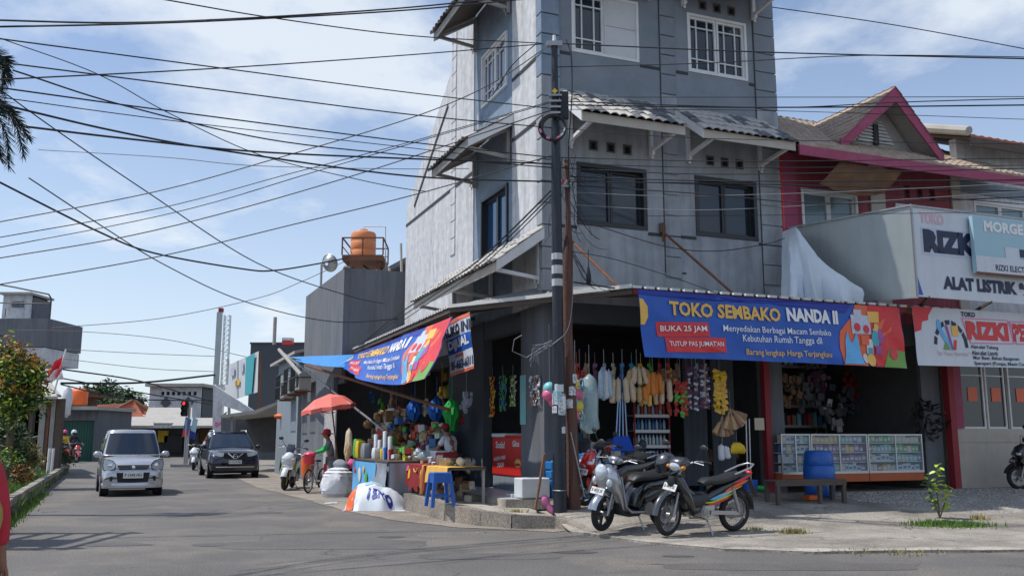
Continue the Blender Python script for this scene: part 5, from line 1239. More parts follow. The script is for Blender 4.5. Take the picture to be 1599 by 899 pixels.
        mb = MB(); mb.tube([(-.55,-.16,.80),(-.8,-.14,.86),(-.9,-.06,.88),(-.9,.06,.88),(-.8,.14,.86),(-.55,.16,.80)],.014,8); b(mb,'grab_rail','alloy' if style != 'retro' else 'grey_paint')
        mb = MB(); mb.ball((-.9,0,.74),.04,.09,.035); b(mb,'tail_light','red_gloss')
        mb = MB(); arc(mb,xr,rw,rw+.06,70,170,.07); mb.bar((-.86,0,.66),(xr-rw-.08,0,.36),.13,.014); b(mb,'rear_mudguard','black_plastic')
        mb = MB(); mb.cb((-.35,.08,.30),.46,.13,.16); mb.lathe([(0,.02),(.1,.03),(.1,.15),(0,.16)],(-.2,0,.31),16,'y'); mb.lathe([(0,.02),(.085,.03),(.085,.15),(0,.16)],(xr,0,rw),16,'y'); b(mb,'engine','steel')
        mb = MB(); mb.tube([(-.2,-.1,.25),(-.35,-.14,.24),(-.8,-.16,.36)],[.02,.05,.055],14); b(mb,'exhaust','black_plastic')
        mb = MB(); mb.tube([(xr+.02,.15,rw+.1),(-.5,.14,.62)],.028,8); b(mb,'shock_absorber','steel')
        px_, pz_ = xf+.09, .58
    wheel(root, xr, rw, tw*(1.1 if not under else 1.15), kind, rim)
    mb = MB(); mb.cb((px_+.03,0,pz_),.008,.27,.10,Matrix.Rotation(R_(-22),3,'Y')); pl = b(mb,'number_plate','plate' if plate_t == 'white' else 'black_plate',smooth=0)
    m2 = MB(); vs, fs2, _ = text_mesh('B 3482 UK' if plate_t == 'black' else 'B 4415 SK', .02); Rm = Matrix.Rotation(R_(-22),3,'Y')
    for ht, zc, st in ((.05,.005,0.0),):
        m2.add([tuple(Rm @ Vector((.0055,(x-.5)*.23,(y-.5)*ht+zc))+Vector((px_+.03,0,pz_))) for x,y in vs], fs2)
    b(m2,'lettering','text_white' if plate_t == 'black' else 'text_dark',par=root,smooth=0)
    mb = MB(); mb.tube([(.0,.12,.22),(-.02,.24,.02+.0)],.012,6); mb.cb((-.02,.25,.012),.06,.03,.012); b(mb,'side_stand','steel')
    return root
def heading(dx, dy): return math.atan2(dy, dx)
# the three by the poles
ground_z = lambda P: apz(P)
def put(P): q = Vector(P); q.z = ground_z(q)+.006; return q
hb = heading(-1.07,-.60)
bk = bike('motorcycle','black underbone motorcycle with colourful tail stripes nearest the camera',put((2.90,14.42,0)),hb,'underbone','black_paint','black_paint',1.08,lean=-7,steer=14,plate_t='white',rim='steel',group='motorcycles parked by the poles')
bike('motorcycle','silver retro scooter with a round headlight between two other motorcycles',put((1.88,14.72,0)),heading(-.98,-.75),'retro','silver_paint','black_paint',1.05,lean=-7,steer=10,rim='black_plastic',group='motorcycles parked by the poles')
bike('motorcycle','red scooter standing behind the silver one next to the wooden pole',put((1.83,16.75,0)),heading(-.90,-.62),'sport','red_paint','silver_paint',1.05,rear='black_paint',lean=-7,steer=-8,rim='black_plastic',group='motorcycles parked by the poles')
hm = Matrix.Rotation(hb,4,'Z')
# helmet hung on the silver scooter's handlebar
def helmet(label, P, rz, m, sc=1.0, visor=True, parent=None, tilt=0.0):
    t = thing('helmet', label, 'helmet', P, rz) if parent is None else None
    mb = MB(); prof = [(math.sin(math.pi*i/10)*.135, -.135*math.cos(math.pi*i/10)) for i in range(2,11)]
    mb.lathe([(.10,-.13),(.125,-.10)]+prof[1:]+[(.0,.136)],(0,0,0),22); mb.v = [(v[0]*1.12,v[1],v[2]*(1.0)) for v in mb.v]
    if parent is None:
        sh = mb.build('shell', m, t, smooth=70); t.scale = (sc,)*3; t.rotation_euler = (0,R_(tilt),rz)
        if visor: v = MB(); v.lathe([(.142,-.07),(.146,-.02),(.138,.05)],(0,0,0),22,cap=False); v.v = [(a*1.14,b,c) for a,b,c in v.v]; k = 22; v.q = [f for f in v.q if sum(v.v[i][0] for i in f)/4 > .05]; v.mi = [0]*len(v.q); v.build('visor','car_glass',t,smooth=70)
    return t
hp = D(1040,722,14.35); helmet('dark grey full helmet hanging between the silver scooter and the striped motorcycle',hp,R_(-150),'grey_paint',1.18,tilt=25)
# green and black scooter at the right edge
rs = W(13.0,-.95,0); rs.z = ZA(-.95)+.01
gp = D(1592,768,21.3); 
P_ = Vector((12.25,21.1,0)); P_.z = ZA(loc(P_).y)
bike('motorcycle','black and green scooter parked sideways before the cream shop wall',P_,heading(-1,.06),'sport','black_plastic','black_paint',1.12,lean=-5,rim='alloy',plate_t='black',mirrors=True)
# white and lime scooter on the left
P_ = G(447,760); bike('motorcycle','white and lime maxi scooter facing the road beside the grey house',Vector((-6.55,27.2,.01)),heading(.10,-1),'maxi','white_gloss','lime_paint',1.12,lean=-6,steer=-5,rim='lime_paint')
# ================================================================ CARS
def car(name,label,P,rz,L_,Wd,Ht,paint,style):
    root = thing(name,label,'car',P,rz); suv = style == 'suv'
    hw = Wd/2; fr = L_/2
    # hull: rings along x, each from sill up over the bonnet/belt
    if not suv: st = [(fr,.30,.58,.86),(fr-.04,.22,.66,.93),(fr-.14,.20,.80,.985),(fr-.30,.20,.90,1.0),(fr-.75,.20,1.00,1.0),(fr-1.0,.20,1.04,1.0),(0,.20,1.05,1.0),(-fr+.5,.20,1.06,1.0),(-fr+.12,.25,1.05,.97),(-fr,.36,.95,.9)]
    else: st = [(fr,.36,.66,.80),(fr-.06,.26,.80,.90),(fr-.2,.24,.92,.97),(fr-.45,.24,1.0,1.0),(fr-1.0,.24,1.07,1.0),(fr-1.25,.24,1.1,1.0),(0,.24,1.12,1.0),(-fr+.6,.24,1.14,1.0),(-fr+.15,.28,1.1,.97),(-fr,.42,1.0,.9)]
    rings = []
    for x,z0,z1,k in st:
        y = hw*k; r = min(.13,(z1-z0)*.3)
        half = [(y*.80,z0),(y*.95,z0+.04),(y*.985,z0+.18),(y,(z0+z1)/2),(y*.985,z1-r*1.2),(y*.94,z1-r*.4),(y*.82,z1-.02),(y*.55,z1+.012),(0,z1+.025)]
        rings.append([(x,a,c) for a,c in half]+[(x,-a,c) for a,c in half[-2::-1]])
    mb = MB(); mb.loft(rings)
    body = mb.build('body',paint,root,smooth=48)
    # wheel arches and wheels
    rw = .30 if not suv else .36; wx = (L_*.335, -L_*.335)
    for x in wx:
        for s_ in (-1,1):
            m2 = MB(); arc2 = []
            m2.lathe([(rw+.055,-.002),(rw+.055,.012),(rw-.02,.012)],(x,s_*(hw-.006) if s_ > 0 else s_*(hw+.006),rw),24,'y',cap=True); m2.build('wheel_arch','matt_black',root)
            w_ = thing('wheel',None,None,(x,s_*(hw-.09),rw)); w_.parent = root
            m3 = MB(); m3.lathe([(rw-.11,-.09),(rw-.02,-.10),(rw,-.07),(rw,.07),(rw-.02,.105),(rw-.11,.105),(rw-.11,-.09)],(0,0,0),28,'y',cap=False); m3.build('tyre','rubber',w_,smooth=50)
            m3 = MB(); m3.lathe([(0,.02),(rw-.11,.02),(rw-.10,.1),(rw-.12,.1),(rw-.14,.05)],(0,0,0),28,'y',cap=False) if s_ > 0 else m3.lathe([(0,-.02),(rw-.11,-.02),(rw-.10,-.1),(rw-.12,-.1),(rw-.14,-.05)],(0,0,0),28,'y',cap=False)
            for k in range(5):
                a = k*2*math.pi/5; m3.bar((0,s_*.08,0),((rw-.12)*math.cos(a),s_*.085,(rw-.12)*math.sin(a)),.03,.06,(0,1,0))
            m3.build('rim','alloy',w_,smooth=40)
    # greenhouse
    if not suv: fb,ft,rt_,rb_ = fr-.78,fr-1.28,-fr+.42,-fr+.12; zb_,zt_ = 1.02,Ht-.05; kb,kt = .965,.79
    else: fb,ft,rt_,rb_ = fr-1.15,fr-1.95,-fr+.75,-fr+.2; zb_,zt_ = 1.08,Ht-.08; kb,kt = .93,.74
    def gp_(x, y, z): return (x,y,z)
    gs = []
    N_ = 6
    def ring_at(t):
        z = zb_+(zt_-zb_)*t; k = kb+(kt-kb)*t**1.15; xf_ = fb+(ft-fb)*t; xr_ = rb_+(rt_-rb_)*t**1.6; y = hw*k; c = .10
        bow = .07
        pts_ = [(xf_-c*.9,y),(xf_-c*.3,y*.94)]+[(xf_+bow*(1-(u)**2)*.6,y*u*.9) for u in (.9,.45,0,-.45,-.9)]+[(xf_-c*.3,-y*.94),(xf_-c*.9,-y),((xf_+xr_)/2,-y*1.01),(xr_+.1,-y),(xr_,-y*.8),(xr_-.02,0),(xr_,y*.8),(xr_+.1,y),((xf_+xr_)/2,y*1.01)]
        return [(a,b_,z) for a,b_ in pts_]
    rg = [ring_at(t/6) for t in range(7)]
    top = [(a*.97+.0,b_*.93,Ht-.012) for a,b_,_ in rg[-1]]; top2 = [(a*.80+(ft+rt_)/2*.2,b_*.6,Ht) for a,b_,_ in rg[-1]]
    mb = MB(); mb.loft(rg+[top,top2]); mb.build('cabin',paint,root,smooth=40)
    # glass panels offset outward
    def panel(nm,i0,i1,t0,t1,off,m='car_glass',inset=(0,0)):
        m2 = MB(); rows = []
        for q in range(7):
            t = t0+(t1-t0)*q/6; r_ = ring_at(t); sub_ = []
            for i in range(i0,i1+1): sub_.append(Vector(r_[i % len(r_)]))
            a = sub_[0].lerp(sub_[1],inset[0]); b_ = sub_[-1].lerp(sub_[-2],inset[1]); sub_[0] = a; sub_[-1] = b_
            c_ = Vector(((fb+rb_)/2,0,0)); out_ = []
            for v in sub_:
                d = Vector((v.x-c_.x, v.y, 0)); d = Vector((1 if i0 < 8 and i1 <= 8 and nm == 'windscreen' else 0, 0, .25)) if nm == 'windscreen' else Vector((0,1 if v.y > 0 else -1,.1))
                out_.append(v+d.normalized()*off)
            rows.append(out_)
        n_ = len(rows[0]); m2.add([tuple(v) for r_ in rows for v in r_],[(a*n_+b_,a*n_+b_+1,(a+1)*n_+b_+1,(a+1)*n_+b_) for a in range(6) for b_ in range(n_-1)])
        return m2.build(nm,m,root,smooth=50)
    panel('windscreen',1,7,.06,.93,.012)
    # side windows (two per side)
    for s_,(i0,i1) in ((-1,(8,10)),(1,(14,16))):
        for seg in (0,1):
            a,b_ = (i0+seg,i0+seg+1); panel('side_window',a,b_,.08,.90,.012,inset=(.06,.06))
    # front end
    def fz(mb_, pts_, x, t=.03): mb_.prism(pts_, lambda a,c,tt:(tt,a,c), x-t, x)
    def mirror(p): return p+[(-a,c) for a,c in p[::-1]]
    if not suv:
        mb = MB(); fz(mb, mirror([(.0,.79),(.30,.79),(.40,.785),(.33,.69),(.0,.685)]), fr-.012,.06); gr = mb.build('grille','black_plastic',root)
        for k in range(2): m2 = MB(); m2.box(fr-.02,fr-.004,-.35,.35,.715+k*.035,.722+k*.035); m2.build('grille_bar','steel',gr)
        mb = MB(); mb.ball((fr-.002,0,.735),.01,.045,.045,12,8); mb.build('badge','chrome',root)
        mb = MB(); fz(mb, mirror([(0,.60),(.40,.60),(.36,.36),(.0,.345)]), fr+.012,.06); mb.build('air_intake','matt_black',root)
        mb = MB(); 
        rb2 = []
        for x,k in ((fr-.25,1.015),(fr-.02,.95),(fr+.05,.80),(fr+.06,.5)): pass
        ringsB = []
        for y in [i/12*2-1 for i in range(13)]:
            xx = fr+.055-.22*abs(y)**3.2; ringsB.append([(xx-.1,y*hw*.995,.20),(xx,y*hw,.215),(xx+.015,y*hw,.30),(xx,y*hw,.345),(xx-.08,y*hw*.99,.34)])
        mb.loft(ringsB); mb.build('bumper',paint,root,smooth=50)
        for s_ in (-1,1):
            m2 = MB(); 
            pts_ = [(.43,.80),(.50,.88),(.62,.93),(.70,.94),(.72,.80),(.70,.68),(.58,.655),(.46,.70)]
            m2.prism([(s_*a,c) for a,c in pts_], lambda a,c,tt:(fr-.005+tt-.28*max(0,abs(a)-.38)-.10*max(0,c-.72),a,c), -.05,.012); hl = m2.build('headlight','car_headlamp',root)
            m2 = MB(); m2.prism([(s_*a,c) for a,c in [(.41,.80),(.49,.90),(.62,.945),(.71,.955),(.735,.80),(.715,.665),(.58,.64),(.44,.69)]], lambda a,c,tt:(fr-.012+tt-.28*max(0,abs(a)-.38)-.10*max(0,c-.72),a,c), -.05,.012); m2.build('lamp_housing','black_plastic',hl)
            m2 = MB(); m2.lathe([(.05,0),(.06,.012),(.04,.02),(0,.022)],(fr-.045,s_*.55,.78),18,'x'); m2.build('lamp_bowl','chrome',hl,smooth=50)
            m2 = MB(); pts_ = [(.47,.50),(.63,.52),(.66,.40),(.50,.385)]; m2.prism([(s_*a,c) for a,c in pts_], lambda a,c,tt:(fr+.025+tt-.22*max(0,abs(a)-.40),a,c), -.05,.008); m2.build('fog_recess','matt_black',root)
            m2 = MB(); m2.ball((fb-.16,s_*(hw+.10),1.05),.06,.11,.085,16,10); m2.bar((fb-.18,s_*(hw*.93),1.02),(fb-.17,s_*(hw+.04),1.03),.05,.04); m2.build('mirror',paint,root,smooth=60)
            m2 = MB(); m2.ball((fr-.66,0,0),.001); 
        mb = MB(); mb.box(fr+.05,fr+.062,-.24,.24,.46,.61); mb.build('number_plate','plate',root)
        vs,fs2,_ = text_mesh('F 1342 HU',.02); m2 = MB(); m2.add([(fr+.066,(x-.5)*.40,.505+y*.07) for x,y in vs],fs2); m2.build('lettering','text_dark',root)
        for s_ in (-1,1): m2 = MB(); m2.tube([(fb+.02,s_*.1,1.07),(fb-.02,s_*.1+.45,1.075)],.008,5); m2.build('wiper','matt_black',root)
        mb = MB(); mb.cb((fb-.33,.12,1.27),.02,.12,.16); mb.build('rear_view_mirror','matt_black',root)
    else:
        mb = MB(); fz(mb, mirror([(.0,.90),(.34,.92),(.42,.93),(.36,.72),(.0,.66)]), fr-.01,.06); mb.build('grille','matt_black',root)
        for s_ in (-1,1):
            m2 = MB(); m2.bar((fr+.012,s_*.05,.735),(fr-.0,s_*.27,.915),.03,.06,(1,0,0)); m2.build('grille_trim','chrome',root)
            m2 = MB(); pts_ = [(.40,.93),(.62,.96),(.80,.99),(.78,.86),(.60,.80),(.44,.79)]; m2.prism([(s_*a,c) for a,c in pts_], lambda a,c,tt:(fr-.01+tt-.42*max(0,abs(a)-.40),a,c), -.06,.014); m2.build('headlight','headlamp',root)
            m2 = MB(); m2.lathe([(.06,0),(.07,.02),(0,.03)],(fr-.06,s_*.62,.55),14,'x'); m2.build('fog_lamp','headlamp',root)
            m2 = MB(); m2.ball((fb-.25,s_*(hw+.11),1.14),.07,.12,.085,16,10); m2.build('mirror',paint,root,smooth=60)
            m2 = MB(); m2.tube([(ft-.05,s_*hw*.66,Ht-.03),(ft-.15,s_*hw*.67,Ht+.045),(rt_+.2,s_*hw*.67,Ht+.045),(rt_+.05,s_*hw*.66,Ht-.02)],.018,8); m2.build('roof_rail','alloy',root)
        mb = MB(); mb.lathe([(.07,0),(.085,.012),(.07,.02)],(fr,0,.80),20,'x',cap=False); mb.box(fr,fr+.018,-.09,.09,.79,.81); mb.build('badge','chrome',root)
        mb = MB(); mb.bar((fr-.0,-.68,.42),(fr-.0,.68,.42),.04,.03); mb.build('bumper_trim','chrome',root)
        mb = MB(); fz(mb, mirror([(0,.56),(.50,.58),(.46,.46),(0,.45)]), fr+.0,.06); mb.build('air_intake','matt_black',root)
        mb = MB(); mb.box(fr+.01,fr+.022,-.23,.23,.53,.66); mb.build('number_plate','plate',root)
        vs,fs2,_ = text_mesh('F 1117 FD',.02); m2 = MB(); m2.add([(fr+.026,(x-.5)*.40,.565+y*.06) for x,y in vs],fs2); m2.build('lettering','text_dark',root)
    mb = MB(); mb.box(-fr+.3,fr-.3,-hw*.8,hw*.8,.18,.5); mb.build('underbody','matt_black',root)
    return root
pc = G(205,774); hd = heading(.44,-.90)
cp_ = Vector((pc.x,pc.y,0))-Vector((math.cos(hd),math.sin(hd),0))*1.62
car('small_van','silver compact high-roofed car driving toward the camera on the left road',cp_,hd,3.6,1.475,1.70,'car_silver','van')
pc = G(364,746); hd = heading(.40,-.92)
cp_ = Vector((pc.x+.0,pc.y,0))-Vector((math.cos(hd),math.sin(hd),0))*1.9
car('parked_suv','dark blue sport utility vehicle parked at the right side of the left road',cp_,hd,4.6,1.82,1.71,'navy_paint','suv')
# ================================================================ GOODS OF THE GROCERY SHOP
def Wp(x, y, w_): return uR(x, y, w_)
def hang_string(mb, P, up, r=.006): mb.tube([Vector((0,0,0)), Vector((0,0,up))], r, 5)
GH = 'goods hanging under the awning of the grocery shop'
ORD = ('first','second','third','fourth','fifth','sixth','seventh','eighth','ninth','tenth','eleventh','twelfth','thirteenth','fourteenth','fifteenth','sixteenth','seventeenth','eighteenth')
rnd = random.Random(31)
HW = -.75
def sausage(mb, c, h, r, n=10, tilt=0.0, j=.0):
    # closed bag tube with knotted top
    k = [(0,-h),(r*.75,-h*.96),(r,-h*.8),(r*.93,-h*.45),(r,-h*.15),(r*.8,-.03*h),(r*.25,h*.04),(r*.12,h*.10)]
    m2 = MB(); m2.lathe([(a*(1+rnd.uniform(-j,j)),z) for a,z in k],(0,0,0),n)
    R3 = Matrix.Rotation(tilt,3,'Y') @ Matrix.Rotation(rnd.random()*3,3,'Z')
    mb.add([tuple(R3 @ Vector(v)+Vector(c)) for v in m2.v], m2.q)
def bunch(name, label, x, ytop, items, m, cat='snack bags', ystr=545, w_=HW, sm='wire_grey', rz=ROT):
    P = Wp(x, ytop, w_); root = thing(name, label, cat, P, rz, GH)
    S = MB(); up = Wp(x,ystr,w_).z-P.z; S.tube([(0,0,-.05),(0,0,up)],.007,5); S.build('string', sm, root)
    for (dx,dz,h,r,tilt,mm) in items:
        b_ = MB(); sausage(b_, (dx, rnd.uniform(-.05,.05), dz), h, r, tilt=tilt, j=.08); b_.build('bag', mm or m, root, smooth=60)
    return root
pm = UR(940,600,HW); PX = (UR(950,600,HW).x-UR(940,600,HW).x)/10   # metres per px here
bunch('snack_bags','tall clear bag of white and blue tubes hanging left of the beige snack bags',943,580,[(-.09,0,.52,.055,.05,None),(0,0,.55,.06,0,'pale_bottle'),(.09,0,.5,.055,-.05,None),(.04,-.02,.5,.05,0,'sack')],'pale_bottle','bag')
bunch('snack_bags','row of four pale beige snack bags hanging in front of the blue brooms',972,592,[(-.19,0,.46,.06,.08,None),(-.07,0,.44,.062,.02,None),(.05,.0,.45,.062,-.05,None),(.17,.02,.44,.06,-.14,None)],'cracker_pale')
bunch('snack_bags','upper bunch of brown cracker bags near the middle of the opening',994,574,[(-.14,-.05,.30,.05,.35,'cracker'),(-.06,0,.32,.055,.12,'cracker_pale'),(.03,0,.33,.055,-.08,'cracker_pale'),(.12,0,.32,.05,-.25,'cracker_pale'),(.2,-.03,.28,.05,-.4,'cracker')],'cracker')
bunch('snack_bags','bunch of brown cracker bags below the upper one',997,604,[(-.08,0,.3,.05,.1,None),(.03,0,.3,.055,0,None),(.12,0,.28,.05,-.1,'cracker_orange')],'cracker',ystr=578)
bunch('snack_bags','bright orange snack bags hanging in the middle of the opening',1019,583,[(-.1,0,.42,.055,.06,None),(-.02,.01,.44,.055,0,None),(.06,0,.42,.055,-.04,None),(.13,-.02,.38,.05,-.12,None)],'cracker_orange')
bunch('snack_bags','yellowish snack bags hanging under the orange ones',1017,614,[(-.12,0,.22,.05,.1,None),(-.02,0,.25,.055,0,'banner_yellow'),(.08,0,.22,.05,-.1,None)],'cracker',ystr=584)
bunch('snack_bags','pair of pale snack bags right of the orange ones',1040,594,[(-.07,0,.46,.055,.03,None),(.06,0,.42,.055,-.03,None)],'cracker_pale')
# strings of sachets: every packet is a part
def sachets(label, x, y0, y1, cols, m, size=(.075,.055), w_=HW-.05, sp_=.055, alt=None, name='sachet_string', cat='sachets', ystr=545):
    P = Wp(x,y0,w_); root = thing(name,label,cat,P,ROT,GH); L_ = P.z-Wp(x,y1,w_).z; up = Wp(x,ystr,w_).z-P.z
    S = MB(); S.tube([(0,0,-.1),(0,0,up)],.006,5); S.build('string','wire_grey',root)
    base = {}
    n = int(L_/sp_)
    for c in range(cols):
        for k in range(n):
            mm = (alt if alt and rnd.random() < .35 else m)
            if mm not in base:
                q = MB(); a,b = size; q.add([(-a/2,-.004,-b/2),(a/2,-.006,-b/2),(a/2,0,b/2),(-a/2,0,b/2),(-a/2,.012,-b/2),(a/2,.012,-b/2),(0,-.02,0)],[(0,1,6),(1,2,6),(2,3,6),(3,0,6),(0,3,5,4)]); o = q.build('packet',mm,root); base[mm] = o
            else: o = base[mm].copy(); COL.objects.link(o); o.parent = root
            th = (c/(max(1,cols-1))-.5)*2 if cols > 1 else 0
            o.location = (th*.055*cols*.6+rnd.uniform(-.012,.012), -.05*math.cos(th*1.2)+rnd.uniform(-.02,.02), -k*sp_-.03*(c%2))
            o.rotation_euler = (R_(rnd.uniform(-25,25)), R_(rnd.uniform(-30,30)), R_(rnd.uniform(-50,50)))
    return root
sachets('short string of red and green food sachets beside the purple ones',1062,598,655,3,'sachet_red',alt='green_plastic',size=(.11,.07))
sachets('long curtain of dark purple coffee sachets, left half',1080,575,642,2,'sachet_purple',alt='silver_print',size=(.10,.05),w_=HW-.02)
sachets('long curtain of dark purple coffee sachets, right half',1099,570,640,2,'sachet_purple',alt='silver_print',size=(.10,.05),w_=HW)
sachets('zigzag string of bright yellow packets at the right of the opening',1123,580,648,2,'yellow_plastic',size=(.16,.08),sp_=.06,alt='banner_yellow')
sachets('faint row of red sachets high behind the ball net',905,580,600,4,'sachet_red',size=(.09,.06),w_=HW+.5,alt='sachet_purple')
sachets('row of dim sachets behind the pale snack bags',1045,578,600,5,'reed',size=(.09,.07),w_=HW+.5,alt='banner_yellow')
# net of play balls
P = Wp(898,590,HW-.3); root = thing('ball_net','net of yellow and pink play balls hanging beside the wooden pole','toy balls',P,ROT,GH)
for i,(x,y,m_) in enumerate(((896,600,'ball_yellow'),(901,616,'ball_pink'),(902,634,'ball_yellow'),(898,648,'ball_pink'),(893,626,'ball_blue'))):
    q = Wp(x,y,HW-.3)-P; q = Matrix.Rotation(-ROT,3,'Z') @ q; b_ = MB(); b_.ball(q,.115 if i != 3 else .09,n=16,m=10); b_.build('ball',m_,root,smooth=80)
S = MB(); S.tube([(0,0,-.1),(0,0,.7)],.006,5)
for k in range(6): S.tube([(0,0,.05),(.12*math.cos(k),.12*math.sin(k),-.2),(.12*math.cos(k),.12*math.sin(k),-.5),(0.03,0,-.78)],.003,4)
S.build('net','wire_grey',root)
P = Wp(858,606,HW+.05); root = thing('ball_net','pink and teal play balls peeking out left of the steel pole','toy balls',P,ROT,GH)
for (dx,dz,m_) in ((0,0,'ball_blue'),(-.02,-.12,'ball_pink'),(.1,-.24,'ball_pink')): b_ = MB(); b_.ball((dx,0,dz),.12,n=16,m=10); b_.build('ball',m_,root,smooth=80)
S = MB(); S.tube([(0,0,0),(0,0,1.2)],.006,5); S.build('string','wire_grey',root)
# bag of teal rings
P = Wp(920,592,HW-.2); root = thing('ring_bag','long clear bag full of teal plastic rings next to the ball net','toy rings',P,ROT,GH)
for k in range(12):
    y = 597+k*6.6; x = 908+(k%2)*13+ (6 if k > 8 else 0); q = Matrix.Rotation(-ROT,3,'Z') @ (Wp(x,y,HW-.2)-P); r_ = MB(); n_ = 14
    r_.tube([(.065*math.cos(t/n_*6.283),0,.065*math.sin(t/n_*6.283)) for t in range(n_+1)],.016,6); Rm = Matrix.Rotation(R_(rnd.uniform(-40,40)),3,'Z') @ Matrix.Rotation(R_(rnd.uniform(-30,30)),3,'X')
    r_.v = [tuple(Rm @ Vector(v)+q) for v in r_.v]; r_.build('ring','ball_blue' if k%3 else 'sky_print',root,smooth=60)
f_ = MB(); f_.lathe([(.02,.1),(.13,0),(.17,-.3),(.16,-.7),(.19,-.9),(.05,-1.0)],(.0,0,0),14); f_.build('film','clear_film',root,smooth=80)
S = MB(); S.tube([(0,0,.05),(0,0,.65)],.006,5); S.build('string','wire_grey',root)
# brooms
for k,(x0,x1) in enumerate(((966,962),(969,967),(972,973),(975,979))):
    P = Wp(x0,612,HW+.02*k); B = Wp(x1,682,HW+.02*k); root = thing('broom',('blue broom hanging head down, leftmost of four','blue broom hanging head down, second from the left of four','blue broom hanging head down, third from the left of four','blue broom hanging head down, rightmost of four')[k],'broom',B,ROT,'blue brooms hanging behind the scooters')
    q = Matrix.Rotation(-ROT,3,'Z') @ (P-B); h_ = MB(); h_.tube([(0,0,0),tuple(q)],.013,8); h_.build('handle','broom_blue',root,smooth=60)
    b_ = MB(); b_.loft([[(a*.03,c*.02,.02) for a,c in ((1,1),(-1,1),(-1,-1),(1,-1))],[(a*.06,c*.03,-.06) for a,c in ((1,1),(-1,1),(-1,-1),(1,-1))],[(a*.10+.01*k,c*.04,-.26) for a,c in ((1,1),(-1,1),(-1,-1),(1,-1))]])
    b_.build('bristles','blue_bristle',root)
# hand brushes and bananas
def fan(label, x, y, n, ln, m, m2, a0, a1, w_=HW, name='brush_bundle', cat='brushes'):
    P = Wp(x,y,w_); root = thing(name,label,cat,P,ROT,GH)
    for k in range(n):
        a = R_(a0+(a1-a0)*k/max(1,n-1)); b_ = MB(); e = (math.sin(a)*ln, rnd.uniform(-.04,.04), -math.cos(a)*ln)
        b_.tube([(0,0,0),(e[0]*.3,e[1],e[2]*.3),(e[0]*.45,e[1],e[2]*.45),e],[.012,.014,.04,.055],8); b_.build('brush',m if k%3 else m2,root,smooth=50)
    S = MB(); S.tube([(0,0,0),(0,0,.35)],.006,5); S.build('string','wire_grey',root)
fan('upper bundle of brown reed brushes at the right of the opening',1140,638,9,.42,'reed','cracker',-20,70)
fan('lower bundle of brown reed brushes at the right of the opening',1128,650,8,.40,'reed','cracker',-35,30,HW+.1)
P = Wp(1150,692,HW); root = thing('banana_bunch','yellow bunch of bananas hanging below the reed brushes','bananas',P,ROT,GH)
for k in range(9):
    b_ = MB(); x = -.16+.04*k; b_.tube([(x*.4,-.02*(k%2),.02),(x*.8,-.04,-.05),(x,-.05,-.14),(x*.95,-.03,-.2)],[.008,.024,.024,.008],8); b_.build('banana','yellow_plastic',root,smooth=60)
S = MB(); S.tube([(0,0,0),(0,0,.5)],.006,5); S.build('string','wire_grey',root)
bunch('snack_bags','whitish bag hanging left of the bananas',1128,695,[(0,0,.3,.07,0,None),(.07,-.03,.24,.06,-.2,None)],'sack','bag',ystr=650)
# shelf racks
def rack(label, u0, u1, w0, w1, zs, name='shelf_rack', post='red_post', lip='white_paint'):
    root = thing(name,label,'shelf',W(u0,w0,.36),ROT); H_ = zs[-1]+.45
    for (a,b) in ((0,0),(u1-u0,0),(0,w1-w0),(u1-u0,w1-w0)):
        m_ = MB(); m_.box(a-.015,a+.015,b-.015,b+.015,0,H_); m_.build('upright',post,root)
    for z_ in zs:
        m_ = MB(); m_.box(0,u1-u0,0,w1-w0,z_,z_+.02); m_.build('shelf','steel',root); m_ = MB(); m_.box(0,u1-u0,-.02,-.0,z_-.03,z_+.035); m_.build('price_rail',lip,root)
    return root
a = UR(992,700,.55).x; b = UR(1046,700,.55).x
zs = [UR(1000,y,.55).z-.36 for y in (722,697,673,649)]
rack('open rack with four pale shelf edges behind the motorcycles',a,b,.55,.95,zs)
bot = {}
def bottle(label, P, m, r, h, group, kind='bottle'):
    key = (m,round(r,3),round(h,3),kind)
    if key not in bot:
        q = MB()
        if kind == 'bottle': q.lathe([(r*.9,0),(r,.02),(r,h*.62),(r*.45,h*.8),(r*.4,h*.9)],(0,0,0),10)
        elif kind == 'box': q.box(-r,r,-r*.8,r*.8,0,h)
        elif kind == 'can': q.lathe([(r*.9,0),(r,.01),(r,h-.01),(r*.9,h)],(0,0,0),10)
        o = q.build(kind if kind != 'box' else 'carton',m,None,smooth=(50 if kind != 'box' else False)); bot[key] = o
        if kind == 'bottle': c = MB(); c.lathe([(r*.48,h*.9),(r*.48,h)],(0,0,0),8); c.build('bottle_cap','blue_plastic',o)
    else: o = copy_tree(bot[key])
    o.location = P; o.rotation_euler = (0,0,ROT+rnd.uniform(-.1,.1)); tag(o,label,{'bottle':'bottle','box':'carton','can':'can'}[kind],group)
for i,z_ in enumerate(zs):
    lv = ('bottom','second','third','top')[i]; n_ = 9
    for k in range(n_):
        u = a+.06+(b-a-.12)*k/(n_-1); mm = (('pale_bottle','water_blue'),('pale_bottle','box_white'),('pale_bottle','water_blue'),('sachet_red','pale_bottle'))[i][k%2]
        bottle(f'{"pale" if mm in ("pale_bottle","box_white") else ("blue" if mm == "water_blue" else "red")} bottle, {ORD[k]} from the left on the {lv} shelf of the open rack', W(u,.66,.36+z_+.021), mm, .032, .24, f'bottles on the {lv} shelf of the open rack')
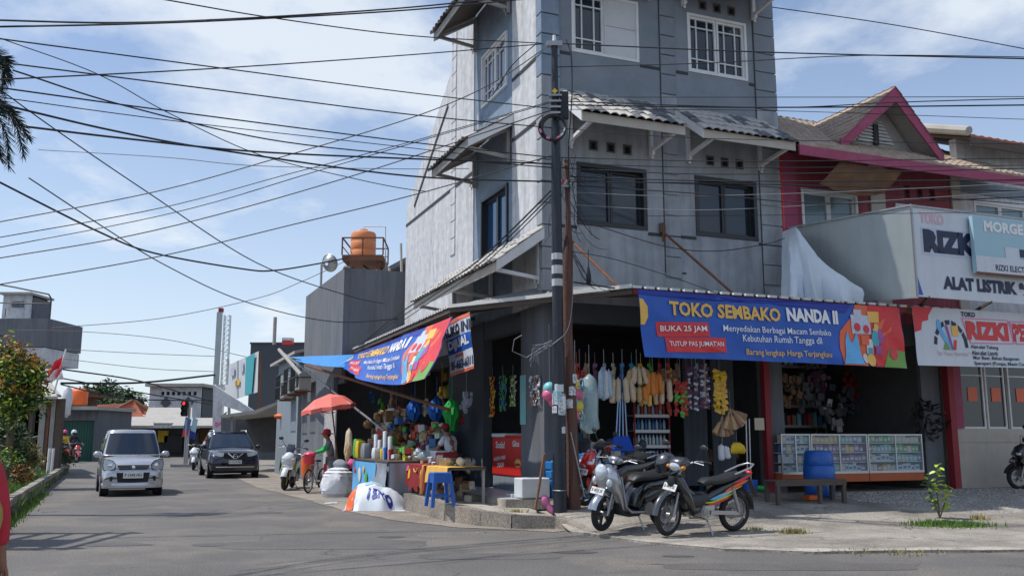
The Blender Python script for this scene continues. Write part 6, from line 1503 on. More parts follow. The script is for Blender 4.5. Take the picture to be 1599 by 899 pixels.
# long dim shelf at the back left of the opening
rack('dim shelf unit with goods deep in the left part of the opening',.5,1.75,1.6,1.95,[.25,.62,1.0,1.4,1.8],post='steel',lip='blue_plastic')
for i in range(5):
    for k in range(9):
        bottle(f'{("dim red","dim blue","dim cream","dim green")[(i+k)%4]} pack, {ORD[k]} along level {("one","two","three","four","five")[i]} of the dim left back shelf', W(.58+.14*k,1.7,.36+(.25,.62,1.0,1.4,1.8)[i]+.02),('box_red','box_blue','box_cream','green_plastic')[(i+k)%4],.05,.18+.06*((i*3+k)%3)/2,'packs on the dim back shelf','box')
# stacks of shrink wrapped water cups
def pack_stack(label, u, w_, n, z0=.36, m='water_blue', sx_=.38, sy=.28, h=.17):
    for k in range(n):
        key = ('pack',m,sx_)
        if key not in bot:
            root = thing('water_pack','x','water pack',(0,0,0)); q = MB(); q.box(-sx_/2,sx_/2,-sy/2,sy/2,0,h-.02); q.build('carton_wrap',m,root,bevel=.02)
            c = MB()
            for i in range(5): c.lathe([(.033,-.0),(.033,.012)],(-sx_/2+.05+i*(sx_-.1)/4,-sy/2+.05,h-.02),8)
            c.build('cup_tops','pale_bottle',root,kind='stuff'); bot[key] = root; r_ = root
        else: r_ = copy_tree(bot[key])
        r_.location = W(u,w_,z0+k*h); r_.rotation_euler = (0,0,ROT+rnd.uniform(-.06,.06)); tag(r_,label%(('bottom','second','third','fourth','fifth','sixth','seventh')[k]),'water pack','shrink-wrapped packs of water')
pack_stack('blue wrapped water pack, %s in the stack right of the wooden pole',.75,-.35,5)
pack_stack('blue wrapped water pack, %s in the stack behind the red scooter',1.25,-.30,4)
pack_stack('blue wrapped water pack, %s in the stack left of the steel pole',.1,-.35,4,z0=.39)
solo(MB().box(-.28,.28,-.2,.2,0,.36),'foam_box','box_white','white foam box on the tiled step left of the steel pole','box',W(-.42,-.35,.395),ROT,bevel=.02)
solo(MB().box(-.2,.2,-.15,.15,0,.05),'foam_slab','box_white','flat white foam lid lying on the stack edge','foam slab',W(-.5,.1,.395),ROT)
# leaning board and plastic bag by the pole
q = MB(); q.bar((0,0,0),(.16,-.02,.95),.03,.5,(0,1,0)); solo(q,'leaning_board','rust','narrow reddish board leaning against the steel pole','board',Vector((P1.x-.42,16.25,.27)),0)
q = MB(); q.ball((0,0,.09),.10,.08,.12,18,12,j=1.6); solo(q,'plastic_bag','pink_print','crumpled pink plastic bag at the foot of the steel pole','bag',Vector((P1.x-.22,16.05,.27)),smooth=70)
q = MB(); A = D(891,674,16.1); B = D(913,775,16.1); q.tube([(0,0,0),tuple(A-B)],.014,8); solo(q,'metal_rod','steel','thin grey metal rod leaning beside the wooden pole','rod',B)
for k,x in enumerate((1168,1173)): q = MB(); q.tube([(0,0,0),(.02,0,1.45)],.014,8); solo(q,'metal_pole','alloy',('left','right')[k]+' one of the two thin upright metal poles near the red post','rod',uR(x,766,-.5)-Vector((0,0,0)),ROT)
q = MB(); q.box(-.12,.12,-.01,.01,0,.25); solo(q,'notice_sheet','box_cream','square cream paper sheet pinned beside the red post','paper',uR(1186,671,-.17),ROT)
# dark hanging curtains
for k,(u,lb) in enumerate(((3.35,'left'),(4.05,'right'))):
    q = MB(); vs = []
    for j in range(2):
        for i in range(17): vs.append((i*.035,.03*math.sin(i*1.5),j*2.9))
    q.add(vs,[(i,i+1,17+i+1,17+i) for i in range(16)]); solo(q,'curtain',('charcoal_wall'),f'dark sheet hanging inside the shop, {lb} one behind the striped motorcycle','curtain',W(u,.35,.5),ROT,smooth=60)
# white plastic step and small fan shapes inside
# ---------------------------------------------------------------- left face: doorway
FREEZ = thing('chest_freezer','red ice cream freezer with white lettering inside the doorway','freezer',W(.06,1.30,.38),ROT)
iv = Matrix.Rotation(-ROT,3,'Z')
def fz_box(x0,x1,y0,y1,z0,z1,name,m,**k): q = MB(); q.box(x0,x1,y0,y1,z0,z1); return q.build(name,m,FREEZ,**k)
fz_box(0,.7,0,1.75,.30,1.12,'cabinet','red_gloss',bevel=.03); fz_box(.02,.68,.02,1.73,.0,.30,'base','blue_grey_wall'); fz_box(-.01,.71,.95,1.76,1.12,1.2,'lid','white_paint',bevel=.015); fz_box(-.01,.71,.0,.94,1.12,1.16,'lid','red_gloss',bevel=.01)
def ftext(txt,y0,y1,z0,z1,sl=0.0,m='text_white'):
    vs,fs3,_ = text_mesh(txt,.03); q = MB(); q.add([(-.006,y1+(y0-y1)*a if True else 0,z0+(z1-z0)*b+sl*a) for a,b in vs],fs3); q.build('lettering',m,FREEZ)
ftext('Sosis!',.95,1.5,.88,1.03); ftext('Glico',.12,.5,.92,1.05); ftext('BURGER 10 RIBU',.9,1.6,.60,.68,.06); ftext('7000',1.0,1.4,.46,.56,.03)
q = MB(); q.ball((-.0,.22,.58),.012,.17,.09,16,8); q.build('print','banner_yellow',FREEZ); q = MB(); q.ball((-.004,.22,.56),.014,.15,.035,16,8); q.build('print','sachet_red',FREEZ)
def lpoint(x,y,u_): return uL(x,y,u_)
def lsachets(label, x, y0, y1, cols, m, alt, u_, size=(.07,.06), sp_=.06):
    P = lpoint(x,y0,u_); root = thing('sachet_string',label,'sachets',P,ROT,'sachets hanging in the left doorway'); L_ = P.z-lpoint(x,y1,u_).z; base = {}
    S = MB(); S.tube([(0,0,0),(0,0,.25)],.006,5); S.build('string','wire_grey',root)
    for c in range(cols):
        for k in range(int(L_/sp_)):
            mm = alt if rnd.random() < .4 else m
            if mm not in base: q = MB(); a_,b_ = size; q.add([(-.004,-a_/2,-b_/2),(-.004,a_/2,-b_/2),(0,a_/2,b_/2),(0,-a_/2,b_/2),(-.02,0,0)],[(0,1,4),(1,2,4),(2,3,4),(3,0,4)]); o = q.build('packet',mm,root); base[mm] = o
            else: o = base[mm].copy(); COL.objects.link(o); o.parent = root
            o.location = (rnd.uniform(-.02,.02),(c-(cols-1)/2)*.10,-k*sp_); o.rotation_euler = (R_(rnd.uniform(-15,15)),R_(rnd.uniform(-15,15)),R_(rnd.uniform(-30,30)))
lsachets('strings of orange sachets at the left of the doorway',769,590,655,3,'orange_plastic','box_yellow',.1)
lsachets('curtain of green and blue sachets across the doorway',785,588,648,4,'green_plastic','box_blue',.1)
lsachets('strings of pale and brown sachets at the right of the doorway',801,588,640,3,'box_cream','green_plastic',.1)
lsachets('strings of silver sachets hung on the grey corner column',835,588,640,5,'silver_print','reed',-.08)
solo(MB().box(-.1,.1,-.2,.2,0,2.6),'white_pillar','white_paint','whitewashed pillar standing behind the freezer','pillar',W(1.45,2.6,.38),ROT)
solo(MB().box(0,.01,0,.3,0,1.0),'poster_strip','box_cyan','narrow pale poster on the corner column','poster',W(-.04,.85,1.75),ROT)
# ---------------------------------------------------------------- left opening goods
for (x,y,lb,m_) in ((648,640,'left one of two blue plastic bag bundles hanging under the banner','tarp_blue'),(682,638,'right one of two blue plastic bag bundles hanging under the banner','tarp_blue'),(706,640,'bright green plastic bag hanging next to the seller','cloth_green')):
    P = lpoint(x,y-18,-.6); q = MB(); 
    rings_ = []
    for k,(r_,z_) in enumerate(((.03,0),(.10,-.08),(.17,-.22),(.19,-.36),(.13,-.5),(.05,-.58) if m_ == 'tarp_blue' else (.1,-.75))):
        rings_.append([((r_*(1+.35*math.sin(t*2.6+k*1.7)))*math.cos(t/18*6.283),(r_*(1+.35*math.sin(t*3.1+k*2.1)))*math.sin(t/18*6.283),z_+.03*math.sin(t*2.2+k)) for t in range(18)])
    q.loft(rings_); q.tube([(0,0,0),(0,0,.5)],.008,5); solo(q,'bag_bundle',m_,lb,'plastic bags',P,ROT,GH,smooth=60)
lsachets('row of yellow packets hanging high behind the sagging banner',665,572,598,10,'yellow_plastic','banner_yellow',.4,size=(.09,.16),sp_=.2)
lsachets('row of teal packets hanging behind the sagging banner',640,575,610,6,'teal_print','box_yellow',.6,size=(.09,.12),sp_=.15)
P = lpoint(645,655,-.2); root = thing('coconut_net','cluster of husked brown coconuts hanging over the stall table','coconuts',P,ROT)
for k in range(26):
    q = MB(); q.ball((rnd.uniform(-.15,.15),rnd.uniform(-.55,.55),-rnd.random()*.62),.095+rnd.random()*.03,n=9,m=6,j=.3); q.build('coconut','coconut',root,smooth=70)
q = MB(); q.box(-.02,.02,-.35,.35,0,.55); P = lpoint(686,697,-.5); o = solo(q,'carton','box_white','white printed box standing behind the stall table','box',P,ROT,bevel=.01)
q = MB(); q.ball((-.03,.1,.35),.02,.1,.06,12,6); q.box(-.03,-.021,-.2,.25,.12,.16); q.build('print','text_dark',o)
# ---------------------------------------------------------------- street stall
def lleg(root, pts, m, t=.045, name='leg'):
    for (x,y,z) in pts: q = MB(); q.box(x-t/2,x+t/2,y-t/2,y+t/2,0,z); q.build(name,m,root)
TA = loc(G(655,775,.05)); tu, tw_ = -2.0, TA.y
a_ = UL(616,722,-1.9); b_ = UL(700,722,-1.9)
tb = thing('stall_table','wooden stall table covered with a yellow, pink and red cloth','table',W(-1.9,b_.y,.27),ROT)
Lt = a_.y-b_.y; print('table', a_, b_)
zt_ = .78-.0
Ht_ = a_.z-.27
q = MB(); q.box(0,.75,0,Lt,Ht_-.04,Ht_); q.build('tabletop','dark_timber',tb); lleg(tb,[(.04,.05,Ht_-.04),(.71,.05,Ht_-.04),(.04,Lt-.05,Ht_-.04),(.71,Lt-.05,Ht_-.04),(.04,Lt*.5,Ht_-.04)],'grey_timber')
def cloth_piece(y0,y1,dropf,m,u_=-.02):
    q = MB(); vs = []; n = 14
    for j,(uu,zz_) in enumerate(((.75,.012),(.02,.012),(u_,0),(u_-.01,-.12),(u_-.02,-.24))):
        for i in range(n+1):
            y = y0+(y1-y0)*i/n; d = (0 if j < 3 else (j-2)/2)
            zf = zz_ if j < 3 else -dropf*d*(1+.15*math.sin(i*1.3))
            vs.append((uu-(.03*math.sin(i*1.9) if j > 2 else 0),y,Ht_+.004+zf))
    q.add(vs,[(j*(n+1)+i,j*(n+1)+i+1,(j+1)*(n+1)+i+1,(j+1)*(n+1)+i) for j in range(4) for i in range(n)]); return q
for (y0,y1,d,m_,lb) in ((Lt*.62,Lt+.03,.26,'yellow_plastic','yellow table cloth on the far half of the stall table'),(-.02,Lt*.42,.28,'banner_yellow','yellow table cloth on the near half of the stall table')):
    o = cloth_piece(y0,y1,d,m_); oo = solo(o,'tablecloth',m_,lb,'tablecloth',W(-1.9,b_.y,.27),ROT,'cloths on the stall table',smooth=60)
    if y0 > 0: s_ = cloth_piece(y0+.1,y1-.15,.12,'pink_plastic',-.035); s_.build('stripe','pink_plastic',oo)
o = cloth_piece(Lt*.34,Lt*.68,.48,'cloth_maroon',-.045); oo = solo(o,'football_shirt','cloth_maroon','dark red shirt with yellow trim draped over the stall table edge','shirt',W(-1.9,b_.y,.275),ROT,smooth=60)
s_ = cloth_piece(Lt*.36,Lt*.39,.50,'banner_yellow',-.055); s_.build('trim','banner_yellow',oo); s_ = MB(); s_.tube([(-.06,Lt*.51+.12*math.cos(t/10*3.14),Ht_-.06-.08*math.sin(t/10*3.14)) for t in range(11)],.012,6); s_.build('trim','banner_yellow',oo)
for (f,lb,m_,s__) in ((.86,'clear plastic bag of produce on the far end of the stall table','clear_film',1.3),(.70,'pinkish clear bag on the middle of the stall table','clear_film',1.2),(.62,'small brown bowl of food on the stall table','rust',.6)):
    q = MB(); q.ball((.35,Lt*f,Ht_+.02+.11*s__),.13*s__,.13*s__,.11*s__,14,8,j=.25); o = solo(q,'food_bag',m_,lb,'bag',W(-1.9,b_.y,.27),ROT,smooth=70)
q = MB(); q.box(.45,.72,Lt*.55,Lt*.75,Ht_+.01,Ht_+.28); solo(q,'crate','box_white','pale crate on the stall table behind the bags','crate',W(-1.9,b_.y,.27),ROT,bevel=.01)
q = MB(); q.box(.35,.66,Lt*.36,Lt*.5,Ht_+.01,Ht_+.26); solo(q,'bucket','cloth_maroon','dark red square tub on the stall table','tub',W(-1.9,b_.y,.27),ROT,bevel=.02)
q = MB(); q.lathe([(.16,.0),(.19,.14),(.2,.15)],(.3,Lt*.25,Ht_+.01),16); solo(q,'cooking_pan','steel','metal pan on the near end of the stall table','pan',W(-1.9,b_.y,.27),ROT,smooth=50)
# blue plastic stool
P = G(685,775,.05); P.z = .27; sl_ = loc(P); 
st = thing('plastic_stool','tall blue plastic stool beside the stall table','stool',W(-2.15,UL(687,770,-2.15).y,.27),ROT)
P = st.location; Hs = .60
q = MB(); q.box(-.17,.17,-.17,.17,Hs-.035,Hs); q.build('seat','blue_plastic',st,bevel=.015)
for sx_ in (-1,1):
    for sy in (-1,1):
        q = MB(); q.loft([[(sx_*(.20+a*.03),sy*(.20+c*.03),0) for a,c in ((1,1),(-1,1),(-1,-1),(1,-1))],[(sx_*(.14+a*.03),sy*(.14+c*.03),Hs-.03) for a,c in ((1,1),(-1,1),(-1,-1),(1,-1))]]); q.build('leg','blue_plastic',st)
for sx_ in (-1,1): q = MB(); q.box(-.15,.15,sx_*.155-.012,sx_*.155+.012,.42,Hs-.03); q.box(sx_*.155-.012,sx_*.155+.012,-.14,.14,.42,Hs-.03); q.build('apron','blue_plastic',st); q = MB(); q.box(-.17,.17,sx_*.18-.012,sx_*.18+.012,.17,.21); q.build('rung','blue_plastic',st)
# stack of boards / low bench behind
q = MB()
for k in range(4): q.box(0,.5,k*.28,k*.28+.22,.30,.33)
q.box(.05,.1,0,1.06,0,.3); q.box(.4,.45,0,1.06,0,.3); solo(q,'slat_bench','dark_timber','dim slatted wooden bench behind the blue stool','bench',W(-.6,4.3,.27),ROT)
# drinks cart with posters and a grey tarp
ca = UL(548,715,-2.4); cb2 = UL(615,722,-2.2)
cart = thing('drink_cart','drink cart covered with blue posters and a grey tarpaulin','cart',W(-2.3,cb2.y,.02),ROT)
Lc = ca.y-cb2.y; Hc = cb2.z-.02; print('cart',ca,cb2,Lc,Hc)
q = MB(); q.box(0,.8,0,Lc,.25,Hc); q.build('box','blue_grey_wall',cart); q = MB(); q.box(-.04,.84,-.04,Lc+.04,Hc,Hc+.03); q.build('counter','dark_timber',cart)
lleg(cart,[(.05,.05,.25),(.75,.05,.25),(.05,Lc-.05,.25),(.75,Lc-.05,.25)],'steel')
def cwave(x0,y0,y1,z0,z1,m,name,axis='y',seed=0,amp=.03):
    q = MB(); vs = []; n = 16
    for j in range(7):
        for i in range(n+1):
            t = i/n; z_ = z0+(z1-z0)*j/6; d = amp*noise.noise(Vector((t*4+seed,z_*3,seed)))
            vs.append((x0-d-.01,y0+(y1-y0)*t,z_) if axis == 'y' else (y0+(y1-y0)*t,x0-d-.01,z_))
    q.add(vs,[(j*(n+1)+i,j*(n+1)+i+1,(j+1)*(n+1)+i+1,(j+1)*(n+1)+i) for j in range(6) for i in range(n)]); return q.build(name,m,cart,smooth=60)
cwave(-.04,Lc*.30,Lc,.20,Hc-.03,'sky_print','poster',seed=2,amp=.02); cwave(-.05,0,Lc*.32,.08,Hc-.01,'tarp_grey','tarpaulin',seed=5,amp=.09); cwave(-.045,0,.8,.12,Hc-.01,'tarp_grey','tarpaulin','x',7,.08)
for (y0,z0,r_,m_) in ((.75,.5,.16,'box_white'),(.9,.62,.06,'banner_red'),(.55,.45,.12,'green_plastic'),(.62,.7,.07,'banner_yellow')):
    q = MB(); q.ball((-.07,Lc*y0,.25+(Hc-.25)*z0),.012,r_,r_*1.1,14,8); q.build('print',m_,cart)
# things on the cart: placed from their pixels on the plane of the cart
def on_cart(x): return UL(x,700,-2.0).y-cb2.y
def cup_stack(label,x,h,m): q = MB(); q.lathe([(.045,0),(.055,h),(.04,h+.02)],(0,0,0),12); return solo(q,'cup_stack',m,label,'cups',W(-2.0,UL(x,700,-2.0).y,.02+Hc+.031),ROT,'stacks of cups on the drink cart',smooth=50)
for x,h,m_,lb in ((587,.55,'tarp_white','leftmost stack of white cups on the drink cart'),(593,.42,'box_white','short stack of white cups beside the leftmost one'),(601,.62,'tarp_white','tallest stack of clear cups on the drink cart'),(609,.50,'cloth_white','rightmost stack of cups on the drink cart'),(597,.22,'box_yellow','stack of yellow cups in front on the drink cart'),(602,.26,'blue_plastic','stack of blue cups in front on the drink cart'),(610,.22,'cloth_maroon','stack of dark red cups at the cart corner')): cup_stack(lb,x,h,m_)
for x,wd_,h,m_,lb in ((562,.34,.46,'green_plastic','bright green plastic bag standing on the drink cart'),(569,.28,.42,'yellow_plastic','yellow bag standing beside the green one on the cart'),(578,.42,.36,'tarp_grey','olive carrier bag with orange handles on the cart'),(592,.3,.26,'box_white','white paper box on the drink cart')):
    q = MB(); h2 = h; n_ = 12; rr = []
    for k,(s__,z_) in enumerate(((.9,0),(1,.1*h),(1.02,.5*h),(.95,.85*h),(.8,h))): rr.append([(.12*s__*math.copysign(abs(math.cos(t/n_*6.283))**.6,math.cos(t/n_*6.283))+.01*math.sin(t*3),wd_/2*s__*math.copysign(abs(math.sin(t/n_*6.283))**.6,math.sin(t/n_*6.283)),z_) for t in range(n_)])
    q.loft(rr); solo(q,'carrier_bag',m_,lb,'bag',W(-2.0-.05*(x%3),UL(x,700,-2.0).y,.02+Hc+.031),ROT,smooth=50)
q = MB()
for k in range(3): sausage(q,(.0,-.09+.09*k,.0),.62,.055,tilt=.08*(k-1))
P = lpoint(545,672,-2.45); solo(q,'cracker_bags','cracker_pale','long bags of puffed crackers hanging at the left end of the drink cart','snack bags',P,ROT,smooth=60)
q = MB()
for k in range(5): q.ball((0,-.15+.08*k,-.1*(k%3)),.06,.05,.13,8,6,j=.4)
P = lpoint(543,700,-2.5); solo(q,'paper_bags','cracker','crinkled brown food bags hanging below the cracker bags','snack bags',P,ROT,smooth=60)
q = MB(); q.ball((0,0,0),.14,.12,.12,12,8); P = lpoint(575,662,-1.6); solo(q,'orange_fruit_bag','coconut','brown netted bag hanging above the cup stacks','bag',P,ROT,smooth=70)
# white sack
P = G(524,776); q = MB(); rr = []; n_ = 40
for k in range(19):
    z_ = .86*k/18; r_ = (.34,.40,.42,.42,.41,.40,.38,.34,.25,.1)[min(9,k//2)]
    rr.append([((r_*(1+.20*noise.noise(Vector((math.cos(t/n_*6.283)*2,math.sin(t/n_*6.283)*2,z_*3)))+.16*abs(noise.noise(Vector((math.cos(t/n_*6.283)*4.5,math.sin(t/n_*6.283)*4.5,z_*9))))))*math.cos(t/n_*6.283),(r_*(1+.2*noise.noise(Vector((math.cos(t/n_*6.283)*2,math.sin(t/n_*6.283)*2,z_*3+5)))+.16*abs(noise.noise(Vector((math.cos(t/n_*6.283)*4.5,math.sin(t/n_*6.283)*4.5,z_*9+3))))))*math.sin(t/n_*6.283)*.8,z_) for t in range(n_)])
q.loft(rr); o = solo(q,'rubbish_sack','sack','large bulging whitish sack on the ground before the drink cart','sack',Vector((P.x,P.y+.2,.01)),smooth=35); o.scale = (.95,.9,.84)
# jumbles of goods that nobody could count
def jumble(label, P, ext, n, mats_, sz=.09, seed=1):
    r_ = random.Random(seed); q = MB()
    for k in range(n):
        q.cur = r_.randrange(len(mats_)); c = (r_.uniform(-ext[0],ext[0]),r_.uniform(-ext[1],ext[1]),r_.random()*ext[2]); s_ = sz*r_.uniform(.5,1.3)
        if r_.random() < .88: q.cb(c,s_*1.2,s_*r_.uniform(.6,1.5),s_*r_.uniform(.7,1.8),Matrix.Rotation(r_.uniform(-.5,.5),3,'X') @ Matrix.Rotation(r_.uniform(-.8,.8),3,'Z'))
        else: q.ball(c,s_*.7,s_*.8,s_*.9,9,6,j=.6)
    o = q.build('jumble',mats_,None,bevel=.008,kind='stuff'); o.location = P; o.rotation_euler = (0,0,ROT); tag(o,label,'goods')
jm = ['reed','box_red','box_cream','box_blue','sachet_purple','green_plastic','cracker','box_white','coconut']
jumble('jumble of packets and bags piled behind the stall table',W(-.7,5.2,.27),(.25,1.1,1.5),210,jm,.12,1)
jumble('jumble of packets and bags behind the drink cart',W(-.9,8.6,.3),(.25,1.4,1.9),230,jm,.13,2)
jumble('small odds and ends on the drink cart counter',W(-1.75,cb2.y+Lc*.45,.02+Hc+.03),(.22,Lc*.45,.22),60,['box_white','box_yellow','cloth_maroon','tarp_white','green_plastic','coconut'],.09,3)
jumble('small food items and tubs on the stall table',W(-1.5,b_.y+Lt*.5,.27+Ht_+.02),(.25,Lt*.42,.12),45,['box_white','steel','box_cream','cloth_maroon','tarp_white','banner_yellow'],.08,4)
jumble('rubbish and boxes under the stall table',W(-1.5,b_.y+Lt*.5,.27),(.3,Lt*.42,.35),50,['dark_timber','reed','box_cream','charcoal_wall'],.13,5)
jumble('jumble of boxes on the floor in the left part of the grocery shop',W(1.6,.5,.36),(.9,.3,1.0),90,['box_blue','water_blue','box_red','box_cream','charcoal_wall','pale_bottle'],.16,6)
jumble('jumble of boxes and sacks in the right part of the grocery shop',W(4.2,.9,.36),(.7,.3,.9),70,['charcoal_wall','reed','box_blue','box_cream'],.17,7)
jumble('litter and leaves in the gutter before the kerb',G(760,832,.0),(1.7,.15,.01),14,['dust','reed','box_cream'],.022,8)
q = MB(); q.ball((0,0,0),.2,.16,.14,12,8,j=.4); solo(q,'plastic_bag','tarp_grey','dark clear bag of rubbish on top of the whitish sack','bag',Vector((P.x+.05,P.y+.35,.80)),smooth=70)
q = MB(); q.ball((0,0,0),.17,.15,.13,12,8,j=.3); solo(q,'plastic_bag','cloth_pink','magenta plastic bag on top of the whitish sack','bag',Vector((P.x+.28,P.y+.5,.82)),smooth=70)
# folded sheet lying at the kerb, with lettering
pc_ = G(586,796); sh = MB(); nx, ny = 40, 22
A = [G(545,790),G(628,795)]; vs = []
def hp_(i,j):
    a,b = i/nx*2-1, j/ny*2-1; r = (abs(a)**2.4+abs(b)**2.2); h = max(0,1-r)**.55
    return Vector((pc_.x+a*.64+.05*noise.noise(Vector((b*2,a,1))), pc_.y+.25+b*.62+.06*noise.noise(Vector((a*2,b,4))), .012+h*(.50+.10*a*-1)+.09*noise.noise(Vector((a*2.2,b*2.2,7)))*min(1,h*3)+.05*abs(noise.noise(Vector((a*5,b*3,2))))*min(1,h*3)))
for j in range(ny+1):
    for i in range(nx+1): vs.append(hp_(i,j)-Vector((pc_.x,pc_.y,0)))
sh.add([tuple(v) for v in vs],[(j*(nx+1)+i,j*(nx+1)+i+1,(j+1)*(nx+1)+i+1,(j+1)*(nx+1)+i) for j in range(ny) for i in range(nx)])
o = solo(sh,'tarpaulin_heap','tarp_white','white and light blue printed sheet heaped over goods at the kerb, lettering upside down','tarpaulin',Vector((pc_.x,pc_.y,0)),smooth=80)
vs2,fs4,_ = text_mesh('ONE !',.06); q = MB()
def heap_pt(a,b,off=.012):
    i,j = (a+1)/2*nx,(b+1)/2*ny; i0,j0 = min(nx-1,max(0,int(i))),min(ny-1,max(0,int(j))); fi,fj = i-i0,j-j0
    p = hp_(i0,j0).lerp(hp_(i0+1,j0),fi).lerp(hp_(i0,j0+1).lerp(hp_(i0+1,j0+1),fi),fj); return p-Vector((pc_.x,pc_.y,0))+Vector((0,-off,off))
q.add([tuple(heap_pt(.62-x*.85,-.80+(1-y)*.30-.12+.04*x)) for x,y in vs2],fs4); q.build('lettering','navy_print',o)
q = MB(); vv = [tuple(heap_pt(a,b,.008)) for b in [i/8*.9-.9 for i in range(9)] for a in [i/6*.3-.95 for i in range(7)]]; q.add(vv,[(j*7+i,j*7+i+1,(j+1)*7+i+1,(j+1)*7+i) for j in range(8) for i in range(6)]); q.build('print','orange_plastic',o)
q = MB(); vv = [tuple(heap_pt(a,b,.008)) for b in [i/5*.5-.15 for i in range(6)] for a in [i/8*.9-.4 for i in range(9)]]; q.add(vv,[(j*9+i,j*9+i+1,(j+1)*9+i+1,(j+1)*9+i) for j in range(5) for i in range(8)]); q.build('print','pale_blue_print',o)
q = MB(); q.add([(0,0,.02),(.3,.02,.03),(.28,.14,.05),(.02,.12,.03)],[(0,1,2,3)]); solo(q,'paper_scrap','box_white','small white paper scrap lying on the road by the sack','litter',G(505,787,.0))
# umbrella
P = D(532,700,25.2); um = thing('market_umbrella','faded red market umbrella tilted over the drink stall','umbrella',Vector((P.x,P.y,0)),.3)
UZ = D(505,626,25.2).z; q = MB(); n_ = 8; R_u = .74; cen = Vector((-.35,0,UZ+.2)); rim_ = []
for k in range(n_):
    a = k/n_*6.283; rim_.append(Vector((-.35+R_u*math.cos(a),R_u*math.sin(a),UZ-.18+.12*math.cos(a))))
for k in range(n_):
    a,b = rim_[k],rim_[(k+1)%n_]; m_ = (a+b)/2*.93+cen*.07+Vector((0,0,-.0)); c1 = cen.lerp(a,.55)+Vector((0,0,.09)); c2 = cen.lerp(b,.55)+Vector((0,0,.09)); 
    q.add([cen,c1,a,m_,b,c2],[(0,1,5),(1,2,3),(1,3,5),(5,3,4)])
    q2 = [tuple(a+Vector((0,0,0))),tuple(m_),tuple(b),tuple(b-Vector((0,0,.12))),tuple(m_-Vector((0,0,.10))),tuple(a-Vector((0,0,.12)))]; q.add(q2,[(0,1,4,5),(1,2,3,4)])
q.build('canopy','umbrella_red',um)
for k in range(n_): m_ = MB(); m_.tube([cen-Vector((0,0,.03)),cen.lerp(rim_[k],.55)+Vector((0,0,.07)),rim_[k]],.008,5); m_.build('rib','steel',um)
q = MB(); q.tube([(0.05,0,0),(-.35,0,UZ+.4)],.02,8); q.build('pole','rust',um)
# long poles holding the tarpaulin
for (x0,y0,u0,x1,y1,u1,lb,r_) in ((436,546,-2.8,600,672,-1.6,'thin metal pole slanting from the road side tip down into the stall',.03),(478,570,-2.6,702,640,-1.2,'long brown wooden pole slanting under the sagging banner',.04)):
    A = uL(x0,y0,u0); B = uL(x1,y1,u1); q = MB(); q.tube([(0,0,0),A-B],r_,8); solo(q,'stall_pole','rust' if r_ > .035 else 'steel',lb,'pole',B)
A = uL(436,546,-2.8); B = uL(470,585,-2.6); q = MB(); q.tube([(0,0,0),A-B],.065,8); solo(q,'bamboo_pole','grey_timber','thick pale pole tip sticking out at the left end of the tarpaulin','pole',B)
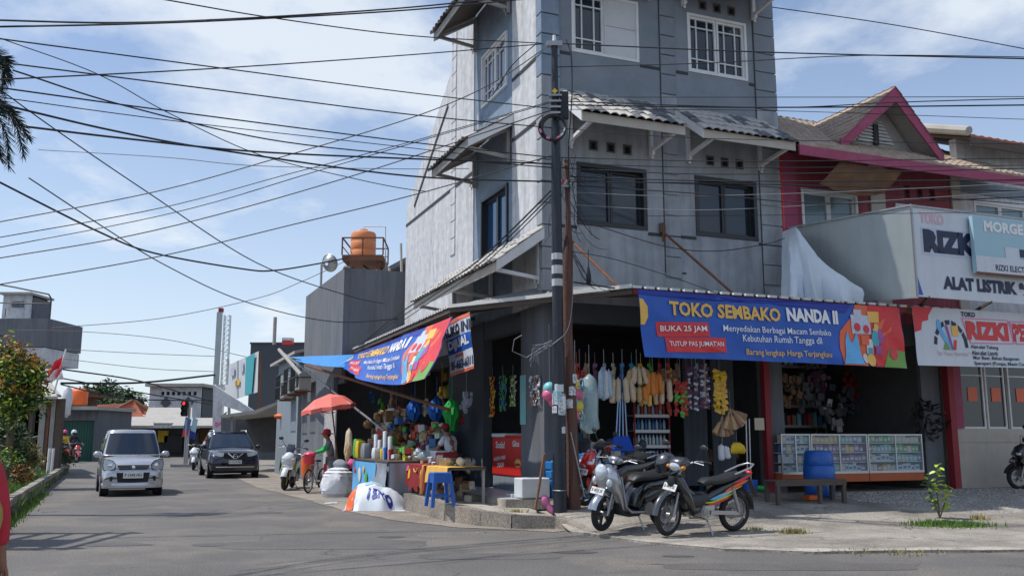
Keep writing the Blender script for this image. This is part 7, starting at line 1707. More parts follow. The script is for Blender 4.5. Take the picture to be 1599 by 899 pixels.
# ---------------------------------------------------------------- neighbouring shop: counters
zt0 = UR(1220,677,-.35).z; zb0 = UR(1300,752,-.35).z; z_p = UR(1300,737,-.35).z
cu = [UR(x,700,-.35).x for x in (1219,1266,1355,1441)]
mats_goods = [['box_white','tarp_white','box_blue'],['box_cyan','box_white','box_violet','box_yellow'],['box_cream','box_white','box_cyan','green_plastic']]
rows_n = 4
names = ('left','middle','right')
for c in range(3):
    u0,u1 = cu[c]+.01,cu[c+1]-.01; Hh = zt0-zb0; root = thing('display_counter',f'glass display counter full of boxes, {names[c]} one of three','display counter',W(u0,-.35,zb0),ROT,'glass display counters')
    Wd = u1-u0; dz = z_p-zb0
    q = MB(); q.box(0,Wd,0,.45,0,dz); q.build('plinth','orange_board',root); q = MB(); t = .03
    for (a,b,c0,d) in ((0,t,dz,Hh),(Wd-t,Wd,dz,Hh),(Wd/2-t/2,Wd/2+t/2,dz,Hh-.03)): q.box(a,b,-.01,.02,c0,d)
    q.box(0,Wd,-.012,.02,Hh-.03,Hh); q.box(0,Wd,-.012,.02,dz-.03,dz+.02); q.build('frame','alloy',root)
    q = MB(); q.box(0,Wd,.43,.45,dz,Hh); q.build('back_panel','charcoal_wall',root)
    q = MB(); q.box(0,Wd,0,.45,Hh-.012,Hh-.004); q.build('glass_top','display_glass',root); q = MB(); q.box(.03,Wd-.03,.004,.008,dz+.02,Hh-.03); q.build('glass_front','display_glass',root)
    rh = (Hh-dz)/rows_n; kk_ = 0
    for r_ in range(rows_n):
        zz0 = dz+r_*rh+.012; kk_ = 0; q = MB(); q.box(.0,Wd,.03,.42,zz0-.012,zz0); q.build('shelf','box_white',root)
        x = .05
        while x < Wd-.1:
            wd_ = rnd.choice((.09,.11,.13)); hh = rh*rnd.uniform(.55,.86); seg = int((x/Wd)*3+r_*1.3+c) 
            mm = (mats_goods[c][(r_+int(x/Wd*2.2))%len(mats_goods[c])] if rnd.random() < .72 else rnd.choice(['box_cyan','box_white','box_cream','box_yellow','box_red','box_blue','box_violet']))
            if c == 1 and r_ in (1,2) and rnd.random() < .7: mm = 'box_violet'
            key = ('cb',mm,wd_)
            if key not in bot: o = MB().box(-wd_/2,wd_/2,-.06,.06,0,.1).build('carton',mm,None); q2 = MB(); q2.box(-wd_*.36,wd_*.36,-.0625,-.0605,.03,.07); q2.build('print','box_white' if mm != 'box_white' else 'box_blue',o); bot[key] = o
            else: o = copy_tree(bot[key])
            o.location = W(u0+x+wd_/2,-.35+.12,zb0+zz0); o.scale = (1,1,hh/.1); o.rotation_euler = (0,0,ROT+rnd.uniform(-.05,.05))
            cn = {'box_white':'white','tarp_white':'pale','box_blue':'blue','box_cyan':'teal','box_violet':'violet','box_yellow':'yellow','box_cream':'cream','green_plastic':'green','box_red':'red'}[mm]
            tag(o,f'{cn} box, {ORD[min(17,kk_)]} from the left on the {("lowest","third","second","top")[r_]} shelf of the {names[c]} glass counter','carton',f'boxes on the {("lowest","third","second","top")[r_]} shelf of the {names[c]} glass counter')
            x += wd_+.008; kk_ += 1
# goods in the gloom behind the counters
rack('dim shelf of goods on the back wall behind the glass counters',6.0,9.0,2.6,2.95,[.9,1.4,1.9,2.4,2.9],post='steel',lip='steel')
for i in range(5):
    for k in range(18):
        mm = rnd.choice(['box_cyan','box_blue','box_cream','box_red','box_white','reed','sachet_purple'])
        cn = {'box_white':'white','box_blue':'blue','box_cyan':'teal','box_cream':'cream','box_red':'red','reed':'brown','sachet_purple':'purple'}[mm]
        bottle(f'dim {cn} pack, {ORD[k]} along the {("lowest","second","middle","fourth","top")[i]} shelf behind the glass counters', W(6.1+.165*k,2.72,.36+(.9,1.4,1.9,2.4,2.9)[i]+.02),mm,.055,.2+.15*rnd.random(),'packs on the back shelf behind the glass counters','box')
for (x,y,m_,lb,r_) in ((1240,612,'reed','brown baskets and packets hanging inside the second shop, leftmost',.2),(1268,620,'grey_wall','grey packets hanging inside the second shop',.18),(1275,588,'sachet_purple','dark purple packets hanging high inside the second shop',.2),(1335,600,'cloth_maroon','dark red packets hanging inside the second shop',.16),(1300,650,'steel','metal tins piled inside the second shop',.22),(1360,640,'reed','brown packets piled inside the second shop',.22),(1385,600,'grey_wall','dim grey goods hanging high in the second shop',.2),(1405,640,'coconut','dark brown goods hanging near the column',.2),(1320,625,'charcoal_wall','dark packets stacked inside the second shop',.2)):
    q = MB()
    for k in range(16): q.cb((rnd.uniform(-.32,.32),rnd.uniform(-.1,.1),rnd.uniform(-.34,.34)),rnd.uniform(.08,.2),rnd.uniform(.05,.1),rnd.uniform(.08,.24),Matrix.Rotation(rnd.uniform(-.5,.5),3,'Y') @ Matrix.Rotation(rnd.uniform(-.5,.5),3,'Z'))
    solo(q,'hanging_goods',m_,lb,'goods',uR(x,y,2.1),ROT,kind='stuff',bevel=.012)
# crowded dim goods in the corner shop: strings of sachets along the header and packed shelves at the left opening
HM = ['sachet_red','sachet_purple','box_blue','green_plastic','reed','box_cream','box_yellow','box_red','silver_print','teal_print']
for k in range(16):
    x = 886+k*14.3; m_ = HM[(k*7)%10]; cn = ('red','purple','blue','green','brown','cream','yellow','red','silver','teal')[(k*7)%10]
    P = Wp(x,570,HW+.45); q = MB(); ln = rnd.uniform(.5,1.1)
    for j in range(int(ln/.07)):
        a = rnd.uniform(-.6,.6); q.cb((rnd.uniform(-.025,.025),rnd.uniform(-.02,.02),-j*.07),.085,.015,.075,Matrix.Rotation(a,3,'Z') @ Matrix.Rotation(rnd.uniform(-.3,.3),3,'Y'))
    q.tube([(0,0,-.1),(0,0,.25)],.005,4); solo(q,'sachet_string',m_,f'dim {cn} sachet string hanging behind the front goods, {ORD[min(17,k)] if k < 18 else ("next to last","last")[k-18]} from the left','sachets',P,ROT,'dim sachet strings behind the front goods',kind='stuff')
for (nm,w0,us) in (('left',6.3,1.2),('right',8.6,1.2)):
    root = thing('goods_shelf',f'dim shelf crammed with goods deep in the left opening, {nm} one','shelf',W(us,w0,.3),ROT)
    for lv_ in range(6):
        z_ = .35+lv_*.5; q = MB(); q.box(0,.4,0,2.1,z_,z_+.03); q.build('shelf','dark_timber',root); base = {}
        for k in range(13):
            m_ = rnd.choice(HM); q = MB()
            if m_ not in base: o = MB().box(-.06,.06,-.065,.065,0,.3).build('pack',m_,root); base[m_] = o
            else: o = base[m_].copy(); COL.objects.link(o); o.parent = root
            o.location = (.08,.1+.155*k,z_+.03); o.scale = (1,1,rnd.uniform(.6,1.35)); o.rotation_euler = (0,0,rnd.uniform(-.15,.15))
    for y in (0,2.1): q = MB(); q.box(0,.4,y-.02,y+.02,0,3.2); q.build('upright','dark_timber',root)
for k,(x,y,m_,lb) in enumerate(((628,650,'box_red','red food bag cluster hanging over the stall'),(664,640,'box_cream','cream food bag cluster hanging over the stall'),(612,630,'reed','brown cracker cluster hanging over the drink cart'),(596,640,'green_plastic','green packet cluster hanging over the drink cart'),(580,625,'box_blue','blue packet cluster hanging over the drink cart'),(690,622,'box_yellow','yellow packet cluster hanging beside the sale banner'),(642,668,'cracker','pale cracker cluster beside the coconuts'),(716,655,'sachet_red','red packet cluster at the dark column'),(728,630,'silver_print','silver packet cluster at the dark column'))):
    q = MB()
    for j in range(14): q.cb((rnd.uniform(-.08,.08),rnd.uniform(-.16,.16),rnd.uniform(-.35,.05)),rnd.uniform(.03,.07),rnd.uniform(.07,.13),rnd.uniform(.08,.15),Matrix.Rotation(rnd.uniform(-.5,.5),3,'X'))
    q.tube([(0,0,0),(0,0,.7)],.006,4); solo(q,'packet_cluster',m_,lb,'packets',uL(x,y-12,-.35),ROT,'packet clusters hanging over the stall',kind='stuff',bevel=.01)
for (y,x,z_,m_,lb,sx_) in ((.9,1.0,.0,'box_cream','brown carton on the floor behind the freezer',.5),):
    solo(MB().box(0,.5,0,.5,0,.5),'carton',m_,lb,'box',W(1.6,1.0,.38),ROT)
# dark shrub-like bundle hanging on the column
q = MB(); leaves(q,(0,0,0),(.45,.2,.5),160,.09,rnd); solo(q,'dry_bundle','matt_black','dark ragged bundle hanging on the grey column of the second shop','bundle',uR(1448,655,-.25))
# blue barrel
P = uR(1279,790,-1.1); bz = ZA(-1.1)
bl = MB(); bl.lathe([(.27,0),(.29,.03),(.30,.25),(.285,.27),(.31,.30),(.31,.58),(.285,.61),(.30,.64),(.27,.86),(.24,.9),(.10,.91),(0,.91)],(0,0,0),24); Ub = UR(1280,760,-1.1).x
solo(bl,'plastic_barrel','blue_plastic','blue plastic barrel standing behind the wooden bench','barrel',W(Ub,-1.1,bz),ROT,smooth=40)
# bench
Ua = UR(1211,745,-1.9).x; Uc = UR(1322,750,-1.9).x; zbn = UR(1290,748,-1.9).z
bn = thing('wooden_bench','rough dark wooden bench in front of the blue barrel','bench',W(Ua,-1.9,ZA(-1.9)),ROT); hb_ = zbn-ZA(-1.9)
for k in range(3): q = MB(); q.box(0,Uc-Ua,k*.13,k*.13+.12,hb_-.035,hb_); q.build('plank','dark_timber',bn,bevel=.005)
lleg(bn,[(.06,.03,hb_-.035),(Uc-Ua-.06,.03,hb_-.035),(.06,.36,hb_-.035),(Uc-Ua-.06,.36,hb_-.035),((Uc-Ua)*.62,.03,hb_-.035)],'dark_timber',.07)
q = MB(); q.box(0,Uc-Ua,.0,.03,hb_-.11,hb_-.036); q.build('apron','dark_timber',bn)
q = MB(); q.box(-.16,.16,-.1,.1,0,.1); solo(q,'orange_crate','orange_plastic','small orange plastic tray under the wooden bench','tray',W(Uc-.5,-1.5,ZA(-1.5)+.005),ROT,bevel=.02)
q = MB(); q.lathe([(.13,0),(.15,.2)],(0,0,0),14); solo(q,'blue_bucket','blue_plastic','small blue bucket at the step near the striped motorcycle','bucket',uR(1172,765,-1.2)*1.0,ROT,smooth=50)
q = MB(); q.ball((0,0,0),.28,.1,.05,14,6,j=.4); solo(q,'green_bag','cloth_green','green plastic bag lying on the shop step','bag',uR(1185,764,-.95)+Vector((0,0,.03)),ROT,smooth=60)
# ================================================================ PEOPLE
def skinobj(name, pts, edges, rad, m, parent, lv=1, root=0):
    me = bpy.data.meshes.new(name); me.from_pydata([tuple(p) for p in pts], edges, []); me.materials.append(M[m])
    o = bpy.data.objects.new(name, me); COL.objects.link(o); o.parent = parent
    s = o.modifiers.new('skin','SKIN'); s.use_smooth_shade = True
    for i, r in enumerate(rad): 
        sv = me.skin_vertices[0].data[i]; sv.radius = (r,r) if not isinstance(r,tuple) else r; sv.use_root = (i == root)
    u = o.modifiers.new('sub','SUBSURF'); u.levels = lv; u.render_levels = lv; return o
def person(label, P, rz, J, shirt, trousers, head='cap', hcol='cloth_red', sleeve=None, seated=False, sc=1.0, shoe='matt_black'):
    root = thing('person', label, 'person', P, rz); root.scale = (sc,)*3; V_ = Vector
    J = {k: V_(v) for k,v in J.items()}
    pts = [J['pelvis'],J['chest'],J['neck'],J['head']]; rad = [.12,.125,.055,.075]; ed = [(0,1),(1,2),(2,3)]
    for s in 'LR':
        i = len(pts); pts += [J['sh'+s],J['el'+s],J['wr'+s]]; rad += [.055,.042,.028]; ed += [(1,i),(i,i+1),(i+1,i+2)]
        h = J['wr'+s]; d = (J['wr'+s]-J['el'+s]).normalized(); a = d.cross(V_((0,0,1))); a = a.normalized() if a.length > .01 else V_((1,0,0))
        pm = len(pts); pts.append(h+d*.07); rad.append(.030); ed.append((i+2,pm))
        for k,(off,ln) in enumerate(((-.03,.065),(-.01,.08),(.012,.075),(.03,.058))):
            j = len(pts); pts += [h+d*.10+a*off,h+d*(.10+ln*.6)+a*off*1.1-V_((0,0,.012)),h+d*(.10+ln)+a*off*1.1-V_((0,0,.035))]; rad += [.010,.009,.008]; ed += [(pm,j),(j,j+1),(j+1,j+2)]
        j = len(pts); pts += [h+d*.05-a*.045,h+d*.09-a*.06-V_((0,0,.01))]; rad += [.011,.009]; ed += [(pm,j),(j,j+1)]
        i = len(pts); pts += [J['hip'+s],J['kn'+s],J['an'+s],J['an'+s]+V_((.12,0,-.04))]; rad += [.085,.058,.038,.035]; ed += [(0,i),(i,i+1),(i+1,i+2),(i+2,i+3)]
    skinobj('body',pts,ed,rad,'skin',root)
    # head with a face
    hd = J['head']; q = MB(); q.ball(hd+V_((.01,0,.04)),.098,.076,.118,16,12); q.ball(hd+V_((.105,0,.03)),.018,.013,.022,8,6)
    for s in (-1,1): q.ball(hd+V_((0,s*.078,.03)),.018,.01,.028,8,6)
    q.build('head','skin',root,smooth=80)
    q = MB(); q.ball(hd+V_((.1,.03,.06)),.008,.012,.007,8,6); q.ball(hd+V_((.1,-.03,.06)),.008,.012,.007,8,6); q.build('eyes','matt_black',root); q = MB(); q.ball(hd+V_((.1,0,-.02)),.008,.024,.006,8,6); q.build('mouth','cloth_maroon',root)
    q = MB(); q.ball(hd+V_((-.015,0,.06)),.096,.082,.108,14,10); q.build('hair','hair',root,smooth=80)
    if head == 'cap': q = MB(); q.lathe([(.103,.0),(.106,.05),(.085,.10),(.04,.125),(0,.13)],hd+V_((0,0,.06)),16); q.add([tuple(hd+V_(v)) for v in ((.08,-.07,.07),(.20,-.05,.055),(.21,.0,.055),(.20,.05,.055),(.08,.07,.07),(.08,0,.085))],[(0,1,2,3,4,5)]); q.build('cap',hcol,root,smooth=60)
    elif head == 'hat': q = MB(); q.lathe([(.21,-.0),(.19,.015),(.11,.04),(.105,.10),(.07,.14),(0,.15)],hd+V_((0,0,.05)),18); q.build('hat',hcol,root,smooth=60)
    else:
        q = MB(); q.lathe([(.11,-.1),(.135,-.06),(.145,.03),(.13,.11),(.09,.16),(.03,.185),(0,.19)],hd+V_((-.01,0,.03)),18); q.v = [(v[0],v[1],v[2]) for v in q.v]; q.q = [f for f in q.q if not (sum(q.v[i][0] for i in f)/len(f)-hd.x > .07 and sum(q.v[i][2] for i in f)/len(f)-hd.z < .07)]; q.mi = [0]*len(q.q); q.build('helmet',hcol,root,smooth=70)
        q = MB(); q.ball(hd+V_((.06,0,.03)),.085,.115,.07,14,8); q.build('visor','car_glass',root,smooth=70)
    # clothes follow the joints
    c = J; P_ = [c['pelvis']-V_((0,0,.02)),c['pelvis'].lerp(c['chest'],.5),c['chest'],c['neck']-V_((0,0,.06))]; R3 = [(.15,.12),(.15,.115),(.175,.125),(.10,.09)]; E_ = [(0,1),(1,2),(2,3)]
    for s in 'LR':
        i = len(P_); P_ += [c['sh'+s],c['sh'+s].lerp(c['el'+s],.6)]; R3 += [.075,.068]; E_ += [(2,i),(i,i+1)]
        if sleeve: P_ += [c['el'+s],c['wr'+s].lerp(c['el'+s],.15)]; R3 += [.058,.045]; E_ += [(i+1,i+2),(i+2,i+3)]
    skinobj('shirt',P_,E_,R3,shirt,root)
    if sleeve and sleeve != shirt:
        for s in 'LR': skinobj('sleeve',[c['sh'+s].lerp(c['el'+s],.3),c['el'+s],c['wr'+s].lerp(c['el'+s],.12)],[(0,1),(1,2)],[.082,.066,.05],sleeve,root)
    P_ = [c['pelvis']+V_((0,0,.03))]; R3 = [.155]; E_ = []
    for s in 'LR':
        i = len(P_); P_ += [c['hip'+s],c['kn'+s],c['an'+s].lerp(c['kn'+s],.12)]; R3 += [.105,.078,.06]; E_ += [(0,i),(i,i+1),(i+1,i+2)]
    skinobj('trousers',P_,E_,R3,trousers,root)
    for s in 'LR': q = MB(); q.ball(c['an'+s]+V_((.07,0,-.05)),.14,.05,.045,12,8); q.build('shoe',shoe,root,smooth=70)
    return root
def stand(lean=0.0, armL=((.05,.30,1.12),(.15,.32,.9)), armR=((.05,-.30,1.12),(.15,-.32,.9))):
    f = lean
    return dict(pelvis=(0,0,.92),chest=(.10*f*2,0,1.25-.08*f),neck=(.30*f+.02,0,1.45-.12*f),head=(.36*f+.04,0,1.56-.16*f),shL=(.22*f,.17,1.36-.1*f),shR=(.22*f,-.17,1.36-.1*f),elL=armL[0],wrL=armL[1],elR=armR[0],wrR=armR[1],
        hipL=(0,.10,.86),hipR=(0,-.10,.86),knL=(.04,.11,.47),knR=(.02,-.11,.47),anL=(0,.12,.09),anR=(-.03,-.12,.09))
def ride(seat=.78, bar=(.42,.33,1.0)):
    return dict(pelvis=(-.12,0,seat+.12),chest=(-.04,0,seat+.45),neck=(.0,0,seat+.65),head=(.04,0,seat+.76),shL=(0,.18,seat+.57),shR=(0,-.18,seat+.57),elL=(.16,.28,seat+.38),wrL=(bar[0]-.08,bar[1],bar[2]+.03),elR=(.16,-.28,seat+.38),wrR=(bar[0]-.08,-bar[1],bar[2]+.03),
        hipL=(-.08,.11,seat+.08),hipR=(-.08,-.11,seat+.08),knL=(.30,.17,seat-.1),knR=(.30,-.17,seat-.1),anL=(.22,.17,.36),anR=(.22,-.17,.36))
P = UL(706,760,-1.0); 
person('seller in a white shirt and dark red cap leaning over the stall table',W(-1.0,P.y,.27),ROT+R_(118),stand(.55,armL=((.30,.24,1.02),(.50,.18,.86)),armR=((.30,-.24,1.02),(.52,-.12,.84))),'cloth_white','cloth_black','cap','cloth_maroon',sc=.92)
P = D(516,740,25.6); P.z = .01
person('person in grey with a pink hat and bright green sleeves reaching for the bicycle',P,R_(195),stand(.25,armL=((.22,.26,1.12),(.45,.22,1.08)),armR=((.22,-.26,1.12),(.46,-.2,1.05))),'cloth_grey','cloth_grey','hat','cloth_red',sleeve='cloth_green')
# bicycle
by = thing('bicycle','bicycle with a red front basket standing beside the white sack','bicycle',D(492,765,25.6)*1.0,heading(-.18,-1)); by.location.z = .01; wheel(by,.50,.32,.05,'spoke','alloy',name='wheel'); wheel(by,-.50,.32,.05,'spoke','alloy')
q = MB(); q.tube([(-.5,0,.32),(-.05,0,.28),(.36,0,.72),(-.14,0,.78),(-.05,0,.28)],.018,8); q.tube([(-.5,0,.32),(-.14,0,.72)],.012,6); q.tube([(.5,0,.32),(.38,0,.70),(.34,0,.98)],.018,8); q.build('frame','steel',by)
q = MB(); q.tube([(.30,-.28,1.0),(.36,-.08,1.0),(.36,.08,1.0),(.30,.28,1.0)],.012,6); q.build('handlebar','steel',by); q = MB(); q.ball((-.16,0,.84),.13,.08,.035); q.build('saddle','matt_black',by)
q = MB(); q.lathe([(.13,.78),(.17,.98),(.175,1.0),(.15,.98),(.12,.80)],(.52,0,0),14); q.build('basket','basket_red',by,smooth=40)
q = MB(); q.ball((.5,0,1.03),.15,.15,.07,10,6,j=.4); q.build('basket_load','pink_plastic',by,smooth=70)
q = MB(); q.lathe([(.15,.4),(.19,.75),(.18,.92)],(-.1,-.28,0),12); q.build('pannier_bag','orange_plastic',by,smooth=50); q = MB(); q.lathe([(.15,.36),(.17,.72),(.16,.76)],(-.35,.26,0),12); q.build('pannier_bag','basket_red',by,smooth=50)
q = MB(); q.tube([(.02,-.15,.3),(.02,.15,.3)],.012,6); q.lathe([(.09,-.01),(.09,.01)],(-.05,.03,.28),16,'y'); q.build('pedals','steel',by)
# far riders
for (x,y,Y,lb,hc,sh,col,dz) in ((98,718,56,'distant rider in yellow with a pink helmet','cloth_pink','yellow_plastic','box_cyan',rnd),(112,718,55,'distant rider in black with a pale helmet on a red motorcycle','white_gloss','cloth_black','red_paint',rnd)):
    P = D(x,y,Y); P.z = .01; rz = heading(.75,-.65) if col == 'red_paint' else heading(.2,-1)
    bike('motorcycle',('red motorcycle' if col == 'red_paint' else 'pale teal scooter')+' ridden at the far end of the left road',P,rz,'sport',col,'black_plastic',1.1,steer=0,mirrors=False)
    person(lb,P,rz,ride(),sh,'cloth_black','helmet',hc,sleeve=sh,sc=1.1)
# pedestrian at the left edge
Pn = Vector((-3.09,5.15,.0)); rz = heading(-.2,1)
person('person in a red jacket and dark red trousers cut off by the left edge',Pn,rz,stand(.05,armL=((.02,.24,1.10),(.06,.25,.86)),armR=((.02,-.24,1.10),(.06,-.25,.86))),'cloth_red','cloth_maroon','cap','cloth_red',sleeve='cloth_red')
q = MB(); q.ball((0,0,0),.12,.15,.16,16,10); q.tube([(-.02,0,.12),(-.12,0,.3),(-.3,.02,.42)],.014,6); solo(q,'shoulder_bag','cloth_gold','gold shoulder bag carried by the person at the left edge','bag',Vector((-2.93,5.12,1.06)),smooth=70)
# ================================================================ BUILDINGS DOWN THE LEFT STREET
gu = UR(538,418,10.75); gz = gu.z; gl = UL(478,463,gu.x)
tk = thing('tank_building','plain dark grey building with an orange water tank on top','building',W(gu.x,10.75,0),ROT); ft_ = sub(gu.x,10.75)
q = MB(ft_); q.box(gu.x+.12,2.5,10.75,10.9,3.5,gz); q.build('wall','grey_wall',tk)
q = MB(ft_); q.prism([(10.75,3.3),(gl.y,3.3),(gl.y,gl.z),(10.75,gz)],lambda a,b,t:(t,a,b),gu.x,gu.x+.12); q.prism([(11.9,0),(gl.y,0),(gl.y,3.3),(11.9,3.3)],lambda a,b,t:(t,a,b),gu.x,gu.x+.12); q.build('wall','grey_wall',tk)
q = MB(ft_); q.box(gu.x+.12,2.5,11,gl.y,gl.z-.3,gl.z-.2); q.box(gu.x+.12,2.5,gl.y-.15,gl.y,0,gl.z-.2); q.build('roof','asbestos',tk)
q = MB(ft_); q.box(gu.x-.02,gu.x+.16,10.7,10.95,gz,gz+.05); q.build('coping','asbestos',tk)
q = MB(ft_); q.box(gu.x+.5,2.3,14,14.2,0,6); q.box(gu.x+.12,gu.x+.2,10.9,11.9,3.1,3.3); q.build('inner_wall','inner_wall',tk)
# mesh gate
mg = thing('mesh_gate','white diamond mesh gate behind the person in grey','gate',W(gu.x-.04,11.2,.02),ROT)
q = MB()
for k in range(16):
    y = k*.11; 
    for s_ in (1,-1): 
        y2 = y+s_*1.9; z0,z1 = 0,1.9
        ya,yb = y,y2
        if s_ > 0 and yb > 1.7: z1 = 1.9*(1.7-ya)/(yb-ya); yb = 1.7
        if s_ < 0 and yb < 0: z1 = 1.9*(ya)/(ya-yb) if ya > 0 else .01; yb = 0
        q.bar((0,ya,z0+.3),(0,yb,z1+.3),.008,.02,(1,0,0))
for k in range(17):
    z0 = k*.11
    q.bar((0,0,.3+z0),(0,min(1.7,1.9-z0),min(2.2,.3+z0+min(1.7,1.9-z0))),.008,.02,(1,0,0)); q.bar((0,1.7,.3+z0),(0,max(0,1.7-(1.9-z0)),min(2.2,.3+z0+min(1.7,1.9-z0))),.008,.02,(1,0,0))
q.build('mesh','white_paint',mg,kind='stuff')
q = MB(); 
for a,b in (((0,0,.3),(0,0,2.25)),((0,1.7,.3),(0,1.7,2.25)),((0,.85,.3),(0,.85,2.25)),((0,0,.3),(0,1.7,.3)),((0,0,2.25),(0,1.7,2.25))): q.bar(a,b,.04,.04)
q.build('frame','white_paint',mg); q = MB(); q.box(-.005,.02,0,1.7,.0,.3); q.build('kick_plate','grey_wall',mg)
# tank on its platform
TY = 30.5
def dv(x,y,Y=TY): return D(x,y,Y)
tp = dv(570,408); ts = thing('tank_stand','rusty steel platform with railings above the grey building','platform',tp); 
def tl_(x,y,Y=TY): return tuple(dv(x,y,Y)-tp)
q = MB(); a = [dv(534,405,TY-.6),dv(548,393,TY+1.0),dv(605,398,TY+1.1),dv(597,409,TY-.5)]; zz_ = a[0].z
zc = (dv(534,405,TY-.6).z+dv(600,404,TY).z)/2
pl = [(tl_(534,400,TY-.7)[0],-.7),(tl_(548,400,TY+1.1)[0],1.1),(tl_(606,400,TY+1.1)[0],1.1),(tl_(598,400,TY-.7)[0],-.7)]
z0 = dv(550,404,TY).z-tp.z
q.add([(x,y,z0) for x,y in pl]+[(x,y,z0-.18) for x,y in pl],[(0,1,2,3),(7,6,5,4),(0,1,5,4),(1,2,6,5),(2,3,7,6),(3,0,4,7)]); q.build('deck','rust',ts)
q = MB(); H_ = .58
for (x,y) in pl+[((pl[0][0]+pl[3][0])/2,-.7)]: q.bar((x,y,z0),(x,y,z0+H_),.045,.045)
for k in range(4):
    a_,b_ = pl[k],pl[(k+1)%4]; q.bar((*a_,z0+H_),(*b_,z0+H_),.04,.04); q.bar((*a_,z0+H_*.5),(*b_,z0+H_*.5),.025,.025) if k < 2 else None
q.build('railing','rust',ts)
for (x,y) in pl: q = MB(); q.bar((x*.75,y*.6,z0-1.3),(x*.75,y*.6,z0-.18),.08,.08); q.build('leg','rust',ts)
tb_ = dv(567,397,TY+.2); rt = dv(587,380,TY+.2).x-tb_.x; ht_ = dv(567,350,TY+.2).z-tb_.z
ot = thing('water_tank','large orange plastic water tank standing on the steel platform','water tank',Vector((tb_.x,TY+.2,zc+.02)))
ot.location.z = tp.z+z0+.005
q = MB(); h = ht_*.88; q.lathe([(rt*.97,0),(rt,.03),(rt,h*.30),(rt*.985,h*.31),(rt*.985,h*.34),(rt,h*.35),(rt,h*.64),(rt*.985,h*.65),(rt*.985,h*.68),(rt,h*.69),(rt,h*.93),(rt*.93,h),(rt*.5,h*1.07),(rt*.32,h*1.09),(rt*.32,h*1.13),(0,h*1.14)],(0,0,0),32); q.build('shell','tank_orange',ot,smooth=35)
q = MB(); q.tube([(0,0,h*1.1),(0,0,h*1.25),(.75,0,h*1.25),(.78,0,-.1),(.8,0,-3.2)],.022,6); q.build('pipe','box_white',ot)
q = MB(); q.tube([(.1,-rt-.1,-.3),(.45,-rt-.15,-.55),(.72,-rt-.2,-1.6),(.80,-rt-.2,-3.4)],.035,8); q.build('hose','cable',ot)
# small roof behind, PVC pipes
q = MB(); q.add([(0,0,0),(1.9,0,1.05),(1.9,1.6,1.05),(0,1.6,0),(0,0,-.15),(1.9,0,.9),(1.9,1.6,.9),(0,1.6,-.15)],[(0,1,2,3),(4,7,6,5),(0,4,5,1),(1,5,6,2),(2,6,7,3),(3,7,4,0)]); q.box(.3,2.2,.2,1.5,-1.6,-.1); solo(q,'lean_to_roof','grey_wall','small sloping corrugated roof rising behind the orange tank','roof',dv(590,425,29.5))
for (x,y0,y1,lb,Y) in ((589,463,560,'white pipe standing before the grey building wall',28.5),(609,418,560,'tall pale pipe running down beside the gable wall',28.2),(627,380,425,'short pale pipe next to the gable wall edge',28.4)):
    A = dv(x,y1,Y); B = dv(x-1,y0,Y); q = MB(); q.tube([(0,0,0),B-A],.04,8); solo(q,'pipe','cream_paint',lb,'pipe',A)
q = MB(); q.box(0,1.6,0,.3,0,.14); q.box(.1,1.6,.1,.28,-1.1,0); A = dv(606,475,27.6); solo(q,'white_ledge','white_paint','white mossy ledge between the grey building and the gable wall','ledge',A,R_(22))
# satellite dish
P = dv(501,448,32); ds = thing('satellite_dish','round mesh satellite dish on a thin mast above the grey building','satellite dish',P)
q = MB(); q.tube([(0,0,-.6),(0,0,.82)],.045,8); q.build('mast','steel',ds)
q = MB(); R_d = (dv(521,410,32).x-dv(494,410,32).x)/2; n = 20
prof = [(R_d*k/5,.22*(k/5)**2) for k in range(1,6)]; q.lathe(prof,(0,0,0),24,'y',cap=False); q.v = [tuple(Matrix.Rotation(R_(-25),3,'Z') @ Matrix.Rotation(R_(18),3,'X') @ Vector(v)+Vector((.15,.1,.86))) for v in q.v]; q.build('dish','zinc',ds,smooth=80)
q = MB(); q.tube([tuple(Matrix.Rotation(R_(-25),3,'Z') @ Matrix.Rotation(R_(18),3,'X') @ Vector((R_d*math.cos(t/24*6.283),.22,R_d*math.sin(t/24*6.283)))+Vector((.15,.1,.86))) for t in range(25)],.025,6); q.build('rim','steel',ds)
for a in (0,2.1,4.2): q = MB(); q.tube([tuple(Matrix.Rotation(R_(-25),3,'Z') @ Matrix.Rotation(R_(18),3,'X') @ Vector((R_d*math.cos(a),.22,R_d*math.sin(a)))+Vector((.15,.1,.86))),(.35,.75,1.05)],.012,5); q.build('feed_arm','steel',ds)
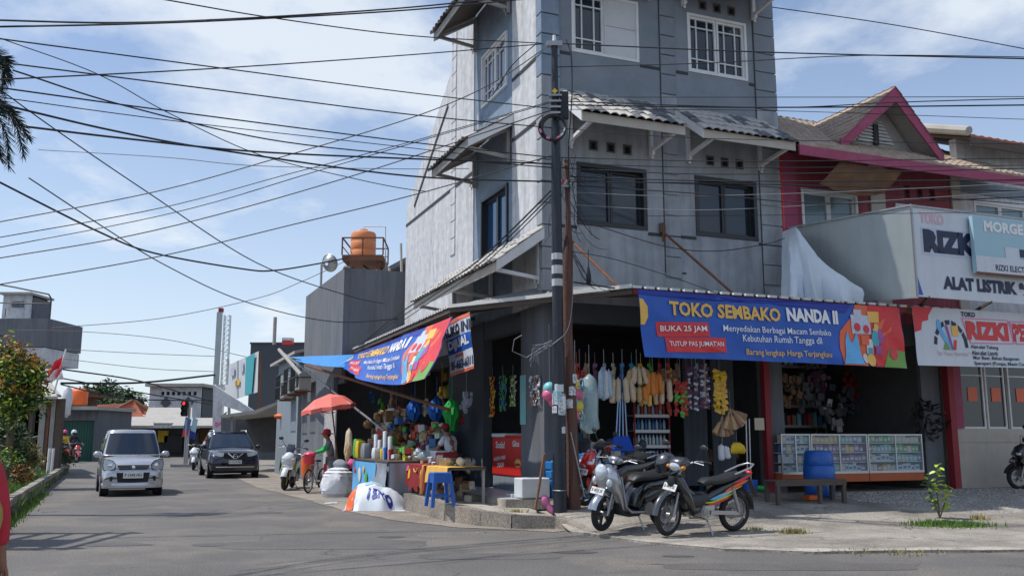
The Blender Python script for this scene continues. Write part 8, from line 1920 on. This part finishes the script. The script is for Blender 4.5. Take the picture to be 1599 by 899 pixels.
# building with air conditioners
au0 = gu.x-.1; wA0 = gl.y+.3; e1 = UL(436,560,au0); wA1 = e1.y
zA = UL(470,548,au0).z
ab = thing('air_conditioner_building','blue grey house wall with caged air conditioners beside the road','building',W(au0,wA0,0),ROT); fa = sub(au0,wA0)
q = MB(fa); q.box(au0,3,wA0,wA1,0,zA); q.build('wall','blue_grey_wall',ab)
q = MB(fa); q.add([(au0-.25,wA0-.3,zA-.0),(au0-.25,wA1+1,zA-.0),(3,wA1+1,zA+1.2),(3,wA0-.3,zA+1.2),(au0-.25,wA0-.3,zA-.1),(au0-.25,wA1+1,zA-.1),(3,wA1+1,zA+1.1),(3,wA0-.3,zA+1.1)],[(0,1,2,3),(4,7,6,5),(0,4,5,1),(1,5,6,2),(2,6,7,3),(3,7,4,0)]); q.build('roof','asbestos',ab)
def ac(x,y,wd,label,cage=True):
    p = UL(x,y,au0-.45); t = thing('air_conditioner',label,'air conditioner',W(au0-.45,p.y,p.z),ROT)
    q = MB(); q.box(0,.38,0,wd,0,.62); q.build('casing','asbestos',t,bevel=.01); q = MB(); q.lathe([(.22,-.01),(.24,-.02),(.2,-.025),(0,-.02)],(0,wd*.42,.31),18,'x'); q.build('fan_grille','black_plastic',t)
    q = MB(); q.box(0,.45,-.05,0,-.1,-.04); q.box(0,.45,wd,wd+.05,-.1,-.04); q.build('bracket','rust',t)
    if cage:
        q = MB()
        for k in range(8): q.bar((-.15,k*wd/7,-.08),(-.15,k*wd/7,.85),.02,.02)
        for z_ in (-.08,.4,.85): q.bar((-.15,-.02,z_),(-.15,wd+.02,z_),.025,.025); q.bar((-.15,-.02,z_),(.4,-.02,z_),.025,.025)
        q.build('cage','black_frame',t,kind='stuff')
ac(467,607,1.0,'nearest beige air conditioner on the blue grey house wall'); ac(455,612,1.0,'second caged air conditioner on the blue grey house wall'); ac(443,620,1.2,'third caged air conditioner at the corner of the blue grey house'); 
# dark building beyond with billboard
q = MB(); A = D(384,700,62); B = D(446,700,62); zt2 = D(400,537,62).z; db = thing('dark_building','dark charcoal flat-fronted building behind the billboard','building',Vector((A.x,62,0)))
q.box(0,B.x-A.x+3,0,8,0,zt2); q.build('wall','charcoal_wall',db); q = MB(); q.box(-.05,B.x-A.x+3.05,-.06,8.1,zt2,zt2+.12); q.build('parapet','charcoal_wall',db)
q = MB(); A = D(428,538,60); q.tube([(0,0,0),(0,0,D(428,495,60).z-A.z)],.12,8); solo(q,'mast','grey_timber','bare grey mast rising behind the dark building','mast',A)
q = MB(); A = D(440,538,60); q.box(0,.65,0,.6,0,.45); o = solo(q,'red_roof_box','red_gloss','small red and white box sign on the roof of the dark building','sign',A); q = MB(); q.box(0,.66,-.01,.62,.3,.47); q.build('top','box_white',o)
Y = 50; A = D(352,625,Y); 
bb = thing('billboard','faded white and teal billboard standing over the street stalls','billboard',A); 
def bl_(x,y,Y_=50): return D(x,y,Y_)-A
q = MB(); q.prism([(352,572),(404,548),(402,612),(352,628)],lambda a,b,t:tuple(bl_(a,b,50-(a-352)*.09+t)),0,.15); q.build('panel','box_white',bb)
q = MB(); q.prism([(384,558),(398,551),(393,614),(382,617)],lambda a,b,t:tuple(bl_(a,b,50-(a-352)*.09+t)),-.32,-.3); q.build('print','teal_print',bb)
q = MB(); q.prism([(367,595),(374,591),(374,600),(367,604)],lambda a,b,t:tuple(bl_(a,b,50-(a-352)*.09+t)),-.32,-.3); q.build('print','banner_yellow',bb)
q = MB(); q.prism([(360,575),(366,572),(366,585),(360,588)],lambda a,b,t:tuple(bl_(a,b,50-(a-352)*.09+t)),-.32,-.3); q.prism([(376,566),(380,564),(380,580),(376,582)],lambda a,b,t:tuple(bl_(a,b,50-(a-352)*.09+t)),-.32,-.3); q.build('print','silver_print',bb)
q = MB(); q.bar(bl_(405,548,45.5),bl_(405,640,45.5),.12,.12); q.build('post','rust',bb); q = MB(); q.bar(bl_(356,560),bl_(358,650),.12,.12); q.build('post','steel',bb)
# narrow lattice sign seen edge-on
Y = 48; A = D(341,600,Y); tt = thing('sign_tower','tall narrow lattice sign seen edge-on above the street stalls','sign',A); h = D(341,487,Y).z-A.z
q = MB(); q.box(-.28,0,0,.12,0,h); q.build('panel','zinc',tt); q = MB(); q.box(-.2,.02,-.02,.2,h,h+.22); q.build('cap','red_post',tt)
q = MB()
for x in (.12,.42): q.bar((x,0,0),(x,0,h*.96),.04,.04); q.bar((x,.2,0),(x,.2,h*.96),.04,.04)
for k in range(14): q.bar((.12,0,h*.96*k/14),(.42,0,h*.96*(k+1)/14),.025,.025); q.bar((.12,0,h*.96*k/14),(.42,0,h*.96*k/14),.03,.03)
q.build('lattice','alloy',tt,kind='stuff'); q = MB(); q.box(-.2,.2,.2,.5,-(A.z),0); q.build('post','white_paint',tt)
# low stall with pale sheet roof and white gable panel
Y = 46; A = D(334,712,Y); A.z = 0; sd = thing('street_stall','low street stall with a pale sheet roof and a white slanted side wall','stall',A)
def s_(x,y,Y_=46): return D(x,y,Y_)-A
q = MB(); q.prism([(333,600),(395,640),(395,648),(345,632),(343,690),(331,700)],lambda a,b,t:tuple(s_(a,b)+Vector((0,t,0))),0,.2); q.build('side_wall','pale_wall',sd)
q = MB(); q.prism([(343,648),(398,640),(446,622),(446,626),(398,646),(343,652)],lambda a,b,t:tuple(s_(a,b,40)+Vector((0,t,0))),0,4); q.build('roof','asbestos',sd)
q = MB(); q.prism([(352,652),(445,640),(445,706),(352,706)],lambda a,b,t:tuple(s_(a,b,44)+Vector((0,t,0))),0,.2); q.build('wall','dark_wall',sd); q = MB(); q.prism([(345,652),(368,652),(368,676),(345,676)],lambda a,b,t:tuple(s_(a,b,43)+Vector((0,t,0))),0,.2); q.build('panel','grey_wall',sd)
for x in (362,437): q = MB(); q.bar(s_(x,648,40.5),s_(x,722,40.5)-Vector((0,0,.0)),.08,.08); q.build('post','grey_timber',sd)
q = MB()
for k in range(14): q.cb((rnd.uniform(-.45,.45),rnd.uniform(-.1,.1),rnd.uniform(-.2,.2)),.14,.05,rnd.uniform(.12,.3),Matrix.Rotation(rnd.uniform(-.8,.8),3,'Y'))
solo(q,'pink_cloths','pink_print','bunch of pale pink cloths hanging at the low stall','cloths',D(350,662,45),smooth=70)
q = MB(); q.ball((0,0,0),.35,.15,.12,10,6,j=.4); solo(q,'orange_bundle','orange_plastic','orange bundle hanging under the pale sheet roof','bundle',D(441,650,38),smooth=70)
q = MB(); leaves(q,(0,0,0),(.5,.3,.5),120,.12,rnd)
# traffic light and feather flags
Y = 52; A = D(292,705,Y); A.z = 0; tf = thing('traffic_light','traffic light with a red lamp lit on a grey pole','traffic light',A); zt3 = D(292,626,Y).z
q = MB(); q.tube([(0,0,0),(0,0,zt3)],.08,8); q.build('pole','steel',tf); q = MB(); q.box(-.42,-.12,-.15,.12,zt3-.85,zt3+.02); q.build('housing','matt_black',tf,bevel=.02)
for k,m_ in enumerate(('lamp_red','black_plastic','black_plastic')): q = MB(); q.lathe([(.09,-.17),(.1,-.15)],(-.27,0,zt3-.13-k*.28),14,'y'); q.build('lamp',m_,tf); q = MB(); q.lathe([(.12,-.32),(.12,-.15)],(-.27,0,zt3-.13-k*.28),14,'y',cap=False); q.build('visor','matt_black',tf)
Y = 47; A = D(288,722,Y); A.z = 0
q = MB(); q.tube([(0,0,0),(0,0,D(288,655,Y).z)],.06,8); q.box(-.6,.6,-.3,.3,0,.15); solo(q,'flag_post','steel','short grey post on a base carrying the two slanted feather flags','post',A)
for (p_,m_,m2_,lb) in ((((290,650),(299,655),(293,680),(284,682)),'box_blue','flag_red','left slanted feather flag, blue above and red below'),(((302,650),(309,655),(303,686),(295,683)),'pale_blue_print','navy_print','right slanted feather flag, pale blue with a dark foot')):
    O = D(*p_[3],Y); q = MB(); q.prism(p_,lambda a,b,t:tuple(D(a,b,Y)-O+Vector((0,t,0))),0,.02); o = solo(q,'feather_flag',m_,lb,'flag',O)
    k = .35; l4 = [p_[3],p_[2],(p_[2][0]+(p_[1][0]-p_[2][0])*k,p_[2][1]+(p_[1][1]-p_[2][1])*k),(p_[3][0]+(p_[0][0]-p_[3][0])*k,p_[3][1]+(p_[0][1]-p_[3][1])*k)]
    q = MB(); q.prism(l4,lambda a,b,t:tuple(D(a,b,Y)-O+Vector((0,t,0))),-.01,.03); q.build('print',m2_,o)
# motorcycle half hidden behind the blue car
bike('motorcycle','dark motorcycle with white shield half hidden behind the parked car',Vector((D(303,722,43).x,43,.01)),heading(.3,-1),'sport','white_gloss','black_plastic',1.1,mirrors=False)
# far row: house with seven vents
Y = 85; A = D(232,640,Y); A.z = 0; hv = thing('vent_house','pale upper storey with a row of seven small dark vents','building',A); x1 = D(312,640,Y).x-A.x; z0,z1 = 0,D(250,604,Y).z; zv = D(250,614,Y).z
hs_ = [(x1*(.22+.105*k),x1*(.22+.105*k)+.32,zv-.17,zv+.17) for k in range(7)]
q = MB(); rectwall(q,lambda a,o,z:(a,-o,z),0,x1,0,z1,hs_,0,-.3); q.build('wall','pale_wall',hv); q = MB(); q.box(0,x1,.6,6,0,z1); q.build('inner_wall','dark_wall',hv)
q = MB(); q.box(-.2,x1+.4,-.7,6,z1+.02,z1+.3); q.build('roof','asbestos',hv)
for k in (.33,.76): q = MB(); q.prism([(x1*k-.5,zv-.85),(x1*k,zv-.3),(x1*k+.5,zv-.85),(x1*k,zv-1.4)],lambda a,b,t:(a,t,b),-.1,-.01); q.build('diamond_vent','dark_wall',hv)
# low roofs and dark shop fronts
Y = 72; A = D(150,705,Y); A.z = 0; lo = thing('shop_row','row of low dark shop fronts under grey sheet roofs','building',A); x1 = D(335,700,Y).x-A.x; z1 = D(200,668,Y).z
q = MB(); q.box(0,x1,0,8,0,z1); q.build('wall','dark_wall',lo)
for (xa,xb,yb_,yt,Y_) in ((146,240,664,650,68),(222,300,660,636,70),(268,336,664,652,67)):
    a,b,c,d = D(xa,yb_,Y_),D(xb,yb_,Y_),D(xb,yt,Y_+5),D(xa+10,yt,Y_+5); q = MB(); slab(q,tuple(a-A),tuple(b-A),tuple(c-A),tuple(d-A),.15); q.build('roof','asbestos',lo)
for (xa,xb,y0,y1,m_) in ((170,182,700,676,'grey_wall'),(246,262,690,672,'yellow_plastic'),(200,228,706,676,'inner_wall'),(300,312,700,676,'grey_wall'),(255,285,706,680,'inner_wall'),(180,192,706,690,'box_cyan'),(310,330,690,670,'rust')):
    a = D(xa,y0,Y-.3)-A; b = D(xb,y1,Y-.3)-A; q = MB(); q.box(a.x,b.x,-.3,-.02,max(0,a.z),b.z); q.build('shop_panel',m_,lo)
# tiled roof house
Y = 95; A = D(150,655,Y); A.z = 0; th = thing('tiled_house','house with a weathered orange clay tile roof','building',A)
def t_(x,y,Y_=Y): return D(x,y,Y_)-A
q = MB(); a,b,c,d = t_(154,656,80),t_(229,656,80),t_(229,634,90),t_(207,628,90); tiled(q,lambda s,t: t_(150,656,80).lerp(t_(229,656,80),s).lerp(t_(206,627,90).lerp(t_(209,627,90),s),t),26,12,.05,.08); q.build('roof_tiles','tile_red',th,kind='stuff')
q = MB(); tiled(q,lambda s,t: t_(128,652,84).lerp(t_(178,640,92),s).lerp(t_(133,633,96).lerp(t_(200,630,96),s),t),20,8,.05,.08); tiled(q,lambda s,t: t_(196,640,92).lerp(t_(231,648,92),s).lerp(t_(209,627,90).lerp(t_(232,634,96),s),t),10,6,.05,.08); q.build('roof_tiles','tile_red',th,kind='stuff')
q = MB(); q.tube([t_(152,657,80)+Vector((0,0,.1)),t_(207,627,90)+Vector((0,0,.1))],.2,6); q.tube([t_(209,627,90)+Vector((0,0,.1)),t_(231,640,90)],.2,6); q.build('ridge','rust',th)
q = MB(); q.box(0,D(229,650,84).x-A.x,-8,0,0,D(200,656,84).z); q.build('wall','cream_paint',th)
# green shutter shop
Y = 58; A = D(87,712,Y); A.z = 0; gs = thing('green_shutter_shop','small flat-roofed shop with a dark green folding shutter','building',A); x1 = D(151,700,Y).x-A.x; z1 = D(120,640,Y).z; zs_ = D(120,656,Y).z
q = MB(); q.box(-.4,x1,.0,5,zs_,z1); q.box(-.4,0,0,5,0,zs_); q.box(x1-.25,x1,0,5,0,zs_); q.build('wall','grey_wall',gs); q = MB(); q.box(-.7,x1+.3,-.9,5,z1,z1+.22); q.build('roof','asbestos',gs)
for k in range(14): q = MB(); q.box(k*(x1-.3)/14+.01,(k+1)*(x1-.3)/14-.01,.2,.24+.04*(k%2),0,zs_); q.build('shutter_slat','shutter_green',gs)
A = D(122,632,62); q = MB(); q.lathe([(.55,0),(.58,.1),(.58,.9),(.5,1.0),(.3,1.1),(0,1.12)],(0,0,0),18); solo(q,'water_tank','orange_plastic','small orange water tank on the roof behind the flag','water tank',A,smooth=40)
q = MB(); A = D(100,640,64); q.box(0,1.4,0,2,0,D(100,610,64).z-A.z+.1); q.box(-.2,3.2,-.3,2,.9,1.0); solo(q,'roof_hut','rust','small brownish hut on the roof next to the orange tank','hut',A)
q = MB(); q.ball((0,0,0),.35,.3,.9,10,8,j=.4); solo(q,'covered_bundle','cloth_white','pale wrapped bundle standing on the shop roof below the flag','bundle',D(104,627,57),smooth=70)
# dark house left, porch
Y = 36; A = D(0,712,Y); A.z = 0; dh = thing('porch_house','dark house with a grey sheet porch roof and timber posts','building',A)
x1 = D(92,700,Y).x-A.x; q = MB(); q.box(-9,D(58,700,38.6).x-A.x,2.5,4.0,0,3.4); q.build('wall','inner_wall',dh)
a,b,c,d = D(-60,625,34),D(90,618,34),D(76,604,38),D(-60,604,38); q = MB(); slab(q,tuple(a-A),tuple(b-A),tuple(c-A),tuple(d-A),.1); q.build('porch_roof','asbestos',dh)
for (x,wd_,m_) in ((62,.22,'grey_timber'),(71,.1,'rust'),(78,.16,'grey_timber'),(88,.24,'dark_timber'),(44,.14,'dark_timber'),(20,.14,'dark_timber')): p = D(x,700,34.6)-A; q = MB(); q.box(p.x-wd_/2,p.x+wd_/2,p.y,p.y+.2,0,D(x,622,34.6).z); q.build('post',m_,dh)
for k in range(5): p = D(5+k*12,700,38.4)-A; q = MB(); q.box(p.x,p.x+.7,p.y,p.y+.05,.5,2.6); q.build('door_panel','dark_timber' if k%2 else 'rust',dh)
q = MB(); q.bar(D(58,618,34)-A,D(62,636,34.2)-A+Vector((0,0,0)),.08,.08); q.build('brace','grey_timber',dh); a,b,c,d = D(40,606,38),D(95,616,38),D(50,560,44),D(20,570,44); q = MB(); slab(q,tuple(a-A),tuple(b-A),tuple(c-A),tuple(d-A),.12); q.build('roof','asbestos',dh)
for k,x in enumerate((74,80)): q = MB(); p = D(x,735,33); p.z = .2; q.tube([(0,0,0),(.02,0,.9)],.05,8); solo(q,'painted_post','white_paint',('left','right')[k]+' one of two short whitewashed posts before the porch','post',p)
# raised grey slab building upper left
Y = 62; A = D(-30,567,Y); ub = thing('upper_left_building','grey raised block and white rooftop room at the left edge','building',Vector((A.x,Y,0))); A = Vector((A.x,Y,0)); x1 = D(76,500,Y).x-A.x
z0,zm,z1 = D(20,567,Y).z,D(20,542,Y).z,D(20,497,Y).z
q = MB(); q.box(0,x1,0,5,zm+.02,z1); q.build('wall','grey_wall',ub); q = MB(); q.box(0,x1-.1,.05,5,z0,zm-.02); q.build('wall','pale_wall',ub)
q = MB(); q.box(0,x1-2.5,1,5,0,z0); q.bar((x1-2.6,.6,0),(x1-2.6,.6,z0),.5,.5); q.build('wall','dark_wall',ub)
xr_ = D(46,480,Y+2).x-A.x; zt4 = D(20,460,Y+2).z; q = MB(); rectwall(q,lambda a,o,z:(a,2-o,z),0,xr_,z1,zt4,[(0.2,D(10,480,Y+2).x-A.x,z1+.3,z1+1.0)],0,-.3); q.build('wall','pale_wall',ub); q = MB(); q.box(0,xr_,2.4,5,z1,zt4-.1); q.box(D(20,470,Y+2).x-A.x,D(38,470,Y+2).x-A.x,1.9,1.99,zt4-.9,zt4-.5); q.build('wall','grey_wall',ub); q = MB(); q.box(-.2,xr_+.2,1.7,5,zt4,zt4+.15); q.build('roof','asbestos',ub)
q = MB(); zr1,zr2 = D(70,459,Y).z,D(70,474,Y).z; q.tube([(-.5,.1,zr1+.9),(x1*.4,.1,zr1+.5),(x1-.2,.1,zr1),(x1,.1,zr1-.3),(x1,.1,z1)],.06,6); q.tube([(-.5,.1,zr2+.1),(x1,.1,zr2)],.05,6); q.tube([(x1-1.2,.1,z1),(x1-1.2,.1,zr2-.4)],.05,6); q.build('railing','black_frame',ub)
# flag on a leaning staff
A = D(82,622,35); B = D(103,545,35); fg = thing('flag','red and white flag on a leaning staff over the porch','flag',A); q = MB(); q.tube([(0,0,0),B-A],.03,6); q.build('staff','white_paint',fg)
def flagpart(p4,m_,name,nn):
    q = MB(); vs = []; n = 10
    a,b,c,d = [D(*p,35)-A for p in p4]
    for j in range(n+1):
        for i in range(n+1):
            p = a.lerp(b,i/n).lerp(d.lerp(c,i/n),j/n); p.y += .12*math.sin(i*.9+j*.4+nn); vs.append(tuple(p))
    q.add(vs,[(j*(n+1)+i,j*(n+1)+i+1,(j+1)*(n+1)+i+1,(j+1)*(n+1)+i) for j in range(n) for i in range(n)]); q.build(name,m_,fg,smooth=80)
flagpart([(71,580),(102,551),(93,590),(74,589)],'flag_red','cloth',0); flagpart([(74,588),(101,568),(98,592),(68,597)],'flag_white','cloth',.3); flagpart([(62,584),(74,574),(74,596),(66,596)],'flag_white','cloth',.5)
# ================================================================ VEGETATION
rnd = random.Random(77)
def tree(label, P, h, rad, n, size, mats, trunk=True, cat='tree', name='tree', tr=.12, cz=None, clumps=14):
    t = thing(name,label,cat,P); 
    if trunk:
        q = MB(); q.tube([(0,0,0),(.05,0,h*.3),(-.05,.05,h*.6)],[tr,tr*.8,tr*.5],8)
        for k in range(6):
            a = k*1.05; q.tube([(0,0,h*(.3+.05*k)),(rad[0]*.35*math.cos(a),rad[1]*.35*math.sin(a),h*.62),(rad[0]*.7*math.cos(a),rad[1]*.7*math.sin(a),h*.8)],[tr*.4,tr*.25,tr*.1],6)
        q.build('trunk','bark',t)
    q = MB(); cz_ = cz if cz is not None else h*.65
    for k in range(clumps):
        d = Vector((rnd.gauss(0,1),rnd.gauss(0,1),rnd.gauss(0,1))).normalized()*rnd.uniform(.45,.8)
        c = Vector((d.x*rad[0],d.y*rad[1],cz_+d.z*rad[2])); leaves(q,c,tuple(r*.48 for r in rad),n//clumps,size,rnd,mats=tuple(range(len(mats))),shell=.3,up=len(mats) > 1,lump=.5)
    q.build('crown' if cat == 'tree' else 'foliage',mats,t,recalc=False); return t
P = D(12,700,27); P.z = .2; h = D(12,512,27).z-.2
tree('bushy tree with orange-tipped leaves at the left edge',P,h,(1.0,.9,1.45),5200,.085,['leaf_green','leaf_orange','leaf_dark','leaf_lime'],cz=h-1.5)
P = D(-6,705,28); P.z = .2; tree('dark green hedge below the orange-tipped tree',P,1.9,(1.1,1.0,1.0),2600,.08,['leaf_dark','leaf_green'],trunk=True,cat='shrub',name='shrub',cz=1.0,tr=.06)
P = D(40,742,29); P.z = .2; tree('round pinkish yellow shrub on the verge',P,1.2,(.56,.56,.56),1900,.055,['leaf_green','leaf_peach','leaf_peach','leaf_lime'],cat='shrub',name='shrub',cz=.72,tr=.04)
P = D(92,722,38); P.z = .2; tree('clipped dark green shrub at the end of the verge',P,1.0,(.75,.8,.5),1500,.06,['leaf_dark','leaf_green'],cat='shrub',name='shrub',cz=.5,tr=.04)
P = D(31,765,24); P.z = .22; tree('small brownish potted shrub at the verge kerb',P,.7,(.3,.3,.32),500,.05,['leaf_orange','coconut','leaf_dark'],cat='shrub',name='shrub',cz=.35,tr=.03)
P = D(10,735,24); P.z = .22; tree('low yellow-green shrub left of the potted one',P,.9,(.4,.4,.3),500,.05,['leaf_green','leaf_lime'],cat='shrub',name='shrub',cz=.7,tr=.03)
# grass on the verge
def grass(label, pts, n, h, m='grass', zf=lambda p: .22, spread=.35):
    q = MB(); 
    for _ in range(n):
        a,b = rnd.choice(pts) if isinstance(pts[0],tuple) and isinstance(pts[0][0],Vector) else (pts[0],pts[0]); p = a.lerp(b,rnd.random())+Vector((rnd.gauss(0,spread),rnd.gauss(0,spread),0)); p.z = zf(p); d = Vector((rnd.uniform(-.4,.4),rnd.uniform(-.4,.4),1))*h*rnd.uniform(.5,1.2); s = Vector((rnd.uniform(-1,1),rnd.uniform(-1,1),0)).normalized()*.012
        q.add([p-s,p+s,p+d],[(0,1,2)])
    o = q.build('grass',m,None,recalc=False); tag(o,label,'grass',kind='stuff'); return o
V2 = [v.copy() for v in V]
grass('green grass on the left verge along the kerb',[(V2[i]+Vector((-.7,.2,0)),V2[i+1]+Vector((-.7,.2,0))) for i in range(3)],5200,.16,spread=.3)
grass('weeds growing at the foot of the verge kerb',[(V2[i]+Vector((.08,0,0)),V2[i+1]+Vector((.08,0,0))) for i in range(2)],1500,.10,zf=lambda p: 0.0,spread=.08)
# weeds on the apron
def onap(x,y): p = G(x,y,.03); return p
for (x,y,n,sp_,h,m_,lb) in ((1483,820,1500,.24,.09,'grass','patch of green weeds round the sapling on the forecourt'),(1238,832,220,.09,.10,'dry_grass','small tuft of dry grass on the forecourt edge'),(1180,828,60,.05,.07,'dry_grass','tiny tuft of dry grass left of the larger one'),(1530,812,90,.06,.12,'dry_grass','small yellowish tuft right of the sapling'),(1078,818,60,.06,.08,'dry_grass','dry leaves and grass under the striped motorcycle'),(805,795,70,.06,.08,'dry_grass','little weed growing at the tiled step'),(1390,862,120,.3,.05,'dry_grass','sparse grass along the forecourt edge')):
    p = onap(x,y); 
    if x == 805: p = G(x,y,.27)
    q = MB()
    for _ in range(n):
        a = p+Vector((rnd.gauss(0,sp_*1.2),rnd.gauss(0,sp_*.8),0)); a.z = (apz(a) if x != 805 else .22); d = Vector((rnd.uniform(-.5,.5),rnd.uniform(-.5,.5),1))*h*rnd.uniform(.4,1.1); s = Vector((rnd.uniform(-1,1),rnd.uniform(-1,1),0)).normalized()*.011; q.add([a-s-p,a+s-p,a+d-p],[(0,1,2)])
    o = q.build('grass',m_,None,recalc=False); o.location = p; tag(o,lb,'grass',kind='stuff')
# sapling
p = onap(1468,812); p.z = apz(p); pl_ = thing('sapling','young sapling with bright yellow-green leaves on the forecourt','plant',p); Yp = p.y
tops = [D(1463,725,Yp)-p,D(1443,742,Yp)-p,D(1480,758,Yp)-p]
for k,tpv in enumerate(tops):
    q = MB(); mid = tpv*.5+Vector((.03*(k-1),0,.02)); q.tube([(0,0,0),mid,tpv],[.012,.009,.004],6); q.build('stem','bark',pl_)
    base = None
    for j in range(24):
        t = .2+.8*j/23; c = mid*(2*t*(1-t))+tpv*t*t if False else (Vector((0,0,0)).lerp(mid,min(1,t*2)) if t < .5 else mid.lerp(tpv,(t-.5)*2))
        q = MB(); L_ = .13; q.add([(0,0,0),(L_*.35,L_*.28,.012),(L_*.75,L_*.24,.0),(L_,0,-.02),(L_*.75,-L_*.24,.0),(L_*.35,-L_*.28,.012),(L_*.5,0,-.008)],[(0,1,6),(1,2,6),(2,3,6),(3,4,6),(4,5,6),(5,0,6)])
        if base is None or (j in (9,)): base = q.build('leaf','leaf_lime' if (k != 1 or j > 12) else 'leaf_green',pl_,recalc=False); o = base
        else: o = base.copy(); COL.objects.link(o); o.parent = pl_
        o.location = c; o.rotation_euler = (rnd.uniform(-.5,.5),rnd.uniform(-.7,.3),rnd.random()*6.28); o.scale = (rnd.uniform(.8,1.3),)*3
# palm fronds
Yp = 18; ctr = D(-40,120,Yp); pm_ = thing('palm_tree','tall palm with shaggy drooping fronds reaching in at the left edge','palm tree',Vector((ctr.x-.9,Yp,0)))
o0 = Vector((ctr.x-.9,Yp,0)); q = MB(); q.tube([(0,0,0),(.1,0,4),(0,0,7.2)],[.16,.13,.12],10); q.build('trunk','bark',pm_)
fr_px = [[(-70,110),(-20,95),(5,110),(2,145)],[(-70,150),(-10,150),(22,190),(38,245)],[(-60,160),(-20,165),(8,205),(14,262)],[(-60,140),(-15,160),(20,180),(45,215)],[(-70,180),(-30,185),(-8,215),(2,250)],[(-70,60),(-120,40),(-160,80),(-180,140)],[(-70,120),(-110,140),(-140,190),(-150,240)],[(-60,100),(-15,85),(8,95),(14,125)]]
for k,px in enumerate(fr_px):
    q = MB(); P3 = [D(x,y,Yp+.3*math.sin(k*2))-o0 for x,y in px]; P3[0] = Vector((0,0,7.1)) if False else P3[0]
    pts = []
    Q = [P3[0]*2-P3[1]]+P3+[P3[-1]*2-P3[-2]]
    for i in range(1,len(Q)-2):
        for t in range(12):
            t /= 12; a,b,c,d = Q[i-1:i+3]; pts.append(.5*((2*b)+(c-a)*t+(2*a-5*b+4*c-d)*t*t+(3*b-a-3*c+d)*t**3))
    q.tube(pts,[.022-.018*i/len(pts) for i in range(len(pts))],5)
    for i in range(4,len(pts)):
        d = (pts[i]-pts[i-1]).normalized(); ln = .42*(1-.45*i/len(pts))
        for _ in range(11):
            s = Vector((rnd.gauss(0,1),rnd.gauss(0,1),rnd.gauss(0,1))); s = (s-d*s.dot(d)).normalized(); e = (s*.75+d*.75-Vector((0,0,.25))).normalized()*ln*rnd.uniform(.6,1.1); wv = e.cross(d); wv = wv.normalized()*.009
            q.add([pts[i]-wv,pts[i]+wv,pts[i]+e*.6+wv*.8-Vector((0,0,.01)),pts[i]+e],[(0,1,2,3)])
    q.build('frond','palm_leaf',pm_,recalc=False)
q = MB(); q.tube([(0,0,6.6),(0,0,7.3)],[.14,.1],10)
for px in fr_px: q.tube([(0,0,7.2),D(*px[0],Yp)-o0],.02,5)
q.build('crown_shaft','leaf_green',pm_)
# far trees and hills
for k,(x,y,Y,w_,h_) in enumerate(((150,628,150,4.5,3.2),(172,624,160,4.5,3.5),(195,632,155,4,2.8),(318,650,160,3.5,2.2),(138,634,145,4,2.6))):
    P = D(x,y,Y); H_ = P.z+h_*.0; P2v = Vector((P.x,Y,0)); tree(('far tree above the tiled roof, leftmost','far tree above the tiled roof, tallest','far tree above the tiled roof, rightmost','far tree just left of the sign tower','far low tree beside the orange roof tank')[k],P2v,P.z+h_,(w_,3,h_),1500,.42,['leaf_dark','leaf_green'],cz=P.z,clumps=10)
q = MB(); n = 90; vs = []
for i in range(n+1):
    x = -900+1800*i/n; hh = 18+14*noise.noise(Vector((i*.13,3,0)))+5*noise.noise(Vector((i*.6,1,0)))
    if x > 100: hh *= .6
    vs += [(x,760,-2),(x,800,hh),(x,860,-2)]
q.add(vs,[(3*i,3*i+3,3*i+4,3*i+1) for i in range(n)]+[(3*i+1,3*i+4,3*i+5,3*i+2) for i in range(n)]); structure(q,'hills','hill',smooth=80)
# pole rack out of the frame on the left whose shadow falls on the road
rk = thing('transformer_rack','steel platform with transformer on two posts beside the left road','transformer',Vector((-9.95,13.6,0)))
for y in (-1.0,1.0): q = MB(); q.tube([(0,y,0),(0,y,7.6)],.09,10); q.build('post','black_pole',rk)
for z_ in (4.8,6.6,7.3): q = MB(); q.bar((0,-1.2,z_),(0,1.2,z_),.09,.09); q.build('crossbar','steel',rk)
q = MB(); q.box(-.45,.45,-.75,.15,4.9,6.0); q.build('tank','grey_wall',rk)
for k in range(5): q = MB(); q.bar((-.9+.45*k,-1.1,4.86),(-.9+.45*k,1.1,4.86),.1,.05); q.build('deck_bar','steel',rk)
for k in range(2): q = MB(); q.bar((-1.1,-1.1+2.2*k,4.8),(1.1,-1.1+2.2*k,4.8),.08,.08); q.build('deck_bar','steel',rk)
